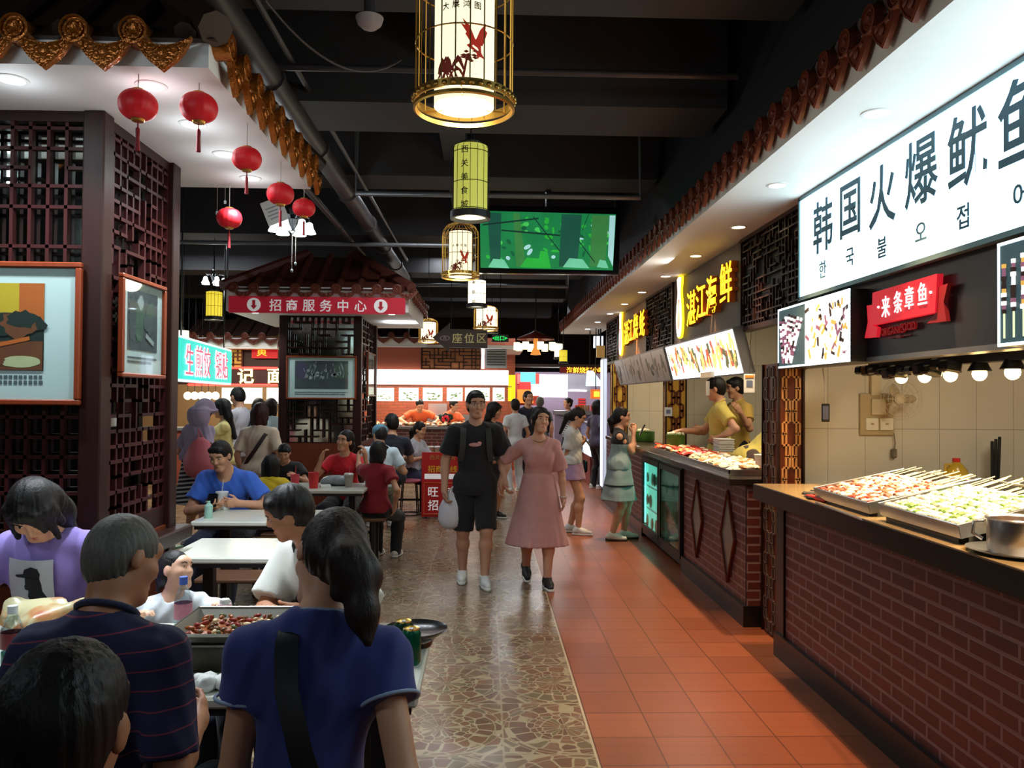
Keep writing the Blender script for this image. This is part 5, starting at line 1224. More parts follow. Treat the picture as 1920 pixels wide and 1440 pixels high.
# ------------------------------------------------------------------ food and drink on the near table
TZ = .75
def tray(label, x0, x1, y0, y1, z, h, m, name='food_tray'):
    t = thing(name, label, 'tray', ((x0+x1)/2, (y0+y1)/2, z)); b = MB(); f = .04
    lo = [(x0+f, y0+f), (x1-f, y0+f), (x1-f, y1-f), (x0+f, y1-f)]; hi = [(x0, y0), (x1, y0), (x1, y1), (x0, y1)]
    b.add([(x, y, z) for x, y in lo]+[(x, y, z+h) for x, y in hi]+[(x, y, z+.004) for x, y in lo]+[((x-(x0+x1)/2)*.985+(x0+x1)/2, (y-(y0+y1)/2)*.985+(y0+y1)/2, z+h) for x, y in hi],
          [(3, 2, 1, 0), (8, 9, 10, 11)]+[(i, (i+1) % 4, 4+(i+1) % 4, 4+i) for i in range(4)]+[(8+i, 12+i, 12+(i+1) % 4, 8+(i+1) % 4) for i in range(4)]+[(4+i, 4+(i+1) % 4, 12+(i+1) % 4, 12+i) for i in range(4)])
    b.tube([(x, y, z+h) for x, y in hi], .006, 6, True); b.build('pan', m, t, 30); return t
DSTEEL = mat('dull_serving_steel', (150, 148, 138), .3, metal=.85)
st = thing('grill_box', 'dark steel warming box carrying the pan of cooked fish', 'grill', (-.74, 2.76, TZ)); MB().bx(-.99, -.46, 2.64, 2.9, TZ, .835).build('body', mat('dark_etched_steel', (70, 66, 58), .3, metal=.7, var=.35, scale=30), st)
b = MB(); b.bx(-1.0, -.45, 2.63, 2.91, .835, .842); b.build('rim', DSTEEL, st)
tray('steel pan of cooked fish on top of the dark warming box', -1.03, -.42, 2.6, 2.94, .842, .04, DSTEEL)
b = MB(); b.bx(-.99, -.46, 2.645, 2.895, .848, .856, 0, 0); rnd = random.Random(21)
for k in range(320): b.ell((max(-.97, min(-.48, rnd.gauss(-.72, .13))), rnd.uniform(2.66, 2.88), .858+rnd.uniform(0, .03)*max(.2, 1-abs(k % 10-5)/6)), (rnd.uniform(.008, .022), rnd.uniform(.006, .012), .007), (rnd.uniform(-.5, .5), rnd.uniform(-.5, .5), rnd.uniform(0, 3)), 7, 4, rnd.randrange(5))
tag(b.build('fish_stew', [mat('orange_sauce', (150, 80, 38), .25), mat('chili_bits', (140, 44, 28), .35), mat('pale_fish', (220, 196, 150), .4), mat('brown_stew', (110, 74, 40), .3), mat('fried_herbs', (96, 100, 56), .5)], None, 70), 'cooked fish with chilli and sauce in the steel pan', 'food', kind='stuff')
def can(label, u, v, y, m, dz=0):
    p = at(u, v, y=y); x = p.x; t = thing('drink_can', label, 'can', (x, y, TZ)); z = TZ+dz
    MB().lathe([(0, 0), (.026, 0), (.033, .01), (.033, .105), (.027, .117)], (x, y, z), 24).build('body', m, t, 40)
    MB().lathe([(.027, .117), (.0275, .121), (.024, .119), (0, .118)], (x, y, z), 24).build('lid', mat('gold_can_lid', (214, 176, 80), .25, metal=.9), t, 40)
    MB().box((x, y-.004, z+.1205), (.012, .022, .002)).build('pull_tab', STEEL, t)
CANG = mat('green_can', (16, 96, 70), .25, metal=.5, var=.2, scale=25)
can('green drink can with gold rim in front of the dark warming box', 441, 1220, 2.57, mat('dark_green_can', (14, 60, 40), .3, metal=.4), 0)
can('bright green can standing farther right on the table end', 771, 1200, 2.72, CANG, .0)
can('green can half hidden behind the bright green can', 757, 1190, 2.81, mat('dark_green_can', (14, 60, 40), .3, metal=.4), .0)
pw = at(800, 1200, y=2.75); t = thing('black_plate', 'black round plate with a white plastic spoon at the table end', 'plate', (-.245, 2.93, TZ))
MB().lathe([(0, .02), (.075, .02), (.11, .03), (.115, .032), (.11, .026), (.075, 0), (0, 0)], (-.25, 2.93, TZ+.03), 40).build('dish', BLACKG, t, 50)
MB().lathe([(0, 0), (.06, 0), (.07, .034), (0, .034)], (-.25, 2.93, TZ), 24).build('foot_ring', BLACKG, t, 40)
sp = thing('plastic_spoon', 'white plastic spoon lying in the black plate', 'spoon', (-.2, 2.8, TZ+.06)); a, c = at(797, 1203, y=2.88), at(838, 1184, y=2.94)
MB().ell(a, (.026, .014, .006), (0, -.2, .2), 14, 6).build('bowl', mat('white_plastic', (226, 226, 220), .35), sp, 60); MB().tube([a, a.lerp(c, .4)+Vector((0, 0, .006)), c], .004, 6).build('handle', mat('white_plastic', (226, 226, 220), .35), sp)
def bottle(label, u, v, y, cap, liquid, lab, h=.22, r=.032):
    p = at(u, v, y=y); x = p.x; t = thing('plastic_bottle', label, 'bottle', (x, y, TZ))
    MB().lathe([(0, 0), (r*.9, 0), (r, .008), (r, h*.3), (r*.93, h*.33), (r, h*.36), (r, h*.62), (r*.75, h*.74), (r*.42, h*.86), (r*.4, h*.9)], (x, y, TZ), 24).build('body', glass('bottle_plastic', (235, 245, 250), .08, .16), t, 40)
    if liquid: MB().lathe([(0, .004), (r*.86, .004), (r*.92, .012), (r*.92, h*.3), (0, h*.3)], (x, y, TZ), 20).build('drink', liquid, t, 40)
    MB().lathe([(r*1.01, h*.36), (r*1.01, h*.6), (r*.98, h*.6)], (x, y, TZ), 24).build('label', lab, t, 60)
    MB().lathe([(r*.46, h*.88), (r*.46, h), (0, h)], (x, y, TZ), 18).build('cap', cap, t, 40)
bottle('clear water bottle with blue cap standing before the girl', 343, 1180, 2.98, mat('blue_cap', (70, 100, 190), .4), None, mat('red_white_label', (190, 120, 140), .4, var=.5, scale=30), .235, .032)
bottle('bottle with white cap and green drink at the left edge of the view', 22, 1250, 2.67, mat('white_cap', (220, 225, 225), .4), mat('green_drink', (20, 110, 70), .2), mat('red_sleeve', (110, 40, 46), .4), .21, .034)
t = thing('pink_figurine_bottle', 'small pink and white bottle behind the fish pan', 'bottle', (-1.03, 3.12, TZ)); p = at(421, 1142, y=3.12)
MB().lathe([(0, 0), (.03, 0), (.032, .02), (.022, .06), (.026, .075), (.024, .1), (0, .102)], (p.x, 3.12, TZ), 18).build('body', mat('pink_white_plastic', (220, 180, 190), .4, var=.3, scale=40), t, 40); MB().lathe([(.018, 0), (.018, .018), (0, .02)], (p.x, 3.12, TZ+.1), 14).build('cap', mat('white_cap', (220, 225, 225), .4), t, 40)
b = MB(); c = at(402, 1275, y=2.5)
for k in range(7): b.ell((c.x+rnd.uniform(-.04, .04), 2.5+rnd.uniform(-.02, .03), TZ+.02), (.035, .03, .02), (rnd.uniform(-1, 1), rnd.uniform(-1, 1), rnd.uniform(0, 3)), 9, 6)
tag(b.build('crumpled_napkin', mat('white_tissue', (226, 228, 224), .7), None, 60), 'crumpled white tissue in front of the dark warming box', 'napkin')
# ------------------------------------------------------------------ things on the farther tables
def cup(label, u, v, y, r, h, m, z=TZ, straw=None, lidm=None):
    p = at(u, v, y=y); x = p.x; t = thing('paper_cup', label, 'cup', (x, y, z))
    MB().lathe([(0, 0), (r*.78, 0), (r, h), (r*1.05, h+.003), (r*.97, h), (r*.8, h*.7), (0, h*.7)], (x, y, z), 22).build('body', m, t, 40)
    if lidm: MB().lathe([(r*1.06, h), (r*1.06, h+.01), (r*.8, h+.02), (0, h+.02)], (x, y, z), 22).build('lid', lidm, t, 40)
    if straw: MB().tube([(x, y, z+h*.5), (x+.01, y, z+h+.09)], .004, 6).build('straw', straw, t)
    return t
REDC = mat('red_paper_cup', (204, 44, 46), .5, var=.15, scale=30); STRAWR = mat('red_straw', (210, 80, 90), .4)
cup('tall red paper cup on the red cup table, left of the cloudy drink', 588, 905, 7.9, .052, .15, REDC)
cup('red patterned cup with pink straw beside the boy in black', 553, 900, 8.0, .045, .12, mat('pink_red_cup', (214, 70, 84), .5, var=.3, scale=40), TZ, STRAWR)
cup('clear cup of cloudy drink with red straw near the woman in red', 654, 905, 8.0, .045, .12, mat('cloudy_drink', (150, 140, 130), .3), TZ, STRAWR, mat('clear_lid', (200, 200, 196), .2))
t = thing('plastic_food_bag', 'grey takeaway bag lying on the red cup table', 'bag', (-1.5, 8.1, TZ)); b = MB(); c = at(630, 890, y=8.15)
for k in range(6): b.ell((c.x+rnd.uniform(-.12, .08), 8.15+rnd.uniform(-.05, .05), TZ+.05), (.1, .08, .05), (rnd.uniform(-.3, .3), rnd.uniform(-.3, .3), 0), 10, 6)
b.build('film', mat('grey_plastic_film', (140, 150, 152), .3), t, 60)
b = MB(); c = at(610, 902, y=7.95); b.box((c.x, 7.95, TZ+.014), (.1, .06, .028), (0, 0, .4), .004); tag(b.build('tissue_pack', mat('white_tissue', (226, 228, 224), .7)), 'small white tissue pack right of the tall red cup', 'tissue')
b = MB(); c = at(343, 1004, y=5.0); b.box((c.x, 4.8, TZ+.006), (.07, .14, .012), (0, 0, 1.2), .004); tag(b.build('green_phone', mat('green_black_case', (30, 70, 40), .3)), 'dark green phone at the left end of the empty white table', 'phone')
b = MB(); p = at(345, 990, y=5.9); b.lathe([(0, 0), (.03, 0), (.03, .09), (.012, .11), (.012, .125), (0, .126)], (-2.03, 5.95, TZ), 16); tag(b.build('small_bottle', mat('pale_green_bottle', (150, 190, 176), .3), None, 40), 'small pale bottle on the left end of the table of the man in blue', 'bottle')
t = thing('milk_tea_cups', 'pair of lidded milk tea cups on the far table', 'cup', (0, 0, 0)) if False else None
for u, lab in ((808, 'milk tea cup on the far table, nearer the notice board'), (820, 'milk tea cup on the far table, right of its twin')): cup(lab, u, 845, 12.1, .045, .14, mat('milk_tea', (190, 150, 130), .4), TZ, STRAWR, mat('white_lid', (226, 222, 220), .4))
# ------------------------------------------------------------------ people: smooth-blended body surfaces
class Sdf:
    """smooth union of tapered capsules and ellipsoids, polygonised by surface nets: one continuous skin"""
    def __init__(s, res): s.res = res; s.P = []; s.post = []; s.bb = []
    def cone(s, a, b, r1, r2, k=.02, op='add', cap=(0, 0), sq=None):
        a, b = np.array(a, float), np.array(b, float); r = max(r1, r2); lo = np.minimum(a, b)-r-k; hi = np.maximum(a, b)+r+k
        s.P.append(('c', a, b, r1, r2, k, op, cap, lo, hi)); return s
    def ell(s, c, ax, r, k=.02, op='add'):
        c = np.array(c, float); A = np.array(ax, float); r = np.array(r, float); e = np.sqrt(((A.T*r)**2).sum(1))+k*1.2
        s.P.append(('e', c, A, r, None, k, op, None, c-e, c+e)); return s
    def cut(s, p, n): s.post.append((np.array(p, float), np.array(n, float)/np.linalg.norm(n))); return s
    def mesh(s, wr=0.0, wl=.09, seed=1, hair=None):
        ad = [p for p in s.P if p[6] == 'add']; pad = 3*s.res
        lo = np.min([p[8] for p in ad], 0)-pad; hi = np.max([p[9] for p in ad], 0)+pad
        n = np.ceil((hi-lo)/s.res).astype(int)+1; g = np.full(n, .5, np.float32)
        ax = [(lo[i]+np.arange(n[i])*s.res).astype(np.float32) for i in range(3)]
        for t, a, b, r1, r2, k, op, cap, pl, ph in s.P:
            m = pad if op == 'add' else 0
            i0 = np.clip(np.floor((pl-m-lo)/s.res).astype(int), 0, n); i1 = np.clip(np.ceil((ph+m-lo)/s.res).astype(int)+1, 0, n)
            if (i1 <= i0).any(): continue
            sl = tuple(slice(i0[i], i1[i]) for i in range(3))
            x = ax[0][sl[0]][:, None, None]-np.float32(a[0]); y = ax[1][sl[1]][None, :, None]-np.float32(a[1]); z = ax[2][sl[2]][None, None, :]-np.float32(a[2])
            if t == 'c':
                d = b-a; L2 = float(d@d)+1e-12; h0 = (x*d[0]+y*d[1]+z*d[2])/L2; h = np.clip(h0, 0, 1)
                v = np.sqrt((x-d[0]*h)**2+(y-d[1]*h)**2+(z-d[2]*h)**2)-(r1+(r2-r1)*h); L = math.sqrt(L2)
                if cap[1]: v = np.maximum(v, (h0-1)*L)
                if cap[0]: v = np.maximum(v, -h0*L)
            else:
                A, r = b, r1; q = [x*A[i][0]+y*A[i][1]+z*A[i][2] for i in range(3)]
                k0 = np.sqrt((q[0]/r[0])**2+(q[1]/r[1])**2+(q[2]/r[2])**2); k1 = np.sqrt((q[0]/r[0]**2)**2+(q[1]/r[1]**2)**2+(q[2]/r[2]**2)**2)+1e-6
                v = k0*(k0-1)/k1
            o = g[sl]
            if op == 'add': hh = np.maximum(k-np.abs(o-v), 0)/max(k, 1e-6); g[sl] = np.minimum(o, v)-hh*hh*k*.25
            else: hh = np.maximum(k-np.abs(o+v), 0)/max(k, 1e-6); g[sl] = np.maximum(o, -v)+hh*hh*k*.25
        X, Y, Z = ax[0][:, None, None], ax[1][None, :, None], ax[2][None, None, :]
        if wr > 0:
            rn = np.random.RandomState(seed); w = 0
            for q in range(5): f = rn.normal(size=3); f *= (2*PI/(wl*(.6+.5*q)))/np.linalg.norm(f); f[2] *= .7; w = w+np.sin(X*f[0]+Y*f[1]+Z*f[2]+rn.uniform(0, 6))*(.4+.6*rn.rand())
            g += (wr*.5*w).astype(np.float32)
        if hair:
            c, amp, fz = hair; rn = np.random.RandomState(seed); th = np.arctan2(X-c[0], Y-c[1]); w = 0
            for q in range(5): w = w+np.sin(th*rn.randint(9, 46)+Z*rn.uniform(-fz, fz)+rn.uniform(0, 6)+(X+Y)*rn.uniform(-30, 30))
            g += (amp*.4*w).astype(np.float32)
        for p, nn in s.post: g = np.maximum(g, ((X-p[0])*nn[0]+(Y-p[1])*nn[1]+(Z-p[2])*nn[2]).astype(np.float32))
        return surfnet(g, lo, s.res)
def surfnet(g, lo, res):
    ins = g < 0; nx, ny, nz = g.shape; cnt = np.zeros((nx-1, ny-1, nz-1), np.int8)
    C = [(i, j, k) for i in (0, 1) for j in (0, 1) for k in (0, 1)]
    for i, j, k in C: cnt += ins[i:nx-1+i, j:ny-1+j, k:nz-1+k]
    I, J, K = np.nonzero((cnt > 0) & (cnt < 8)); idx = np.full(cnt.shape, -1, np.int32); idx[I, J, K] = np.arange(len(I))
    acc = np.zeros((len(I), 3)); num = np.zeros(len(I)); val = {c: g[I+c[0], J+c[1], K+c[2]] for c in C}
    for c in C:
        for a in range(3):
            if c[a] == 0:
                e = list(c); e[a] = 1; e = tuple(e); u, v = val[c], val[e]; m = (u < 0) != (v < 0); t = np.where(m, u/np.where(m, u-v, 1), 0)
                for b in range(3): acc[:, b] += np.where(m, c[b]+(t if b == a else 0), 0)
                num += m
    V = (np.stack([I, J, K], 1)+acc/num[:, None])*res+lo; Q = []
    for a in range(3):
        b, c = (a+1) % 3, (a+2) % 3; s0 = [slice(None)]*3; s1 = [slice(None)]*3; s0[a] = slice(0, -1); s1[a] = slice(1, None)
        A, B = ins[tuple(s0)], ins[tuple(s1)]; E = np.array(np.nonzero(A != B)).T; E = E[(E[:, b] > 0) & (E[:, c] > 0) & (E[:, b] < g.shape[b]-1) & (E[:, c] < g.shape[c]-1)]
        def cell(db, dc): q = E.copy(); q[:, b] -= db; q[:, c] -= dc; return idx[q[:, 0], q[:, 1], q[:, 2]]
        q = np.stack([cell(1, 1), cell(0, 1), cell(0, 0), cell(1, 0)], 1); f = A[E[:, 0], E[:, 1], E[:, 2]]; q[~f] = q[~f][:, ::-1]; Q.append(q)
    return V, np.concatenate(Q)
def put(name, VQ, m, parent, mats=None, midx=None):
    V, Q = VQ; me = bpy.data.meshes.new(name); me.vertices.add(len(V)); me.vertices.foreach_set('co', V.astype(np.float32).ravel())
    me.loops.add(len(Q)*4); me.loops.foreach_set('vertex_index', Q.astype(np.int32).ravel()); me.polygons.add(len(Q))
    me.polygons.foreach_set('loop_start', np.arange(0, len(Q)*4, 4, dtype=np.int32)); me.polygons.foreach_set('loop_total', np.full(len(Q), 4, np.int32))
    for x in (mats or [m]): me.materials.append(x)
    if midx is not None: me.polygons.foreach_set('material_index', midx(V[Q].mean(1)).astype(np.int32))
    me.polygons.foreach_set('use_smooth', np.ones(len(Q), bool)); me.update(); me.validate()
    o = bpy.data.objects.new(name, me); COL.objects.link(o); o.parent = parent; return o
def skin(name, rgb, rough=.5): return mat(name, rgb, rough, var=.05, scale=9, bump=.04, bscale=200)
SKIN = skin('warm_skin', (206, 152, 120)); SKINL = skin('light_skin', (224, 176, 148)); SKINT = skin('tan_skin', (172, 116, 84))
def cloth(name, rgb, rough=.85, var=.1): return mat(name, rgb, rough, var=var, scale=18, bump=.12, bscale=260, sheen=.15)
def hairmat(name, rgb):
    if name in _M: return _M[name]
    t = NT(name); mp = t.n('ShaderNodeMapping'); t.set(mp.inputs[0], t.obj()); mp.inputs['Scale'].default_value = (90, 90, 9)
    f = t.noise(2.0, mp.outputs[0], 4); c = lin(rgb); t.p(Base_Color=t.mix(f, tuple(x*.4 for x in c[:3])+(1,), tuple(min(1, x*1.3) for x in c[:3])+(1,)), Roughness=.5, Specular_IOR_Level=.28); t.bump(f, .5, .004); _M[name] = t.mat; return t.mat
HAIRB = hairmat('black_hair', (22, 18, 18)); HAIRBR = hairmat('dark_brown_hair', (38, 26, 22)); HAIRG = hairmat('greying_hair', (96, 94, 88)); HAIRM = hairmat('maroon_brown_hair', (58, 26, 26))
EYEW = mat('eye_white', (210, 205, 200), .3, var=0); EYED = mat('dark_iris', (20, 14, 12), .2, var=0); LIPM = mat('lip_tint', (168, 84, 76), .45, var=.05); BROW = mat('eyebrow_black', (28, 22, 20), .8, var=0)
def ik(S, T, a, b, hint):
    S, T, hint = np.array(S, float), np.array(T, float), np.array(hint, float); d = T-S; L = np.linalg.norm(d); M = a+b-1e-3
    if L > M: d *= M/L; L = M; T = S+d
    u = d/L; c = (a*a-b*b+L*L)/(2*L); h = math.sqrt(max(0, a*a-c*c)); hp = hint-u*(hint@u); hp /= (np.linalg.norm(hp)+1e-9); return S+u*c+hp*h, T
def nrm(v): v = np.array(v, float); return v/(np.linalg.norm(v)+1e-9)
def person(label, x, y, yaw, H=1.68, sex='m', sit=None, lean=0., side=0., head=(0, 0, 0), hands=None, feet=None, wear=None, hair='short', hm=None, sk=None, res=.009, group=None, face=True, z=0., fat=1., neckf=0., shrug=0., knees=None, hscale=1.):
    """x, y: hips on the floor plan; yaw: 0 faces the camera side (-Y), 90 faces +X. Local frame: forward -Y, the person's left +X."""
    wear = wear or {}; hands = hands or {}; feet = feet or {}; sk = sk or SKIN; hm = hm or HAIRB; s = H/1.7; f_ = sex == 'f'
    root = thing('person', label, 'person', (x, y, z), R(yaw), group, world=False)
    hipz = .92*s if sit is None else sit+.11*s; P = np.array((0, 0, hipz)); l, sd = R(lean), R(side)
    eu = np.array((math.sin(sd)*math.cos(l), -math.sin(l), math.cos(l)*math.cos(sd))); ex = nrm(np.array((1, 0, 0))-eu*eu[0]); ef = np.cross(eu, ex)*1.0
    if ef[1] > 0: ef = -ef
    T = lambda a, f, u: P+(ex*a+ef*f+eu*u)*s
    A3 = np.array((ex, ef, eu))
    shw = (.158 if f_ else .178)*fat**.5; shl, shr = T(shw, 0, .435+shrug), T(-shw, 0, .435+shrug); nb = T(0, 0, .5)
    hy, hp, hr = (R(a) for a in head)
    hu = np.array((math.sin(hr), -math.sin(hp)*math.cos(hr), math.cos(hp)*math.cos(hr))); hf = np.array((math.sin(hy)*math.cos(hp), -math.cos(hy)*math.cos(hp), -math.sin(hp)))
    hf = nrm(hf); hu = nrm(hu-hf*(hu@hf)); hx = np.cross(hu, -hf); hx = nrm(np.cross(hf, hu))*-1.0
    if np.dot(np.cross(hx, hf), hu) == 0: pass
    hs = s*hscale*(1.04 if H > 1.4 else 1.0+.35*(1.4-H))
    nt = nb+(eu*.075+ef*(.012+neckf))*s; HC = nt+hu*.105*hs+hf*.014*hs
    Hh = lambda a, f, u: HC+(hx*a+hf*f+hu*u)*hs
    AH = np.array((hx, hf, hu))
    ua, fa = .285*s, .25*s; arms = {}
    for sdn, S, sg in (('L', shl, 1), ('R', shr, -1)):
        h = hands.get(sdn, {}); t = h.get('to'); t = T(sg*.24, .06, -.06) if t is None else np.array(t, float)
        el, w = ik(S, t, ua, fa, h.get('hint', (sg*.5, .6, -.5))); d = nrm(w-el); arms[sdn] = (S, el, w, nrm(h.get('dir', d)), h)
    th, sh = .43*s, .42*s; legs = {}
    for sdn, sg in (('L', 1), ('R', -1)):
        hip = P+np.array((sg*.088*s, 0, -.02*s)); ft = feet.get(sdn)
        if sit is None:
            ft = ft or (sg*.1, 0, 0); ank = np.array((ft[0], ft[1], .075*s+(ft[2] if len(ft) > 2 else 0))); kn, ank = ik(hip, ank, th, sh, (sg*.1, -1, 0))
        else:
            ft = ft or (sg*.13, -.42*s, 0); ank = np.array((ft[0], ft[1], .075*s)); kn, ank = ik(hip, ank, th, sh, (sg*.12, -.6, .8))
        legs[sdn] = (hip, kn, ank, ft)
    def torso(b, g, k=.05, low=True):
        F = fat
        b.ell(T(0, -.005, .0), A3, (.158*F*s+g, .108*F*s+g, .12*s+g), k)
        b.ell(T(0, .0, .17), A3, ((.122 if f_ else .14)*F*s+g, .092*F*s+g, .15*s+g), k)
        b.ell(T(0, .005, .35), A3, ((.14 if f_ else .16)*F*s+g, .102*F*s+g, .155*s+g), k)
        if f_ and H > 1.4:
            for q in (-1, 1): b.ell(T(q*.062, .07, .33), A3, (.062*s+g, .045*s+g, .065*s+g), .06)
        b.cone(shl, shr, .044*s+g, .044*s+g, k); b.cone(T(0, -.012, .515), shl+(shr-shl)*.06, .04*s+g*.4, .042*s+g*.6, .05); b.cone(T(0, -.012, .515), shr+(shl-shr)*.06, .04*s+g*.4, .042*s+g*.6, .05)
    def leg(b, q, g, fr=2.0, r0=None, k=.03, flare=0., cap=True):
        hip, kn, ank, _ = legs[q]; F = fat**.5; R0, R1, R2, R3 = .085*F*s+g, .056*s+g, .056*s+g, .036*s+g
        if fr <= 1: e = hip+(kn-hip)*fr; b.cone(hip, e, R0, R0+(R1-R0)*fr+flare, k, cap=(0, 1 if cap else 0)); return
        b.cone(hip, kn, R0, R1, k); m = kn+(ank-kn)*.3; back = np.array((0, .012*s, 0)); t2 = fr-1
        b.cone(kn, m+back, R1-.004, R2, k)
        if t2 >= .999: b.cone(m+back, ank, R2, R3+flare, k)
        elif t2 > .3: e = m+(ank-m)*(t2-.3)/.7; b.cone(m+back, e, R2, R2+(R3-R2)*(t2-.3)/.7+flare, k, cap=(0, 1))
    def arm(b, q, g, fr=2.0, flare=0., k=.025):
        S, el, w, d, _ = arms[q]; F = fat**.5; thin = .86 if f_ else 1.0; R0, R1, R2 = .05*F*s*thin+g, .039*s*thin+g, .027*s*thin+g
        if fr < 1: b.cone(S, S+(el-S)*fr, R0+.004, R0+(R1-R0)*fr+flare, k, cap=(0, 1)); return
        b.cone(S, el, R0, R1, k); e = el+(w-el)*min(1, fr-1)
        m = el+(e-el)*.3; b.cone(el, m, R1-.002, R1, k); b.cone(m, e, R1, R1+(R2-R1)*min(1, fr-1)+flare, k, cap=(0, 0 if fr >= 2 else 1))
    b = Sdf(res); torso(b, 0)
    for q in 'LR': leg(b, q, 0); arm(b, q, 0)
    b.cone(nb-eu*.03*s, nt+hu*.03*hs-hf*.004, (.05 if f_ else .058)*s, (.046 if f_ else .054)*s, .03)
    # head
    b.ell(Hh(0, -.012, .03), AH, (.074*hs, .092*hs, .086*hs), .02); b.ell(Hh(0, .026, -.032), AH, (.06*hs, .062*hs, .078*hs), .03)
    b.cone(Hh(-.018, .066, -.094), Hh(.018, .066, -.094), .02*hs, .02*hs, .03); b.ell(Hh(0, .07, .04), AH, (.055*hs, .022*hs, .03*hs), .02)
    for q in (-1, 1):
        b.ell(Hh(q*.036, .06, -.02), AH, (.026*hs, .026*hs, .024*hs), .02); b.ell(Hh(q*.076, -.004, -.006), AH, (.011*hs, .02*hs, .031*hs), .008)
        b.ell(Hh(q*.031, .1, .014), AH, (.02*hs, .018*hs, .012*hs), .012, 'sub')
    b.cone(Hh(0, .085, .016), Hh(0, .1, -.02), .007*hs, .01*hs, .012); b.ell(Hh(0, .092, -.024), AH, (.016*hs, .011*hs, .008*hs), .008)
    b.ell(Hh(0, .08, -.062), AH, (.024*hs, .012*hs, .011*hs), .008)
    # hands
    for q, sg in (('L', 1), ('R', -1)):
        S, el, w, d, h = arms[q]; n = nrm(h.get('palm', (-sg, 0, 0))); n = nrm(n-d*(n@d)); t = h.get('thumb', (0, -1, 0)); t = np.array(t, float); t = t-d*(t@d)-n*(t@n); t = nrm(t) if np.linalg.norm(t) > .05 else np.cross(d, n)
        cu = h.get('curl', 25); k_ = s*(.92 if f_ else 1.0); hr_ = max(.0085*k_, res*.95)
        b.cone(w-d*.01, w+d*.02*k_, .026*k_, .027*k_, .02)
        b.ell(w+d*.05*k_, (t, d, n), (.04*k_, .05*k_, .016*k_), .015); b.cone(w+d*.035*k_+t*.02*k_, w+d*.05*k_-t*.02*k_, .018*k_, .017*k_, .01)
        for j, (o, L) in enumerate(((.03, .07), (.01, .078), (-.011, .073), (-.031, .058))):
            p = w+(d*(.088-.006*(j == 3)-.004*(j == 0))+t*o)*k_; a1 = R(cu*(.8+.12*j)); a2 = a1+R(cu*1.1)
            e = p+(d*math.cos(a1)+n*math.sin(a1)+t*o*.8)*L*.55*k_; b.cone(p-d*.012, e, hr_, hr_*.94, .004); b.cone(e, e+(d*math.cos(a2)+n*math.sin(a2)+t*o*.5)*L*.5*k_, hr_*.94, hr_*.8, .003)
        p = w+(d*.022+t*.026)*k_; e = p+(d*.7+t*.62+n*.25)*.042*k_; b.cone(p, e, hr_*1.3, hr_*1.1, .008); b.cone(e, e+nrm(d*.9+t*.2+n*.35)*.034*k_, hr_*1.1, hr_*.85, .004)
    bare = wear.get('bare', False)
    if True:
        for q in 'LR':
            hip, kn, ank, ft = legs[q]; fy = R(ft[3]) if len(ft) > 3 else 0; fd = np.array((math.sin(fy), -math.cos(fy), 0)); zz = ank[2]-.075*s
            b.cone(ank, ank+fd*.02+np.array((0, 0, -.03*s)), .036*s, .036*s, .02); b.cone((ank[0]-fd[0]*.035, ank[1]-fd[1]*.035, zz+.035*s), (ank[0]+fd[0]*.12*s, ank[1]+fd[1]*.12*s, zz+.026*s), .032*s, .03*s, .02); b.cone((ank[0]+fd[0]*.1*s, ank[1]+fd[1]*.1*s, zz+.026*s), (ank[0]+fd[0]*.16*s, ank[1]+fd[1]*.16*s, zz+.022*s), .032*s, .02*s, .02)
    put('body', b.mesh(), sk, root)
    # face details
    if face:
        m = MB()
        for q in (-1, 1):
            up = AH; 
            def loc(pts, sc=1): return [Hh(*p) for p in pts]
        def patch(c, rx, ru, dep, mi=0, n=14):
            V = []; c = np.array(c)
            for k in range(n): a = 2*PI*k/n; V.append(tuple(Hh(c[0]+rx*math.cos(a), c[1]-abs(c[0]+rx*math.cos(a))*.12-dep*.3, c[2]+ru*math.sin(a))))
            V.append(tuple(Hh(c[0], c[1]+dep, c[2]))); return V, [(k, (k+1) % n, n) for k in range(n)]
        for q in (-1, 1):
            e = MB(); e.add(*patch((q*.031, .084, .012), .0145, .0046, .005), 0); e.add(*patch((q*.031, .0862, .012), .0075, .0052, .006), 1); e.build('eye', [EYEW, EYED], None, 170).parent = root
            e = MB(); e.tube([tuple(Hh(q*.015, .091, .03)), tuple(Hh(q*.032, .089, .036)), tuple(Hh(q*.05, .078, .031))], .0035*hs, 5); e.build('eyebrow', BROW, None, 170).parent = root
        e = MB(); e.add(*patch((0, .09, -.059), .02, .0045, .005)); e.add(*patch((0, .09, -.067), .018, .005, .005)); e.build('lips', LIPM, None, 170).parent = root
    # hair
    if hair:
        b = Sdf(min(res, .007)); amp, fz = .0022, 8; gl = dict(short=.008, side=.012, bob=.014, long=.014, pony=.009, bun=.009, crop=.004).get(hair, .01)
        b.ell(Hh(0, -.016, .034), AH, ((.074+gl)*hs, (.092+gl)*hs, (.086+gl)*hs), .01); b.ell(Hh(0, -.045, -.01), AH, ((.07+gl*.7)*hs, (.06+gl*.7)*hs, (.075+gl)*hs), .03)
        top = .056 if hair in ('short', 'crop', 'pony', 'bun') else .046
        b.ell(Hh(0, .1, -.022), AH, (.066*hs, .062*hs, (top+.022)*hs), .012, 'sub')
        for q in (-1, 1):
            if hair in ('short', 'crop', 'pony', 'bun'): b.ell(Hh(q*.085, .02, -.04), AH, (.03*hs, .045*hs, .05*hs), .01, 'sub')
            if hair in ('bob', 'long', 'side'): b.cone(Hh(q*.07, .02, .05), Hh(q*.078, .012, -.07), .02*hs, .018*hs, .02)
        if hair in ('short',) and face: b.cone(Hh(-.045, .06, .082), Hh(.04, .062, .078), .017*hs, .018*hs, .03)
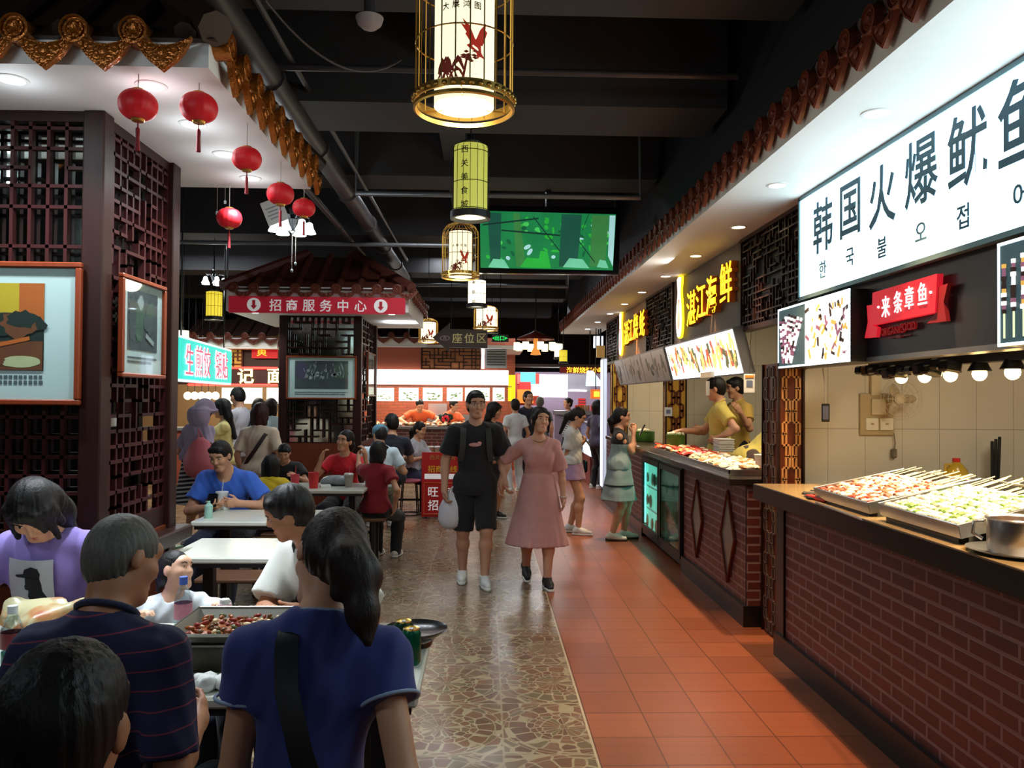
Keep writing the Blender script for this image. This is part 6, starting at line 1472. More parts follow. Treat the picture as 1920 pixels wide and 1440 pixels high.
        if hair == 'bob':
            for q in (-1, 1): b.cone(Hh(q*.06, -.04, 0), Hh(q*.066, -.035, -.12), .045*hs, .04*hs, .03)
            b.cone(Hh(0, -.07, 0), Hh(0, -.065, -.12), .05*hs, .045*hs, .04); b.cone(Hh(-.05, .075, .06), Hh(.05, .075, .06), .02*hs, .02*hs, .02)
        if hair == 'long':
            e1 = T(.06, -.13, .3); e2 = T(-.06, -.13, .3); b.cone(Hh(.05, -.06, .0), Hh(.06, -.07, -.12), .045*hs, .045*hs, .03); b.cone(Hh(-.05, -.06, 0), Hh(-.06, -.07, -.12), .045*hs, .045*hs, .03)
            b.cone(Hh(.05, -.07, -.1), e1, .045*hs, .03*hs, .04); b.cone(Hh(-.05, -.07, -.1), e2, .045*hs, .03*hs, .04); b.cone(Hh(-.04, .078, .062), Hh(.04, .078, .066), .017*hs, .017*hs, .02)
        if hair == 'pony':
            tail = wear.get('tail', 1.0); a = Hh(0, -.1, .02); c = Hh(0, -.13, -.06); e = Hh(.0, -.11, -.06-.16*tail); b.cone(a, c, .025*hs, .04*hs, .02); b.cone(c, e, .042*hs, .018*hs, .03)
        if hair == 'bun': b.ell(Hh(0, -.1, .05), AH, (.045*hs, .042*hs, .045*hs), .015)
        for pr in wear.get('hairx', ()): b.cone(Hh(*pr[0]), Hh(*pr[1]), pr[2]*hs, pr[3]*hs, .025)
        put('hair', b.mesh(hair=(HC, amp*hs, 30), seed=int(abs(x*97+y*13))+2), hm, root)
    # clothes
    seed = int(abs(x*131+y*71))+1
    rg = max(res, .008)
    if 'bottom' in wear:
        kind, m, ln = wear['bottom'][:3]; g = wear['bottom'][3] if len(wear['bottom']) > 3 else .014
        b = Sdf(rg)
        if kind == 'skirt':
            hem = wear.get('hemz', hipz-ln*s); n = 26
            for k in range(n):
                a = 2*PI*k/n; rr = (1.0+.06*math.sin(a*5+seed)); p0 = np.array((.1*math.cos(a)*s, .065*math.sin(a)*s, hipz+.12*s)); p1 = np.array((wear.get('flare', .24)*rr*math.cos(a)*s, wear.get('flare', .24)*.85*rr*math.sin(a)*s+(wear.get('sway', 0)), hem-.02))
                b.cone(p0, p1, .05*s, .03*s, .03)
            b.cone((0, 0, hipz+.1*s), (0, 0, hem), .12*s, wear.get('flare', .24)*.8*s, .04); b.cut((0, 0, hem), (0, 0, -1)); b.cut((0, 0, hipz+.2*s), (0, 0, 1))
            put('skirt', b.mesh(.003, .12, seed), m, root)
        else:
            b.ell(T(0, -.005, .0), A3, (.158*fat*s+g, .11*fat*s+g, .12*s+g), .04)
            for q in 'LR': leg(b, q, g+.004, ln, flare=wear.get('cuff', .008))
            b.cut(T(0, 0, .16), eu); put('shorts' if ln < 1.5 else 'trousers', b.mesh(.0035, .09, seed), m, root)
    if 'top' in wear:
        w = wear['top']; m = w['m']; g = w.get('g', .013); b = Sdf(rg); torso(b, g, .05)
        for q in 'LR':
            if w.get('sleeve', .55) > 0: arm(b, q, g+.004, w.get('sleeve', .55), flare=w.get('flare', .014), k=.03)
        hem = w.get('hem', -.06); fl = w.get('wide', .012)
        if fl is not None: b.cone(T(0, .0, .2), T(0, 0, hem-.03), .09*s, .1*s, .06).ell(T(0, -.005, hem+.06), A3, (.16*fat*s+g+fl, .112*fat*s+g+fl, .16*s), .05)
        if w.get('apron'): pass
        b.cut(T(0, 0, hem), -eu)
        b.ell(T(0, .05 if w.get('neck', 'crew') != 'boat' else .02, .56+(0 if w.get('neck') != 'v' else -.03)), A3, ((.075 if w.get('neck') != 'boat' else .1)*s, (.085 if w.get('neck') != 'v' else .1)*s, (.062 if w.get('neck') != 'v' else .09)*s), .008, 'sub')
        b.cut(T(0, 0, .545), eu)
        for q, sg in (('L', 1), ('R', -1)):
            if w.get('sleeve', .55) == 0: S = arms[q][0]; b.cut(S+ex*sg*.035*s, ex*sg)
        top = put('top' if not w.get('name') else w['name'], b.mesh(w.get('wr', .0045), .08, seed+3), m, root, w.get('mats'), w.get('midx'))
        if w.get('collar'):
            c = MB(); pts = []
            for k in range(28): a = 2*PI*k/28; pts.append(tuple(T(.072*math.sin(a), .012+.066*math.cos(a), .525-.03*math.cos(a)+(.012 if math.cos(a) < .8 else -.02))))
            c.tube(pts, .009*s, 6, True); c.build('collar', w['collar'], None, 170).parent = root
        if w.get('trim'):
            for q in 'LR':
                S, el, _, _, _ = arms[q]; fr = w.get('sleeve', .55); p = S+(el-S)*(fr-.015); d = nrm(el-S); u0 = nrm(np.cross(d, (0.3, 1, .2))); u1 = np.cross(d, u0); rr = (.05+(.039-.05)*fr)*(.86 if f_ else 1)*fat**.5*s+g+.004+w.get('flare', .014)+.001
                c = MB(); c.tube([tuple(p+(u0*math.cos(2*PI*k/24)+u1*math.sin(2*PI*k/24))*rr) for k in range(24)], .0045, 6, True); c.build('sleeve_trim', w['trim'], None, 170).parent = root
            c = MB(); c.tube([tuple(T(.07*math.sin(2*PI*k/24), .01+.064*math.cos(2*PI*k/24), .523-.02*math.cos(2*PI*k/24))) for k in range(24)], .006, 6, True); c.build('neck_trim', w['trim'], None, 170).parent = root
    # shoes
    if wear.get('shoes', True):
        sm, so = wear.get('shoem', (mat('white_sneaker', (214, 214, 210), .5), mat('white_sole', (224, 224, 220), .5)))
        for q in 'LR':
            hip, kn, ank, ft = legs[q]; fy = R(ft[3]) if len(ft) > 3 else 0; fd = np.array((math.sin(fy), -math.cos(fy), 0)); zz = ank[2]-.075*s; pit = R(ft[4]) if len(ft) > 4 else 0
            c = np.array((ank[0], ank[1], zz)); up = np.array((0, 0, 1.))
            Z = lambda f, z_: c+fd*f*s+up*(z_*s+max(0, -f+.12)*math.tan(pit)*s)
            b = Sdf(.007); b.cone(Z(-.045, .045), Z(.08, .042), .037*s, .04*s, .03); b.cone(Z(.08, .04), Z(.165, .034), .04*s, .03*s, .03); b.cone(Z(-.02, .06), Z(.0, .1), .042*s, .041*s, .03, cap=(0, 1)); b.cone(Z(0, .08), Z(.08, .05), .035*s, .03*s, .03)
            if pit == 0: b.cut(Z(0, .012), (0, 0, -1))
            put('shoe', b.mesh(), sm, root)
            b = Sdf(.007); b.cone(Z(-.045, .014), Z(.08, .014), .042*s, .045*s, .02); b.cone(Z(.08, .014), Z(.168, .016), .044*s, .034*s, .02); b.cut(Z(0, .028), up+fd*math.sin(pit)); b.cut(Z(0, -.0) if pit == 0 else Z(0, -.003), -up-fd*math.sin(pit)*1.0); put('sole', b.mesh(), so, root)
    root['_k'] = 1
    info = dict(root=root, T=T, Hh=Hh, arms=arms, legs=legs, s=s, hs=hs, M=Matrix.Translation((x, y, z)) @ Matrix.Rotation(R(yaw), 4, 'Z'), ex=ex, ef=ef, eu=eu)
    return info
def attach(mb, name, m, p, smooth=60):
    o = mb.build(name, m, None, smooth); o.parent = p['root']; return o
def wpt(p, q): return p['M'] @ Vector(tuple(q))
def band(pts, w, th, nrmls=None):
    """flat strap along points: w wide, th thick"""
    m = MB(); n = len(pts); rings = []
    for i, p in enumerate(pts):
        p = Vector(p); t = (Vector(pts[min(i+1, n-1)])-Vector(pts[max(i-1, 0)])).normalized(); no = Vector(nrmls[i]).normalized(); b = t.cross(no).normalized()
        rings.append([p+b*w/2+no*th/2, p-b*w/2+no*th/2, p-b*w/2-no*th/2, p+b*w/2-no*th/2])
    m.loft(rings); return m
# ------------------------------------------------------------------ the people
def L2(p, x, y, yaw, z=0):
    """world point -> a person's local frame"""
    a = R(-yaw); dx, dy = p[0]-x, p[1]-y; return (dx*math.cos(a)-dy*math.sin(a), dx*math.sin(a)+dy*math.cos(a), p[2]-z)
def striped(name, base, line, period, width, rough=.85):
    t = NT(name); s = t.n('ShaderNodeSeparateXYZ'); t.set(s.inputs[0], t.obj()); f = t.math('FRACT', t.math('DIVIDE', t.math('ADD', s.outputs[2], t.math('MULTIPLY', s.outputs[0], .12)), period))
    t.p(Base_Color=t.mix(t.math('LESS_THAN', f, width), lin(base), lin(line)), Roughness=rough); return t.mat
BLKT = cloth('black_cotton', (26, 26, 30)); BLKS = cloth('black_shorts_cotton', (24, 24, 28)); DENIM = cloth('dark_denim', (44, 50, 70)); DKPANT = cloth('dark_trousers', (34, 34, 40))
BLKSHOE = (mat('black_shoe', (30, 30, 34), .5), mat('white_sole', (224, 224, 220), .5))
# 1. the walking couple
p0 = at(889, 1094, z=0); MX, MY = p0.x, p0.y
hold = at(941, 918, y=MY-.06)
hl = L2(hold, MX, MY, 4)
man = person('person in black T-shirt and shorts with backpack straps, walking hand in hand', MX, MY, 4, 1.68, 'm', head=(8, 3, 0), res=.006, fat=1.02, sk=skin('walker_skin', (196, 146, 120)),
    hands={'L': dict(to=(hl[0]-.012, hl[1], hl[2]+.05), palm=(1, 0, 0), thumb=(0, -1, 0), curl=42, hint=(.5, .5, 0)), 'R': dict(to=(-.27, -.06, .84), palm=(1, 0, 0), curl=50, hint=(-.4, .6, 0))},
    feet={'R': (-.1, .13, 0, -4), 'L': (.085, -.12, 0, 6)}, wear=dict(top=dict(m=BLKT, sleeve=.72, flare=.028, hem=-.12, wide=.02, g=.016), bottom=('shorts', BLKS, .98, .022)), hair='short')
T = man['T']
attach(MB().text('', Matrix.Identity(4), 1) if False else (lambda m: (m.ell(tuple(T(-.01, .128, .33)), (.055, .006, .017), None, 14, 6), m.ell(tuple(T(.03, .128, .345)), (.02, .006, .014), None, 10, 6), m)[-1])(MB()), 'red_white_chest_print', mat('chest_print_pale', (206, 150, 150), .7, var=.5, scale=90), man)
for q in (-1, 1):
    pts = [tuple(T(q*.105, .0, .5)), tuple(T(q*.11, .08, .47)), tuple(T(q*.115, .128, .38)), tuple(T(q*.12, .124, .28)), tuple(T(q*.14, .08, .18))]
    attach(band(pts, .05, .012, [man['ef']]*5), 'backpack_strap', mat('dark_grey_webbing', (54, 56, 56), .8), man)
b = MB(); b.box(tuple(T(0, -.2, .3)), (.27, .14, .38), None, .05); attach(b, 'backpack', mat('dark_grey_nylon', (40, 42, 44), .7), man)
g = MB(); H_ = man['Hh']
for q in (-1, 1): g.tube([tuple(H_(q*.033+.021*math.cos(a*PI/8), .1-abs(q*.033+.021*math.cos(a*PI/8))*.1, .012+.015*math.sin(a*PI/8))) for a in range(16)], .0016, 5, True); g.tube([tuple(H_(q*.054, .092, .014)), tuple(H_(q*.078, .0, .01))], .0016, 5)
g.tube([tuple(H_(-.012, .1, .014)), tuple(H_(.012, .1, .014))], .0016, 5); attach(g, 'glasses', mat('silver_rim', (170, 170, 176), .25, metal=.8), man)
w = wpt(man, man['arms']['R'][2]); t = thing('white_carrier_bag', 'white plastic carrier bag hanging from the hand of the man in black', 'bag', w)
b = MB(); rnd = random.Random(3); c = at(845, 955, y=MY-.05)
rg = []
for i, (zz, a, d) in enumerate(((.15, .02, .02), (.1, .06, .04), (.02, .1, .06), (-.08, .11, .07), (-.14, .09, .06), (-.17, .04, .03))): rg.append([(c.x+a*math.cos(k*PI/9)*(1+rnd.uniform(-.15, .15)), c.y+d*math.sin(k*PI/9)*(1+rnd.uniform(-.15, .15)), c.z+zz) for k in range(18)])
MB().loft(rg).build('film', mat('white_film', (206, 204, 212), .4, emit=0), t, 60)
MB().tube([(c.x, c.y, c.z+.14), (c.x+.02, c.y, c.z+.2), (w.x, w.y, w.z-.06)], .008, 6).build('handle', mat('white_film', (206, 204, 212), .4), t)
p0 = at(1008, 1096, z=0); WX, WY = p0.x, p0.y; hl = L2(hold, WX, WY, 3)
PINK = cloth('dusty_pink_cotton', (206, 152, 148))
wom = person('person in dusty pink dress and canvas shoes, walking hand in hand', WX, WY, 3, 1.53, 'f', head=(14, -6, 6), res=.006, sk=skin('pink_walker_skin', (214, 160, 132)),
    hands={'R': dict(to=(hl[0]+.03, hl[1]-.01, hl[2]+.055), palm=(1, 0, 0), curl=42, hint=(-.5, .5, 0)), 'L': dict(to=(.215, -.06, .76), palm=(-1, 0, 0), curl=35, hint=(.4, .6, 0))},
    feet={'R': (-.085, .2, .02, 0, 22), 'L': (.07, -.12, 0, 4)}, wear=dict(top=dict(m=PINK, sleeve=.85, flare=.018, hem=.1, wide=None, neck='v', g=.012, wr=.006), bottom=('skirt', PINK, .55), hemz=.36, flare=.29, shoem=BLKSHOE,
    tail=.2, hairx=(((-.05, .06, .07), (-.074, .035, .02), .018, .016), ((-.074, .035, .02), (-.08, .025, -.1), .016, .009), ((.05, .06, .07), (.074, .035, .02), .018, .016), ((.074, .035, .02), (.08, .025, -.1), .016, .009), ((-.04, -.03, .1), (.04, -.03, .1), .035, .035))), hair='bun')
T = wom['T']; b = MB(); b.tube([tuple(T(.132*math.cos(a*PI/14), .1*math.sin(a*PI/14)+.0, .115)) for a in range(28)], .016, 8, True); attach(b, 'waist_band', cloth('pink_band', (192, 136, 134)), wom)
b = MB(); b.tube([tuple(T(.06*math.sin(a*PI/12), .02+.07*math.cos(a*PI/12), .515-.035*math.cos(a*PI/12))) for a in range(24)], .0025, 5, True); attach(b, 'necklace', mat('dark_cord', (60, 44, 40), .5), wom)
w_ = wom['arms']['L'][2]; b = MB(); b.tube([(w_[0]+.032*math.cos(a*PI/8), w_[1]+.032*math.sin(a*PI/8), w_[2]+.02) for a in range(16)], .006, 6, True); attach(b, 'white_bracelet', mat('white_band', (220, 210, 205), .4), wom)
# 3. woman in black behind the couple
p0 = at(921, 972, z=0); a = person('person in black standing behind the couple, looking to the right', p0.x, p0.y, 50, 1.56, 'f', head=(30, 8, 0), hands={'R': dict(to=(-.2, -.1, .85)), 'L': dict(to=(.16, -.22, .95))}, wear=dict(top=dict(m=BLKT, sleeve=.6, hem=.0), bottom=('skirt', BLKS, .45), hemz=.5, flare=.2, shoem=BLKSHOE), hair='long')
# 4. woman in white T-shirt with phone
p0 = at(1072, 1000, z=0); ph = at(1099, 826, y=p0.y+.0); q = L2(ph, p0.x, p0.y, 72)
a = person('person in white T-shirt with lilac skirt and black crossbody bag, looking at a phone', p0.x, p0.y, 72, 1.52, 'f', head=(0, 28, 0), res=.008, hands={'L': dict(to=(q[0]+.04, q[1]+.06, q[2]-.04), palm=(-.3, 0, 1), thumb=(-1, 0, .3), curl=45), 'R': dict(to=(q[0]-.05, q[1]+.06, q[2]-.04), palm=(.3, 0, 1), thumb=(1, 0, .3), curl=45)},
    feet={'L': (.08, .04, 0, 10), 'R': (-.09, -.1, 0, -6)}, wear=dict(top=dict(m=cloth('white_cotton', (206, 208, 206)), sleeve=.7, hem=.03, flare=.02), bottom=('skirt', cloth('lilac_cotton', (166, 136, 172)), .28), hemz=.66, flare=.18, tail=1.5), hair='pony')
T = a['T']; b = MB().box(tuple(T(.2, .06, -.02)), (.07, .2, .16), None, .02); attach(b, 'crossbody_bag', BLACKG, a); b = MB().box(tuple(T(.238, .07, -.0)), (.01, .1, .07), None, .004); attach(b, 'bag_panel', mat('white_bag_panel', (220, 220, 220), .4), a)
pts = [tuple(T(-.1, .0, .5)), tuple(T(-.02, .13, .36)), tuple(T(.1, .13, .18)), tuple(T(.19, .07, .04))]; attach(band(pts, .022, .006, [a['ef']]*4), 'bag_strap', BLACKM, a)
w = ph; t = tag(MB().box(w, (.07, .012, .14), (R(-40), 0, R(72)), .004).build('mobile_phone', BLACKG), 'phone held by the person in white T-shirt', 'phone')
# 5. woman in grey dress
p0 = at(1160, 1012, z=0); ph = at(1204, 806, y=p0.y); q = L2(ph, p0.x, p0.y, 82)
GREYD = cloth('grey_green_cotton', (130, 146, 146)); 
a = person('person in grey dress with black shoulders, waiting at the counter with a phone', p0.x, p0.y, 82, 1.52, 'f', head=(0, 4, 0), res=.008, hands={'L': dict(to=(q[0]+.03, q[1]+.1, q[2]-.03), palm=(-.6, 0, .6), thumb=(0, .3, 1), curl=35, hint=(.3, .3, -1)), 'R': dict(to=(q[0]-.05, q[1]+.1, q[2]-.03), palm=(.6, 0, .6), thumb=(0, .3, 1), curl=35, hint=(-.3, .3, -1))},
    feet={'L': (.08, -.06, 0, 6), 'R': (-.07, .08, 0, -6)}, wear=dict(top=dict(m=GREYD, sleeve=0, hem=.0, wide=.03, mats=[GREYD, BLKT], midx=lambda C: (C[:, 2] > 1.12)), bottom=('skirt', GREYD, .45), hemz=.47, flare=.25, shoem=(mat('white_sandal', (220, 214, 200), .5), mat('dark_sole', (50, 44, 40), .6)), tail=.9), hair='pony')
T = a['T']; 
for u_, r_ in ((.02, .2), (-.2, .235)): b = MB(); b.tube([(r_*math.cos(k*PI/16)*.9, r_*math.sin(k*PI/16)*.72, a['T'](0, 0, u_)[2]) for k in range(32)], .011, 6, True); attach(b, 'black_band', BLKT, a) if u_ < 0 else None
t = tag(MB().box(ph, (.012, .07, .14), (0, R(25), 0), .004).build('mobile_phone', BLACKG), 'phone held up by the person in grey dress', 'phone')
# 6. cooks in the seafood stall
YELP = cloth('yellow_polo_cotton', (214, 192, 92))
cx, cy = 2.5, 8.5; e = at(1345, 822, y=8.3); q = L2(e, cx, cy, -98, .2)
person('cook in yellow polo shirt nearest the gold post, hand on hip', cx, cy, -98, 1.66, 'm', head=(-10, 12, 0), res=.008, z=.2, hands={'L': dict(to=(q[0], q[1], q[2]), hint=(.7, .7, .2), palm=(-1, 0, 0), curl=30), 'R': dict(to=(-.16, -.36, 1.1), palm=(0, 0, -1))}, wear=dict(top=dict(m=YELP, sleeve=.6, hem=-.12, collar=YELP, wide=.03), bottom=('trousers', DKPANT, 2)), hair='short')
person('cook in yellow polo shirt standing behind the first cook, arm raised', at(1385, 800, y=9.3).x, 9.3, -80, 1.68, 'm', head=(-10, 10, 0), res=.009, z=.2, hands={'L': dict(to=(.42, -.2, 1.3), hint=(.2, .3, -1)), 'R': dict(to=(-.2, -.4, 1.1))}, wear=dict(top=dict(m=cloth('mustard_polo_cotton', (208, 170, 80)), sleeve=.6, hem=-.1, collar=YELP), bottom=('trousers', DKPANT, 2)), hair='short')
person('stooping cook in yellow shirt and brown apron by the carved post', at(1404, 800, y=7.25).x, 7.25, 100, 1.64, 'm', lean=50, head=(0, 40, 0), res=.009, z=.2, hands={'L': dict(to=(.15, -.55, .75)), 'R': dict(to=(-.15, -.55, .75))}, wear=dict(top=dict(m=YELP, sleeve=.6, hem=-.08), bottom=('trousers', cloth('brown_apron_cotton', (78, 58, 50)), 2, .03)), hair='short')
# 7. cooks in orange at the far white stall
ORNG = cloth('orange_cotton', (232, 100, 50))
ox, oy = at(786, 790, y=17.2).x, 17.2
person('cook in orange T-shirt bending over the far counter', ox, oy, 6, 1.72, 'm', lean=34, head=(10, 42, 0), res=.012, hands={'L': dict(to=(.26, -.5, 1.08), hint=(.8, .2, 0)), 'R': dict(to=(-.24, -.5, 1.08), hint=(-.8, .2, 0))}, wear=dict(top=dict(m=ORNG, sleeve=.55, hem=-.05), bottom=('trousers', DKPANT, 2)), hair='crop', face=False)
person('cook in orange half hidden behind the walking man in black', at(843, 790, y=17.0).x, 17.0, 30, 1.6, 'f', lean=14, head=(20, 20, 0), res=.012, hands={'L': dict(to=(.2, -.45, 1.1)), 'R': dict(to=(-.2, -.45, 1.1))}, wear=dict(top=dict(m=ORNG, sleeve=.55, hem=-.05), bottom=('trousers', DKPANT, 2)), hair='bun', face=False)
# 8. diners round the red cup table
def seat(label, u, Y, yaw, H, sex='m', lean=10, vtop=None, **k):
    x = at(u, 800, y=Y).x; return person(label, x, Y, yaw, H, sex, sit=k.pop('sit', .45), lean=lean, **k)
def hw(u, v, Y, x, y, yaw): return L2(at(u, v, y=Y), x, y, yaw)
x, y = at(652, 800, y=8.85).x, 8.85
person('person in bright red T-shirt smiling behind the red cup table', x, y, -8, 1.56, 'f', sit=.45, lean=10, head=(-18, 0, 10), res=.008, hands={'R': dict(to=hw(603, 858, 8.6, x, y, -8), hint=(-.4, .2, -1), palm=(1, 0, 0), curl=35), 'L': dict(to=hw(684, 852, 8.55, x, y, -8), hint=(.5, -.3, -1), palm=(-1, 0, .2), curl=50)}, wear=dict(top=dict(m=cloth('bright_red_cotton', (206, 30, 44)), sleeve=.6, hem=-.02), bottom=('trousers', DKPANT, 2)), hair='pony')
x, y = at(706, 800, y=8.05).x, 8.05
person('child in dark red T-shirt leaning towards the person in bright red', x, y, 165, 1.4, 'f', sit=.45, lean=4, head=(-20, 10, 0), res=.008, hands={'L': dict(to=hw(672, 858, 8.5, x, y, 165), hint=(.3, .2, -1)), 'R': dict(to=(-.2, .0, .55), hint=(-.5, .5, 0))}, wear=dict(top=dict(m=cloth('dark_red_cotton', (140, 22, 36)), sleeve=.5, hem=-.06), bottom=('trousers', DKPANT, 2)), hair='bob', feet={'L': (.1, -.3), 'R': (-.1, -.3)})
x, y = at(538, 800, y=8.85).x, 8.85
person('boy in black bending over his cup at the red cup table', x, y, 5, 1.32, 'm', sit=.45, lean=12, head=(0, 30, 0), res=.008, hands={'L': dict(to=(.16, -.36, .8)), 'R': dict(to=(-.12, -.36, .8))}, wear=dict(top=dict(m=BLKT, sleeve=.6), bottom=('trousers', DKPANT, 2)), hair='short')
x, y = at(508, 800, y=7.35).x, 7.35
person('girl in yellow T-shirt seen from behind at the red cup table', x, y, 190, 1.22, 'f', sit=.45, lean=6, head=(-10, 8, 0), res=.008, hands={'L': dict(to=(.16, -.3, .8)), 'R': dict(to=(-.16, -.3, .8))}, wear=dict(top=dict(m=cloth('canary_cotton', (226, 194, 40)), sleeve=.6), bottom=('trousers', DENIM, 2)), hair='bob', face=False)
# man in blue
x, y = at(439, 800, y=6.72).x, 6.72
BLUE = cloth('royal_blue_cotton', (58, 104, 204))
mb = person('person in royal blue V-neck T-shirt sipping a white cup', x, y, -4, 1.66, 'm', sit=.45, lean=17, head=(-6, 24, -4), res=.006, neckf=.03, hscale=.94, hands={'R': dict(to=hw(392, 952, 6.36, x, y, -4), hint=(-.9, .1, -.7), palm=(.5, 0, .8), thumb=(1, 0, .3), curl=40), 'L': dict(to=hw(448, 944, 6.4, x, y, -4), hint=(.9, .1, -.7), palm=(-1, 0, .2), thumb=(0, .2, 1), curl=50)}, wear=dict(top=dict(m=BLUE, sleeve=.68, neck='v', flare=.02), bottom=('trousers', DENIM, 2)), hair='short', fat=1.05)
c = at(416, 936, y=6.42); cu = thing('white_drink_cup', 'white cup with straw and tissue held by the man in blue', 'cup', c)
MB().lathe([(.03, -.12), (.046, .04), (.048, .045), (.05, .05), (.05, .06), (0, .064)], c, 24).build('body', mat('white_cup_paper', (222, 226, 230), .5), cu, 40)
MB().tube([c+Vector((0, 0, .05)), c+Vector((.004, .02, .15))], .003, 6).build('straw', mat('clear_straw', (210, 210, 206), .3), cu)
b = MB(); rnd = random.Random(6)
for k in range(10): b.ell(c+Vector((rnd.uniform(-.05, .06), -.03+rnd.uniform(-.02, .02), rnd.uniform(-.14, -.01))), (.035, .012, .03), (rnd.uniform(-.6, .6), rnd.uniform(-.6, .6), rnd.uniform(-.6, .6)), 9, 6)
tag(b.build('tissue_wrap', mat('white_tissue', (226, 228, 224), .7), None, 60), 'white tissue wrapped round the cup of the man in blue', 'tissue')
c = at(398, 938, y=6.33); tag(MB().box(c, (.075, .012, .14), (R(-50), 0, R(10)), .004).build('mobile_phone', BLACKG), 'phone in the hand of the man in blue', 'phone')
# diners beyond
x, y = at(712, 800, y=9.9).x, 9.9
TEALCAP = cloth('teal_cap_cotton', (70, 120, 140))
a = person('person in pale shirt and teal cap bending forward behind the child in dark red', x, y, 185, 1.62, 'm', sit=.45, lean=18, head=(30, 22, 0), res=.009, hands={'L': dict(to=(.2, -.35, .8)), 'R': dict(to=(-.2, -.3, .75))}, wear=dict(top=dict(m=cloth('pale_blue_cotton', (196, 216, 226)), sleeve=.7, hem=-.04), bottom=('trousers', cloth('khaki', (120, 126, 110)), 2)), hair='short', face=False)
S_ = Sdf(.008); H_ = a['Hh']; S_.ell(H_(0, -.01, .06), np.eye(3), (.1, .1, .085), .01); S_.cone(H_(-.03, .1, .045), H_(.03, .1, .045), .03, .03, .02); put('cap', S_.mesh(), TEALCAP, a['root'])
x, y = at(735, 800, y=10.8).x, 10.8
person('person in dark navy T-shirt seen from behind left of the far table', x, y, 200, 1.76, 'm', sit=.47, lean=0, head=(20, 5, 0), res=.01, wear=dict(top=dict(m=cloth('dark_navy_cotton', (28, 30, 46)), sleeve=.6), bottom=('trousers', DKPANT, 2)), hair='short', face=False, hands={'L': dict(to=(.2, -.35, .82)), 'R': dict(to=(-.2, -.35, .82))})
x, y = at(772, 800, y=11.7).x, 11.7
person('person in pale grey blouse sitting at the far table in profile', x, y, 60, 1.58, 'f', sit=.45, lean=10, head=(0, 16, 0), res=.01, wear=dict(top=dict(m=cloth('pale_grey_cotton', (190, 192, 204)), sleeve=.8), bottom=('trousers', cloth('navy_skirt', (36, 40, 66)), 2, .03)), hair='pony', face=False, hands={'L': dict(to=(.1, -.4, .8)), 'R': dict(to=(-.2, -.36, .8))})
# 9. standing customers on the left
LILAC = cloth('lilac_shawl_cotton', (176, 158, 184)); STR = striped('black_white_stripes', (30, 30, 38), (206, 204, 204), .045, .45)
x, y = at(366, 800, y=9.0).x, 9.0
a = person('person in lilac sun hat and shawl with striped dress beside the near lattice column', x, y, 150, 1.56, 'f', lean=6, head=(20, 20, 0), res=.009, wear=dict(top=dict(m=LILAC, sleeve=.8, hem=.08, g=.03, wr=.008), bottom=('skirt', STR, .5), hemz=.45, flare=.22), hair='bob', face=False, hands={'R': dict(to=(-.2, -.1, .95)), 'L': dict(to=(.2, -.2, .9))})
S_ = Sdf(.009); H_ = a['Hh']; S_.ell(H_(0, -.01, .06), np.eye(3), (.105, .115, .1), .01); S_.ell(H_(0, -.01, .02), np.eye(3), (.145, .15, .025), .03); S_.ell(H_(0, -.06, -.08), np.eye(3), (.14, .1, .13), .05); put('sun_hat', S_.mesh(.006, .1), LILAC, a['root'])
c = at(376, 862, y=8.7); t = thing('pink_bag', 'big rounded pink plastic bag hanging beside the striped dress', 'bag', c); rg = []; rnd = random.Random(4)
for zz, r_ in ((.24, .03), (.2, .08), (.12, .14), (0, .185), (-.1, .18), (-.17, .13), (-.2, .05)): rg.append([(c.x+r_*math.cos(k*PI/10)*(1+rnd.uniform(-.06, .06)), c.y+r_*.7*math.sin(k*PI/10), c.z+zz) for k in range(20)])
MB().loft(rg).build('film', mat('pink_film', (214, 110, 120), .45, var=.15, scale=6), t, 60); MB().tube([(c.x-.02, c.y, c.z+.23), (c.x-.05, c.y+.05, c.z+.33), (c.x+.03, c.y, c.z+.23)], .009, 6).build('handle', mat('pink_film', (214, 110, 120), .45), t)
x, y = at(421, 800, y=10.0).x, 10.0
person('person in pale yellow blouse with long black hair, in profile on the left', x, y, -75, 1.58, 'f', head=(0, 8, 0), res=.009, wear=dict(top=dict(m=cloth('pale_yellow_cotton', (232, 216, 140)), sleeve=.95, hem=-.06, flare=.03, wr=.007), bottom=('trousers', cloth('cream_trousers', (206, 186, 130)), 2)), hair='long', face=False, hands={'L': dict(to=(.14, -.42, 1.0), curl=30), 'R': dict(to=(-.1, -.45, 1.02), curl=30)})
x, y = at(451, 800, y=10.8).x, 10.8
a = person('tall person in pale grey T-shirt with a dark strap, on the left beyond the blouse', x, y, -112, 1.74, 'm', head=(-12, 16, 0), res=.01, wear=dict(top=dict(m=cloth('light_grey_cotton', (196, 192, 200)), sleeve=.65, hem=-.1), bottom=('trousers', cloth('stone_trousers', (150, 140, 130)), 2)), hair='crop', face=False, hands={'L': dict(to=(.22, -.2, .9))})
T = a['T']; attach(band([tuple(T(-.12, -.02, .5)), tuple(T(-.08, -.12, .4)), tuple(T(.02, -.125, .25)), tuple(T(.12, -.09, .1))], .03, .008, [-a['ef']]*4), 'shoulder_strap', DENIM, a)
x, y = at(486, 800, y=9.1).x, 9.1
a = person('person in beige T-shirt with maroon bobbed hair and a diagonal strap, seen from behind', x, y, 178, 1.54, 'f', head=(-6, 6, 0), res=.008, fat=1.15, hm=HAIRM, wear=dict(top=dict(m=cloth('beige_cotton', (216, 198, 176)), sleeve=.8, hem=-.1, wide=.03, flare=.02), bottom=('trousers', DKPANT, 2)), hair='bob', face=False)
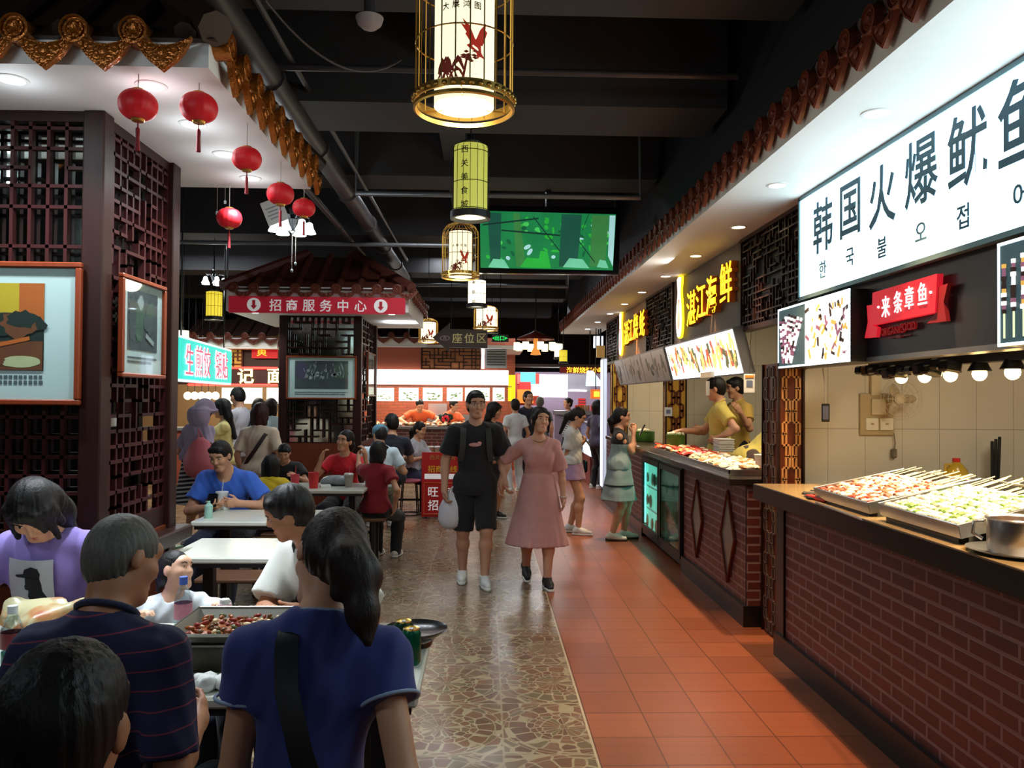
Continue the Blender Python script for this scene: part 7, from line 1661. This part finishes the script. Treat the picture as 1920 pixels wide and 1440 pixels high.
T = a['T']; attach(band([tuple(T(-.14, -.03, .485)), tuple(T(-.1, -.128, .4)), tuple(T(.0, -.142, .24)), tuple(T(.1, -.135, .1)), tuple(T(.19, -.07, -.06))], .042, .01, [-a['ef']]*5), 'diagonal_strap', mat('dark_leather_strap', (52, 36, 36), .5), a)
b = MB().box(tuple(T(.22, .0, -.12)), (.1, .2, .16), None, .03); attach(b, 'small_bag', mat('dark_leather_strap', (52, 36, 36), .5), a)
for u, Y, lab, m_, hm_ in ((484, 12.6, 'person in dark top far left, only the head visible between two customers', BLKT, HAIRB), (507, 12.2, 'person in pale blue far left, beside the kiosk post', cloth('pale_blue_cotton', (196, 216, 226)), HAIRBR)):
    person(lab, at(u, 800, y=Y).x, Y, 170, 1.58, 'f', res=.012, wear=dict(top=dict(m=m_), bottom=('trousers', DKPANT, 2)), hair='bob', hm=hm_, face=False)
# 10. far end of the aisle
def stand(label, u, Y, yaw, H, sex, m_, hr_, **k):
    person(label, at(u, 800, y=Y).x, Y, yaw, H, sex, res=.012, face=False, hair=hr_, wear=dict(top=dict(m=m_, hem=-.1), bottom=('trousers', k.pop('pm', DKPANT), 2)), **k)
stand('person in loose white shirt far along the aisle, left of the dark dressed man', 966, 14.0, 200, 1.6, 'f', cloth('loose_white_cotton', (210, 216, 220)), 'short', pm=cloth('loose_white_cotton', (210, 216, 220)))
stand('person in dark T-shirt far along the aisle, head above the pink dress', 989, 14.4, 25, 1.74, 'm', cloth('dark_navy_cotton', (28, 30, 46)), 'short')
stand('grey haired person far along the aisle behind the dark dressed man', 1012, 16.4, 170, 1.64, 'm', cloth('sage_cotton', (110, 120, 112)), 'short', hm=HAIRG)
stand('person with pink face mask and striped shirt at the far counter', 1066, 17.6, -60, 1.62, 'f', striped('grey_stripes', (90, 96, 110), (170, 174, 184), .05, .4), 'bun')
k = COL.objects['person'] if False else None
stand('dark haired person far away, just left of the tall white lightbox', 1119, 14.6, 120, 1.58, 'f', cloth('dark_purple_cotton', (70, 60, 80)), 'bob')

# 11. foreground diners
# grey haired man, striped polo
POLO = striped('navy_polo_red_stripes', (30, 32, 68), (128, 52, 72), .048, .07)
a = person('grey haired person in red striped navy polo, seen from behind', -.97, 2.0, 176, 1.68, 'm', sit=.465, lean=8, head=(-38, 24, 0), res=.006, sk=SKINT, hm=HAIRG, fat=.82, hands={'R': dict(to=(-.17, -.24, .76), hint=(-.2, .6, -.6)), 'L': dict(to=(.22, -.3, .8), hint=(.4, .5, -.6))}, wear=dict(top=dict(m=POLO, sleeve=.85, flare=.012, collar=cloth('navy_collar', (30, 32, 64)), wide=.03), bottom=('trousers', DKPANT, 2)), hair='short', hscale=.9, face=False)
# dark head at the lower left
a = person('person with thick black hair at the lower left corner, seen from behind', -.585, 1.1, 184, 1.56, 'm', sit=.45, lean=2, head=(-4, 6, 0), res=.007, sk=SKINT, fat=.9, wear=dict(top=dict(m=BLKT, sleeve=.6), bottom=('trousers', DKPANT, 2)), hair='short', hands={'L': dict(to=(.2, -.3, .7)), 'R': dict(to=(-.2, -.3, .7))}, hscale=1.04, face=False)
# woman in navy with the ponytail
NAVY = cloth('deep_blue_cotton', (48, 58, 124), var=.06); TRIM = cloth('pale_blue_trim', (150, 170, 200))
NX, NY = -.405, 1.82
a = person('person in deep blue T-shirt with long ponytail and shoulder strap, seen from behind', NX, NY, 184, 1.68, 'f', sit=.515, lean=9, side=-3, head=(34, 30, -10), res=.006, hm=HAIRBR, fat=.9, hands={'L': dict(to=(.19, -.02, .47), hint=(.2, .6, -.2)), 'R': dict(to=(-.17, .02, .58), hint=(-.45, .8, 0))},
    wear=dict(top=dict(m=NAVY, sleeve=.38, flare=.012, hem=-.08, wide=.025, trim=TRIM), bottom=('trousers', DKPANT, 2), tail=.5, hairx=(((-.02, -.1, -.01), (-.04, -.13, -.09), .045, .05), ((-.04, -.13, -.09), (-.065, -.13, -.18), .05, .038), ((-.065, -.13, -.18), (-.085, -.14, -.25), .038, .012), ((.03, -.06, -.02), (.0, -.08, -.07), .045, .035))), hair='pony', hscale=.92, face=False)
T = a['T']; attach(band([tuple(T(.062, -.03, .515)), tuple(T(.06, -.095, .47)), tuple(T(.045, -.135, .38)), tuple(T(.0, -.148, .25)), tuple(T(-.06, -.15, .12)), tuple(T(-.12, -.155, 0)), tuple(T(-.18, -.13, -.1))], .05, .008, [-a['ef']]*7), 'shoulder_strap', BLACKM, a)
S_ = Sdf(.008); c = T(-.24, -.06, -.12); S_.ell(c, np.eye(3), (.12, .09, .12), .02); S_.ell(c+np.array((0, 0, .06)), np.eye(3), (.1, .08, .05), .03); put('handbag', S_.mesh(.006, .08), mat('black_soft_leather', (20, 20, 22), .45), a['root'])
# woman in purple, head bowed
x, y = -1.82, 3.52
PURP = cloth('lavender_cotton', (140, 122, 196), var=.05)
a = person('person in lavender T-shirt with bowed head and cap-girl print, beside the near column', x, y, 6, 1.64, 'f', sit=.5, lean=16, head=(8, 48, 0), res=.006, neckf=.03, hands={'L': dict(to=(.22, -.42, .82), hint=(.8, .2, -.6), palm=(0, 0, -1), curl=35), 'R': dict(to=(-.16, -.42, .82), hint=(-.8, .2, -.6), palm=(0, 0, -1), curl=35)}, fat=1.1,
    wear=dict(top=dict(m=PURP, sleeve=.95, flare=.03, hem=-.05, wide=.03), bottom=('trousers', DENIM, 2), hairx=(((.06, .05, .05), (.075, .07, -.1), .022, .01), ((-.07, .03, .05), (-.08, .05, -.1), .022, .012), ((.0, .07, .08), (.05, .09, -.02), .02, .008))), hair='long')
T = a['T']; Q = basis(tuple(T(-.03, .15, .33)), tuple(a['ex']), tuple(a['eu']*.97-a['ef']*.1))
cd_ = MB(); cd_.M = Q; rings = []
for j in range(9):
    yy = -.115+.23*j/8; rings.append([(-.09+.18*i/8, yy, .022-3.2*(-.03-.09+.18*i/8)**2-1.4*(yy-.02)**2) for i in range(9)])
cd_.loft([[(x_, y_, z_) for x_, y_, z_ in r] for r in rings], False, False)
attach(cd_, 'white_print_panel', mat('grey_white_print', (186, 190, 200), .8, var=.04), a, 170)
sh = MB(); sh.M = Q
def zz_(x_, y_): return .0245-3.2*(x_-.03)**2-1.4*(y_-.02)**2
def sil(pts):
    n = len(pts); f = [(x_, y_, zz_(x_, y_)+.002) for x_, y_ in pts]; k_ = [(x_, y_, zz_(x_, y_)-.003) for x_, y_ in pts]; sh.add(f+k_, [tuple(range(n)), tuple(range(n, 2*n))[::-1]]+[(i, n+i, n+(i+1) % n, (i+1) % n) for i in range(n)])
sil([(-.055, .055), (-.02, .062), (-.015, .08), (.01, .09), (.035, .082), (.045, .06), (.042, .045), (-.01, .048), (-.05, .048)]); sil([(-.012, .046), (.042, .044), (.048, .02), (.05, -.01), (.07, -.05), (.072, -.112), (.0, -.112), (.005, -.06), (-.005, -.03), (.0, -.005), (-.014, .0), (-.016, .015), (-.012, .02)])
attach(sh, 'cap_girl_print', mat('black_print', (24, 26, 34), .8, var=0), a)
# little girl in white
x, y = -1.34, 3.5
a = person('little girl in white T-shirt looking up to the right, behind the water bottle', x, y, 28, 1.12, 'f', sit=.37, lean=2, head=(48, -12, 6), res=.006, sk=SKINL, hands={'L': dict(to=(.16, -.26, .78), palm=(0, 0, -1), curl=30), 'R': dict(to=(-.16, -.26, .78), palm=(0, 0, -1), curl=30)}, wear=dict(top=dict(m=cloth('bright_white_cotton', (220, 228, 234)), sleeve=.7, flare=.02, wr=.006), bottom=('trousers', DENIM, 2), hairx=(((0, -.09, .02), (0, -.12, -.1), .032, .014),)), hair='crop', feet={'L': (.1, -.3, .14), 'R': (-.1, -.3, .14)})
# man in white shirt, profile to the left
x, y = -.64, 3.52
WSH = cloth('off_white_cotton', (206, 208, 200))
a = person('person in off-white shirt with black collar, profile bent to the left over the table', x, y, -42, 1.66, 'm', sit=.45, lean=16, hscale=.92, head=(-40, 22, 0), res=.006, sk=SKINT, neckf=.03, hands={'R': dict(to=L2(at(500, 1143, y=3.18), x, y, -42), hint=(-.5, -.2, -1), palm=(0, 0, -1), thumb=(1, 0, 0), curl=40), 'L': dict(to=(.2, -.3, .8), hint=(.8, .3, -.4))}, wear=dict(top=dict(m=WSH, sleeve=.8, flare=.03, collar=BLKT, trim=None), bottom=('trousers', DKPANT, 2)), hair='short')
T = a['T']; attach(band([tuple(T(.12, .02, .5)), tuple(T(.1, .12, .42)), tuple(T(.03, .15, .3)), tuple(T(-.06, .15, .18)), tuple(T(-.14, .1, .08))], .04, .008, [a['ef']]*5), 'chest_strap', BLACKM, a)
S_ = Sdf(.008); rnd = random.Random(2)
for k in range(9): S_.ell((-1.66+rnd.uniform(-.15, .2), 3.04+rnd.uniform(-.07, .07), TZ+.045+rnd.uniform(0, .04)), Euler((rnd.uniform(-.6, .6), rnd.uniform(-.6, .6), rnd.uniform(0, 3))).to_matrix(), (rnd.uniform(.05, .09), rnd.uniform(.04, .06), rnd.uniform(.03, .045)), .05)
S_.cut((0, 0, TZ), (0, 0, -1)); nt_ = NT('crinkled_snack_film'); nt_.p(Base_Color=nt_.ramp(nt_.noise(9), [(.46, lin((196, 188, 148))), (.56, lin((186, 140, 92))), (.68, lin((170, 84, 50)))]), Roughness=.28)
tag(put('snack_bag', S_.mesh(.016, .06, 4), nt_.mat, None), 'crumpled cream and orange snack bag in front of the person in lavender', 'bag')
# ------------------------------------------------------------------ stalls at the far end and on the left
def tile_eave(name, label, x0, x1, y, z, pitch=.3):
    t = thing(name, label, 'eave', ((x0+x1)/2, y, z)); MB().bx(x0, x1, y, y+.4, z-.22, z-.18).build('underside', WHITEP, t); MB().bx(x0, x1, y, y+.04, z-.2, z-.03).build('fascia', WHITEP, t)
    b = MB(); b.add([(x0, y-.03, z), (x1, y-.03, z), (x1, y+.6, z+.35), (x0, y+.6, z+.35)], [(0, 1, 2, 3)])
    n = int((x1-x0)/pitch)
    for k in range(n): b.cyl((x0+(k+.5)*pitch, y-.03, z+.02), (x0+(k+.5)*pitch, y+.6, z+.37), .05, n=8)
    b.build('roof_tiles', TILED, t, 40); eave_run(t, (x0, y-.05, z), (x1, y-.05, z), pitch, .062, .13, TILER); return t
YF = 15.6
ze = at(740, 629, y=YF).z
tile_eave('tiled_eave', 'red-brown tiled eave above the long white lit sign at the back', at(690, 640, y=YF).x, at(800, 640, y=YF).x, YF, ze)
tile_eave('tiled_eave', 'red-brown tiled eave above the red characters on the far left', at(348, 640, y=14.3).x, at(520, 640, y=14.3).x, 14.3, at(430, 630, y=14.3).z)
def PZ(u, v, y): p = at(u, v, y=y); return p.x, p.z
def fbox(b, u0, u1, v0, v1, y, d=.06, mi=None):
    (x0, z1), (x1, z0) = PZ(u0, v0, y), PZ(u1, v1, y); return b.bx(x0, x1, y, y+d, z0, z1, 0, mi)
bs = thing('far_white_stall', 'food stall with long blank white lit sign and orange brick backing at the far end', 'stall', (at(820, 800, y=YF).x, 17, 0))
TERRA = mat('terracotta_panel', (150, 76, 54), .5, var=.08); ORBR = m_brick('orange_far_brick', 0, (176, 84, 52), (156, 72, 44), (130, 76, 56))
fbox(MB(), 660, 792, 641, 692, YF+.1).build('upper_panel', TERRA, bs)
fb = fbox(MB(), 790, 900, 652, 692, YF+.1).build('fretwork_backing', mat('tan_fret_backing', (170, 104, 62), .5), bs)
(xa, za), (xb, zb) = PZ(790, 652, YF), PZ(900, 692, YF); b = MB(); Q = FRONT(((xa+xb)/2, YF+.09, (za+zb)/2)); fret(b, Q, xb-xa, za-zb, 14, 6, .018, .03, 5, .75); b.build('fretwork', LACQ, bs)
fbox(MB(), 640, 953, 692, 722, YF, .12).build('blank_lit_sign', glow('blank_white_sign', (255, 252, 250), 3.2), bs)
fbox(MB(), 640, 960, 722, 726, YF, .12).build('sign_bottom_rail', GREYM, bs)
for u0, u1 in ((690, 738), (748, 784), (793, 829), (838, 867), (872, 918), (924, 946)):
    g = fbox(MB(), u0, u1, 727, 752, YF+.15, .05).build('menu_picture', glow('warm_menu_panel', (255, 250, 226), 2.0), bs); b = MB(); rnd = random.Random(u0)
    for k in range(16): u, v = rnd.uniform(u0+6, u1-6), rnd.uniform(735, 749); fbox(b, u, u+rnd.uniform(2, 6), v, v+rnd.uniform(1, 3), YF+.145, .004)
    b.build('dish_photograph', glow('dish_green', (150, 176, 120), .8), g)
(xa, _), (xb, _) = PZ(640, 800, 18.2), PZ(965, 800, 18.2)
MB().bx(xa-.5, xb, 18.2, 18.3, 0, 3.0).build('back_wall', ORBR, bs)
MB().bx(xa-.5, xb+.1, YF+.2, 18.2, 2.62, 2.68).build('ceiling_panel', WHITEP, bs)
(xa, _), (xb, zc_) = PZ(640, 802, 16.3), PZ(952, 802, 16.3)
MB().bx(xa, xb, 16.3, 16.9, 0, 1.0).build('counter_front', BRICKX, bs); MB().bx(xa, xb, 16.25, 16.95, 1.0, 1.05).build('counter_top', STEEL, bs)
b = MB(); rnd = random.Random(31)
for k in range(140): b.ell((rnd.uniform(xa, xb-.3), rnd.uniform(16.3, 16.8), 1.07+rnd.uniform(0, .05)), (.05, .04, .03), (0, 0, rnd.uniform(0, 3)), 7, 4, rnd.randrange(3))
tag(b.build('far_counter_food', [mat('cream_oyster', (230, 214, 180), .4), mat('orange_shellfish', (220, 140, 80), .4), mat('pale_squid', (236, 222, 200), .45)], None, 70), 'pale food heaped along the far counter in front of the orange cooks', 'food', kind='stuff')
lamp('far_stall_light', 'AREA', ((xa+xb)/2, 17.2, 2.58), 120, (1, .9, .74), 2.5, (0, 0, 0), sy=.6)
pc = at(832, 790, y=18.1); b = MB(); fbox(b, 803, 838, 757, 783, 17.9, .25); tag(b.build('steel_cabinet', STEEL), 'small steel cabinet on the back wall behind the orange cooks', 'cabinet')
tag(MB().bx(pc.x-.5, pc.x+.6, 17.85, 18.19, 0, 1.25).build('rear_shelf_unit', GREYM), 'grey rear shelf unit under the small steel cabinet', 'shelf')
c = at(836, 790, y=16.6); fl_ = thing('flower_pot', 'dark pot with a red flower on the far counter beside the walking man', 'plant', (c.x, 16.6, 1.05))
MB().lathe([(0, 0), (.06, 0), (.08, .12), (0, .12)], (c.x, 16.6, 1.05), 16).build('pot', BLACKM, fl_, 40)
b = MB()
for k in range(14): a = k*.45; b.ell((c.x+.09*math.cos(a), 16.55+.05*math.sin(a), 1.22+.05*math.sin(k*2.1)), (.07, .03, .05), (k, k*.5, 0), 8, 5)
b.build('foliage', mat('dark_leaf', (20, 34, 22), .5), fl_, 60); b = MB()
for k in range(7): b.ell((c.x+.05*math.cos(k*.9), 16.48, 1.2+.05*math.sin(k*.9)), (.035, .02, .035), None, 8, 5)
b.build('flower', mat('crimson_petal', (214, 24, 50), .5), fl_, 60)
# upper clutter right of the fretwork: dark louvre cabinet
lv = thing('louvre_cabinet', 'dark louvred cabinet hanging right of the fretwork panel', 'cabinet', at(930, 670, y=16)); fbox(MB(), 910, 950, 655, 690, 16, .3).build('box', GREYM, lv); b = MB()
for k in range(6): fbox(b, 913, 948, 658+k*5, 660+k*5, 15.97, .03)
b.build('louvres', BLACKM, lv); fbox(MB(), 903, 908, 655, 691, 15.95, .05).build('tube_light', glow('white_tube', (235, 240, 255), 3.5), lv)
# ---- farther right stall with posters and bright white boards
YR = 20.5
fs = thing('far_poster_stall', 'cluttered bright stall with colourful posters at the very end of the aisle', 'stall', (1.3, YR, 0))
fbox(MB(), 955, 1180, 697, 900, YR+1.5, .1).build('back_wall', mat('lavender_grey_wall', (176, 160, 186), .6), fs)
fbox(MB(), 953, 966, 703, 752, YR-3.5, .06).build('yellow_sign', glow('lit_yellow_strip', (250, 206, 20), 1.3), fs)
b = MB(); fbox(b, 967, 1010, 700, 760, YR, .06, 0); rnd = random.Random(2)
for k, (u0, u1, v0, v1, mi) in enumerate(((970, 988, 702, 720, 2), (976, 1004, 698, 722, 3), (974, 995, 716, 740, 1), (970, 1000, 730, 756, 4), (996, 1010, 720, 738, 5))): fbox(b, u0, u1, v0, v1, YR-.02-.01*k, .02, mi)
b.build('poster', [mat('brick_red_poster', (170, 60, 44), .5), mat('red_poster', (204, 44, 40), .5, emit=.4, ecol=(204, 44, 40)), mat('pink_poster', (214, 100, 90), .5, emit=.4, ecol=(214, 100, 90)), mat('teal_poster', (80, 190, 200), .5, emit=.5, ecol=(80, 190, 200)), mat('orange_poster', (224, 120, 40), .5, emit=.5, ecol=(224, 120, 40)), mat('pale_blue_poster', (180, 226, 240), .5, emit=.7, ecol=(180, 226, 240))], fs)
fbox(MB(), 1012, 1064, 702, 745, YR, .08).build('white_board', glow('blank_white_sign', (255, 252, 250), 3.2), fs)
fbox(MB(), 1000, 1022, 726, 742, YR-.1, .06).build('white_board', glow('blank_white_sign', (255, 252, 250), 3.2), fs)
fbox(MB(), 1064, 1108, 702, 735, YR, .08).build('grey_board', mat('grey_far_board', (120, 120, 128), .5), fs)
fbox(MB(), 1066, 1100, 731, 734, YR-.05, .05).build('light_strip', glow('blank_white_sign', (255, 252, 250), 3.2), fs)
b = MB(); fbox(b, 1050, 1140, 688, 700, YR-2, .06); b.build('sign_band', mat('dark_red_band', (120, 26, 24), .5), fs)
chars(fs, glow('yellow_far_lettering', (255, 214, 60), 2.0), [(ch, FRONT(at(1068+k*12, 694, y=YR-2.02)), .15, .01, .008) for k, ch in enumerate('海鲜烧烤小吃')])
b = MB(); fbox(b, 955, 1150, 682, 689, YR-2, .5); b.build('eave', TILED, fs)
fbox(MB(), 1040, 1125, 770, 778, YR-3.0, .5).build('counter_top', STEEL, fs); fbox(MB(), 1040, 1125, 778, 868, YR-2.9, .4).build('counter_front', mat('lavender_counter', (150, 140, 170), .5), fs)
b = MB()
for k in range(3): fbox(b, 1084, 1098, 747+k*5, 750+k*5, YR+1.45, .02)
b.build('red_lines', mat('red_poster', (204, 44, 40), .5), fs)
b = MB(); rnd = random.Random(9)
for k in range(16): u = rnd.uniform(1076, 1122); fbox(b, u, u+6, 760, 770, YR-2.9+rnd.uniform(0, .3), .1, rnd.randrange(4))
b.build('packets', [mat('orange_packet', (226, 130, 40), .5), mat('cream_packet', (226, 210, 180), .5), mat('brown_packet', (130, 80, 60), .5), mat('red_poster', (204, 44, 40), .5)], fs)
lamp('poster_stall_light', 'AREA', (1.6, YR-1.0, 3.0), 130, (1, .95, .98), 2.5, (0, 0, 0), sy=1.0)
# tilted menu box and small signs beyond the white lightbox
tm = thing('tilted_menu_sign', 'pale blue tilted menu sign seen from the side at the far right stall', 'menu board', at(1112, 712, y=16)); A_, B_, C_, D_ = at(1100, 696, y=16.0), at(1108, 697, y=15.2), at(1128, 724, y=15.2), at(1098, 724, y=16.0)
b = MB(); o_ = Vector((.05, .06, .02)); b.add([A_, B_, C_, D_, A_+o_, B_+o_, C_+o_, D_+o_], [(0, 1, 2, 3), (7, 6, 5, 4), (0, 4, 5, 1), (1, 5, 6, 2), (2, 6, 7, 3), (3, 7, 4, 0)]); b.build('panel', glow('pale_blue_menu', (200, 236, 245), 1.4), tm)
ob = thing('orange_stall_sign', 'small orange lit sign below the tilted blue menu', 'sign', at(1117, 738, y=15)); fbox(MB(), 1108, 1128, 730, 748, 15, .06).build('panel', glow('orange_lit_panel', (240, 120, 50), .9), ob); fbox(MB(), 1114, 1124, 734, 744, 14.98, .02).build('symbol', glow('yellow_far_lettering', (255, 214, 60), 2.0), ob)
for ob_, uu, vv, yy in ((ob, 1117, 731, 15.03), ):
    p = at(uu, vv, y=yy); MB().tube([p, (p.x, yy, 3.02)], .01, 5).build('hanger', BLACKM, ob_)
p = at(1106, 698, y=15.6); MB().tube([p, (p.x, 15.6, 3.0)], .012, 5).build('hanger', BLACKM, tm)
ws = thing('white_square_sign', 'white lit square sign under the end of the right-hand canopy', 'sign', at(1122, 642, y=15.2)); fbox(MB(), 1114, 1131, 630, 652, 15.2, .1).build('panel', glow('cool_white_panel', (222, 232, 250), 1.5), ws)
tn = thing('tan_fascia_sign', 'tan picture panel just below the white square sign', 'sign', at(1126, 660, y=15.1)); fbox(MB(), 1119, 1134, 648, 670, 15.1, .1).build('panel', mat('tan_lit_panel', (190, 150, 90), .5, emit=.35, ecol=(200, 160, 90)), tn)
cg = thing('glass_showcase', 'glowing glass showcase counter at the far right end of the aisle', 'showcase', (1.9, 15.6, 0))
MB().bx(1.95, 2.5, 14.95, 16.4, 0, .55).build('base', mat('dull_red_counter', (130, 66, 62), .5), cg); MB().bx(1.97, 2.45, 14.95, 16.4, .55, .8).build('light_box', glow('cool_white_panel', (222, 232, 250), 1.5), cg); MB().bx(1.95, 2.5, 14.95, 16.4, .8, 1.15).build('glass_case', mat('lavender_glass', (170, 170, 210), .1, alpha=.6), cg); MB().bx(1.93, 2.52, 14.93, 16.42, 1.15, 1.18).build('top', STEEL, cg)
# ---- far left stall: teal menu, gold lattice, red neon board
tl = thing('teal_menu_sign', 'glowing turquoise sign with pink and white characters on the far left', 'sign', at(385, 677, y=10.5))
a0, a1, c0, c1 = at(335, 636, y=9.2), at(335, 717, y=9.2), at(434, 654, y=12.2), at(430, 716, y=12.2)
ux = Vector((c0.x-a0.x, c0.y-a0.y, 0)); W = ux.length; zm = (a0.z+a1.z)/2; hh = .47
Q = basis(((a0.x+c0.x)/2, (a0.y+c0.y)/2, (zm+(c0.z+c1.z)/2)/2), ux, (0, 0, 1))
b = MB(); b.M = Q; b.box((0, 0, -.05), (W+.06, hh+.06, .09)); b.build('cabinet', mat('white_sign_rim', (224, 236, 236), .4, emit=.9, ecol=(224, 240, 240)), tl)
b = MB(); b.M = Q; b.box((0, 0, 0), (W, hh, .012)); b.build('face', glow('lit_turquoise', (20, 206, 190), 1.25), tl)
xs_ = (-.36, -.2, -.06, .17, .31)
chars(tl, glow('lit_white_strokes', (255, 250, 252), 2.2), [(ch, Q @ Matrix.Translation((W*f, 0, .012)), .4, .006, .03, 1.0) for ch, f in zip('生煎饺锅贴', xs_)], 'white_outline')
chars(tl, glow('lit_pink_strokes', (236, 90, 120), 1.0), [(ch, Q @ Matrix.Translation((W*f, 0, .022)), .4, .006, -.004, 1.0) for ch, f in zip('生煎饺锅贴', xs_)], 'pink_character')
for f in (-.4, .4): p = Q @ Vector((W*f, hh/2, -.05)); MB().tube([p, (p.x, p.y, 4.35)], .01, 5).build('hanger', BLACKM, tl)
YL = 14.6
nb_ = thing('neon_board', 'dark board with glowing character framed by two red neon lines, far left', 'sign', at(470, 705, y=YL))
fbox(MB(), 330, 520, 688, 722, YL, .08).build('board', mat('dark_maroon_board', (50, 16, 18), .5), nb_)
for v in (689, 721): (xa, za), (xb, _) = PZ(352, v, YL-.03), PZ(520, v, YL-.03); MB().cyl((xa, YL-.03, za), (xb, YL-.03, za), .022, n=8).build('neon_line', glow('red_neon', (255, 60, 50), 3.0), nb_)
tx = MB(); tx.text('记', FRONT(at(461, 705, y=YL-.02)), .3, .02, .02); tx.build('lettering', glow('warm_white_letter', (255, 232, 150), 3.0), nb_); tx = MB(); tx.text('面', FRONT(at(516, 705, y=YL-.02)), .3, .02, .02); tx.build('second_character', glow('warm_white_letter', (255, 232, 150), 3.0), nb_)
us = thing('upper_red_sign', 'small red sign with a golden character above the neon board', 'sign', at(495, 658, y=YL)); fbox(MB(), 472, 520, 645, 672, YL, .05).build('board', mat('signal_red_sign', (190, 24, 34), .5, emit=.5, ecol=(200, 24, 34)), us); tx = MB(); tx.text('黄', FRONT(at(491, 658, y=YL-.01)), .2, .01, .004); tx.build('lettering', glow('golden_letter', (240, 200, 50), 1.2), us)
fbox(MB(), 330, 522, 638, 690, YL+.1, .06).build('fascia_board', mat('dark_brown_fascia', (50, 26, 24), .5)); o = COL.objects['fascia_board']; tag(o, 'dark brown fascia board behind the small red sign on the far left', 'board')
gl = thing('gold_lattice_panel', 'gold panel with brown lattice between the teal sign and the small red sign', 'lattice panel', at(438, 665, y=YL)); fbox(MB(), 420, 452, 640, 690, YL+.06, .03).build('backing', mat('lit_gold_panel', (206, 158, 56), .4, emit=.3, ecol=(206, 158, 56)), gl)
(xa, za), (xb, zb) = PZ(420, 640, YL), PZ(452, 690, YL); b = MB(); fret(b, FRONT(((xa+xb)/2, YL+.05, (za+zb)/2)), xb-xa, za-zb, 4, 7, .025, .03, 8, .7); b.build('fretwork', LACQR, gl)
ls = thing('far_left_stall', 'bright food stall with lit menu panels behind the customers on the left', 'stall', (-5, 17, 0))
for k, (u0, u1) in enumerate(((416, 446), (455, 490), (500, 522))): fbox(MB(), u0, u1, 727, 757, 16.0, .06).build('menu_picture', glow('warm_menu_panel', (255, 250, 226), 2.0), ls)
(xa, _), (xb, _) = PZ(320, 800, 17.5), PZ(524, 800, 17.5); MB().bx(xa-2, xb, 17.5, 17.6, 0, 3.0).build('back_wall', mat('warm_stall_wall', (128, 100, 70), .6), ls)
(xa, _), (xb, _) = PZ(300, 800, 14.9), PZ(524, 800, 14.9); MB().bx(xa, xb, 14.9, 15.5, 0, 1.0).build('counter_front', TERRA, ls); MB().bx(xa, xb, 14.85, 15.55, 1.0, 1.05).build('counter_top', STEEL, ls)
for k in range(5):
    c = at(352+k*13, 742, y=14.4); l_ = thing('warm_bulb_lamp', 'glowing warm bulb over the far left counter, one of a close row', 'lamp', c, 0, 'warm bulbs over the far left counter'); MB().ell(c, .07, None, 12, 8).build('bulb', glow('bright_warm_bulb', (255, 236, 190), 7), l_, 60); MB().tube([c, (c.x, c.y, 4.35)], .006, 5).build('cord', BLACKM, l_)
lamp('far_left_stall_light', 'AREA', (-5.2, 16.0, 2.8), 150, (1, .86, .6), 2.5, (0, 0, 0), sy=.8)
lamp('far_left_front_light', 'AREA', (-4.3, 13.3, 2.6), 70, (1, .88, .64), 1.8, (0, 0, 0), sy=.6)
# mid-left side stalls seen through the lattice
mw = thing('side_stall', 'white lit side stall far left, seen only through the near lattice', 'stall', (-7.5, 8, 0)); MB().bx(-8.0, -7.9, 5, 12, 0, 3).build('wall', mat('pale_side_wall', (170, 170, 166), .6), mw); MB().bx(-7.9, -7.85, 5.5, 11.5, 1.5, 2.1).build('lit_panel', glow('cool_white_panel', (222, 232, 250), 1.5), mw)
for o_, u, v, yy in ((ws, 1122, 632, 15.25), (tn, 1126, 650, 15.15)): p = at(u, v, y=yy); MB().tube([p, (p.x, yy, 3.0)], .015, 5).build('hanger', BLACKM, o_)
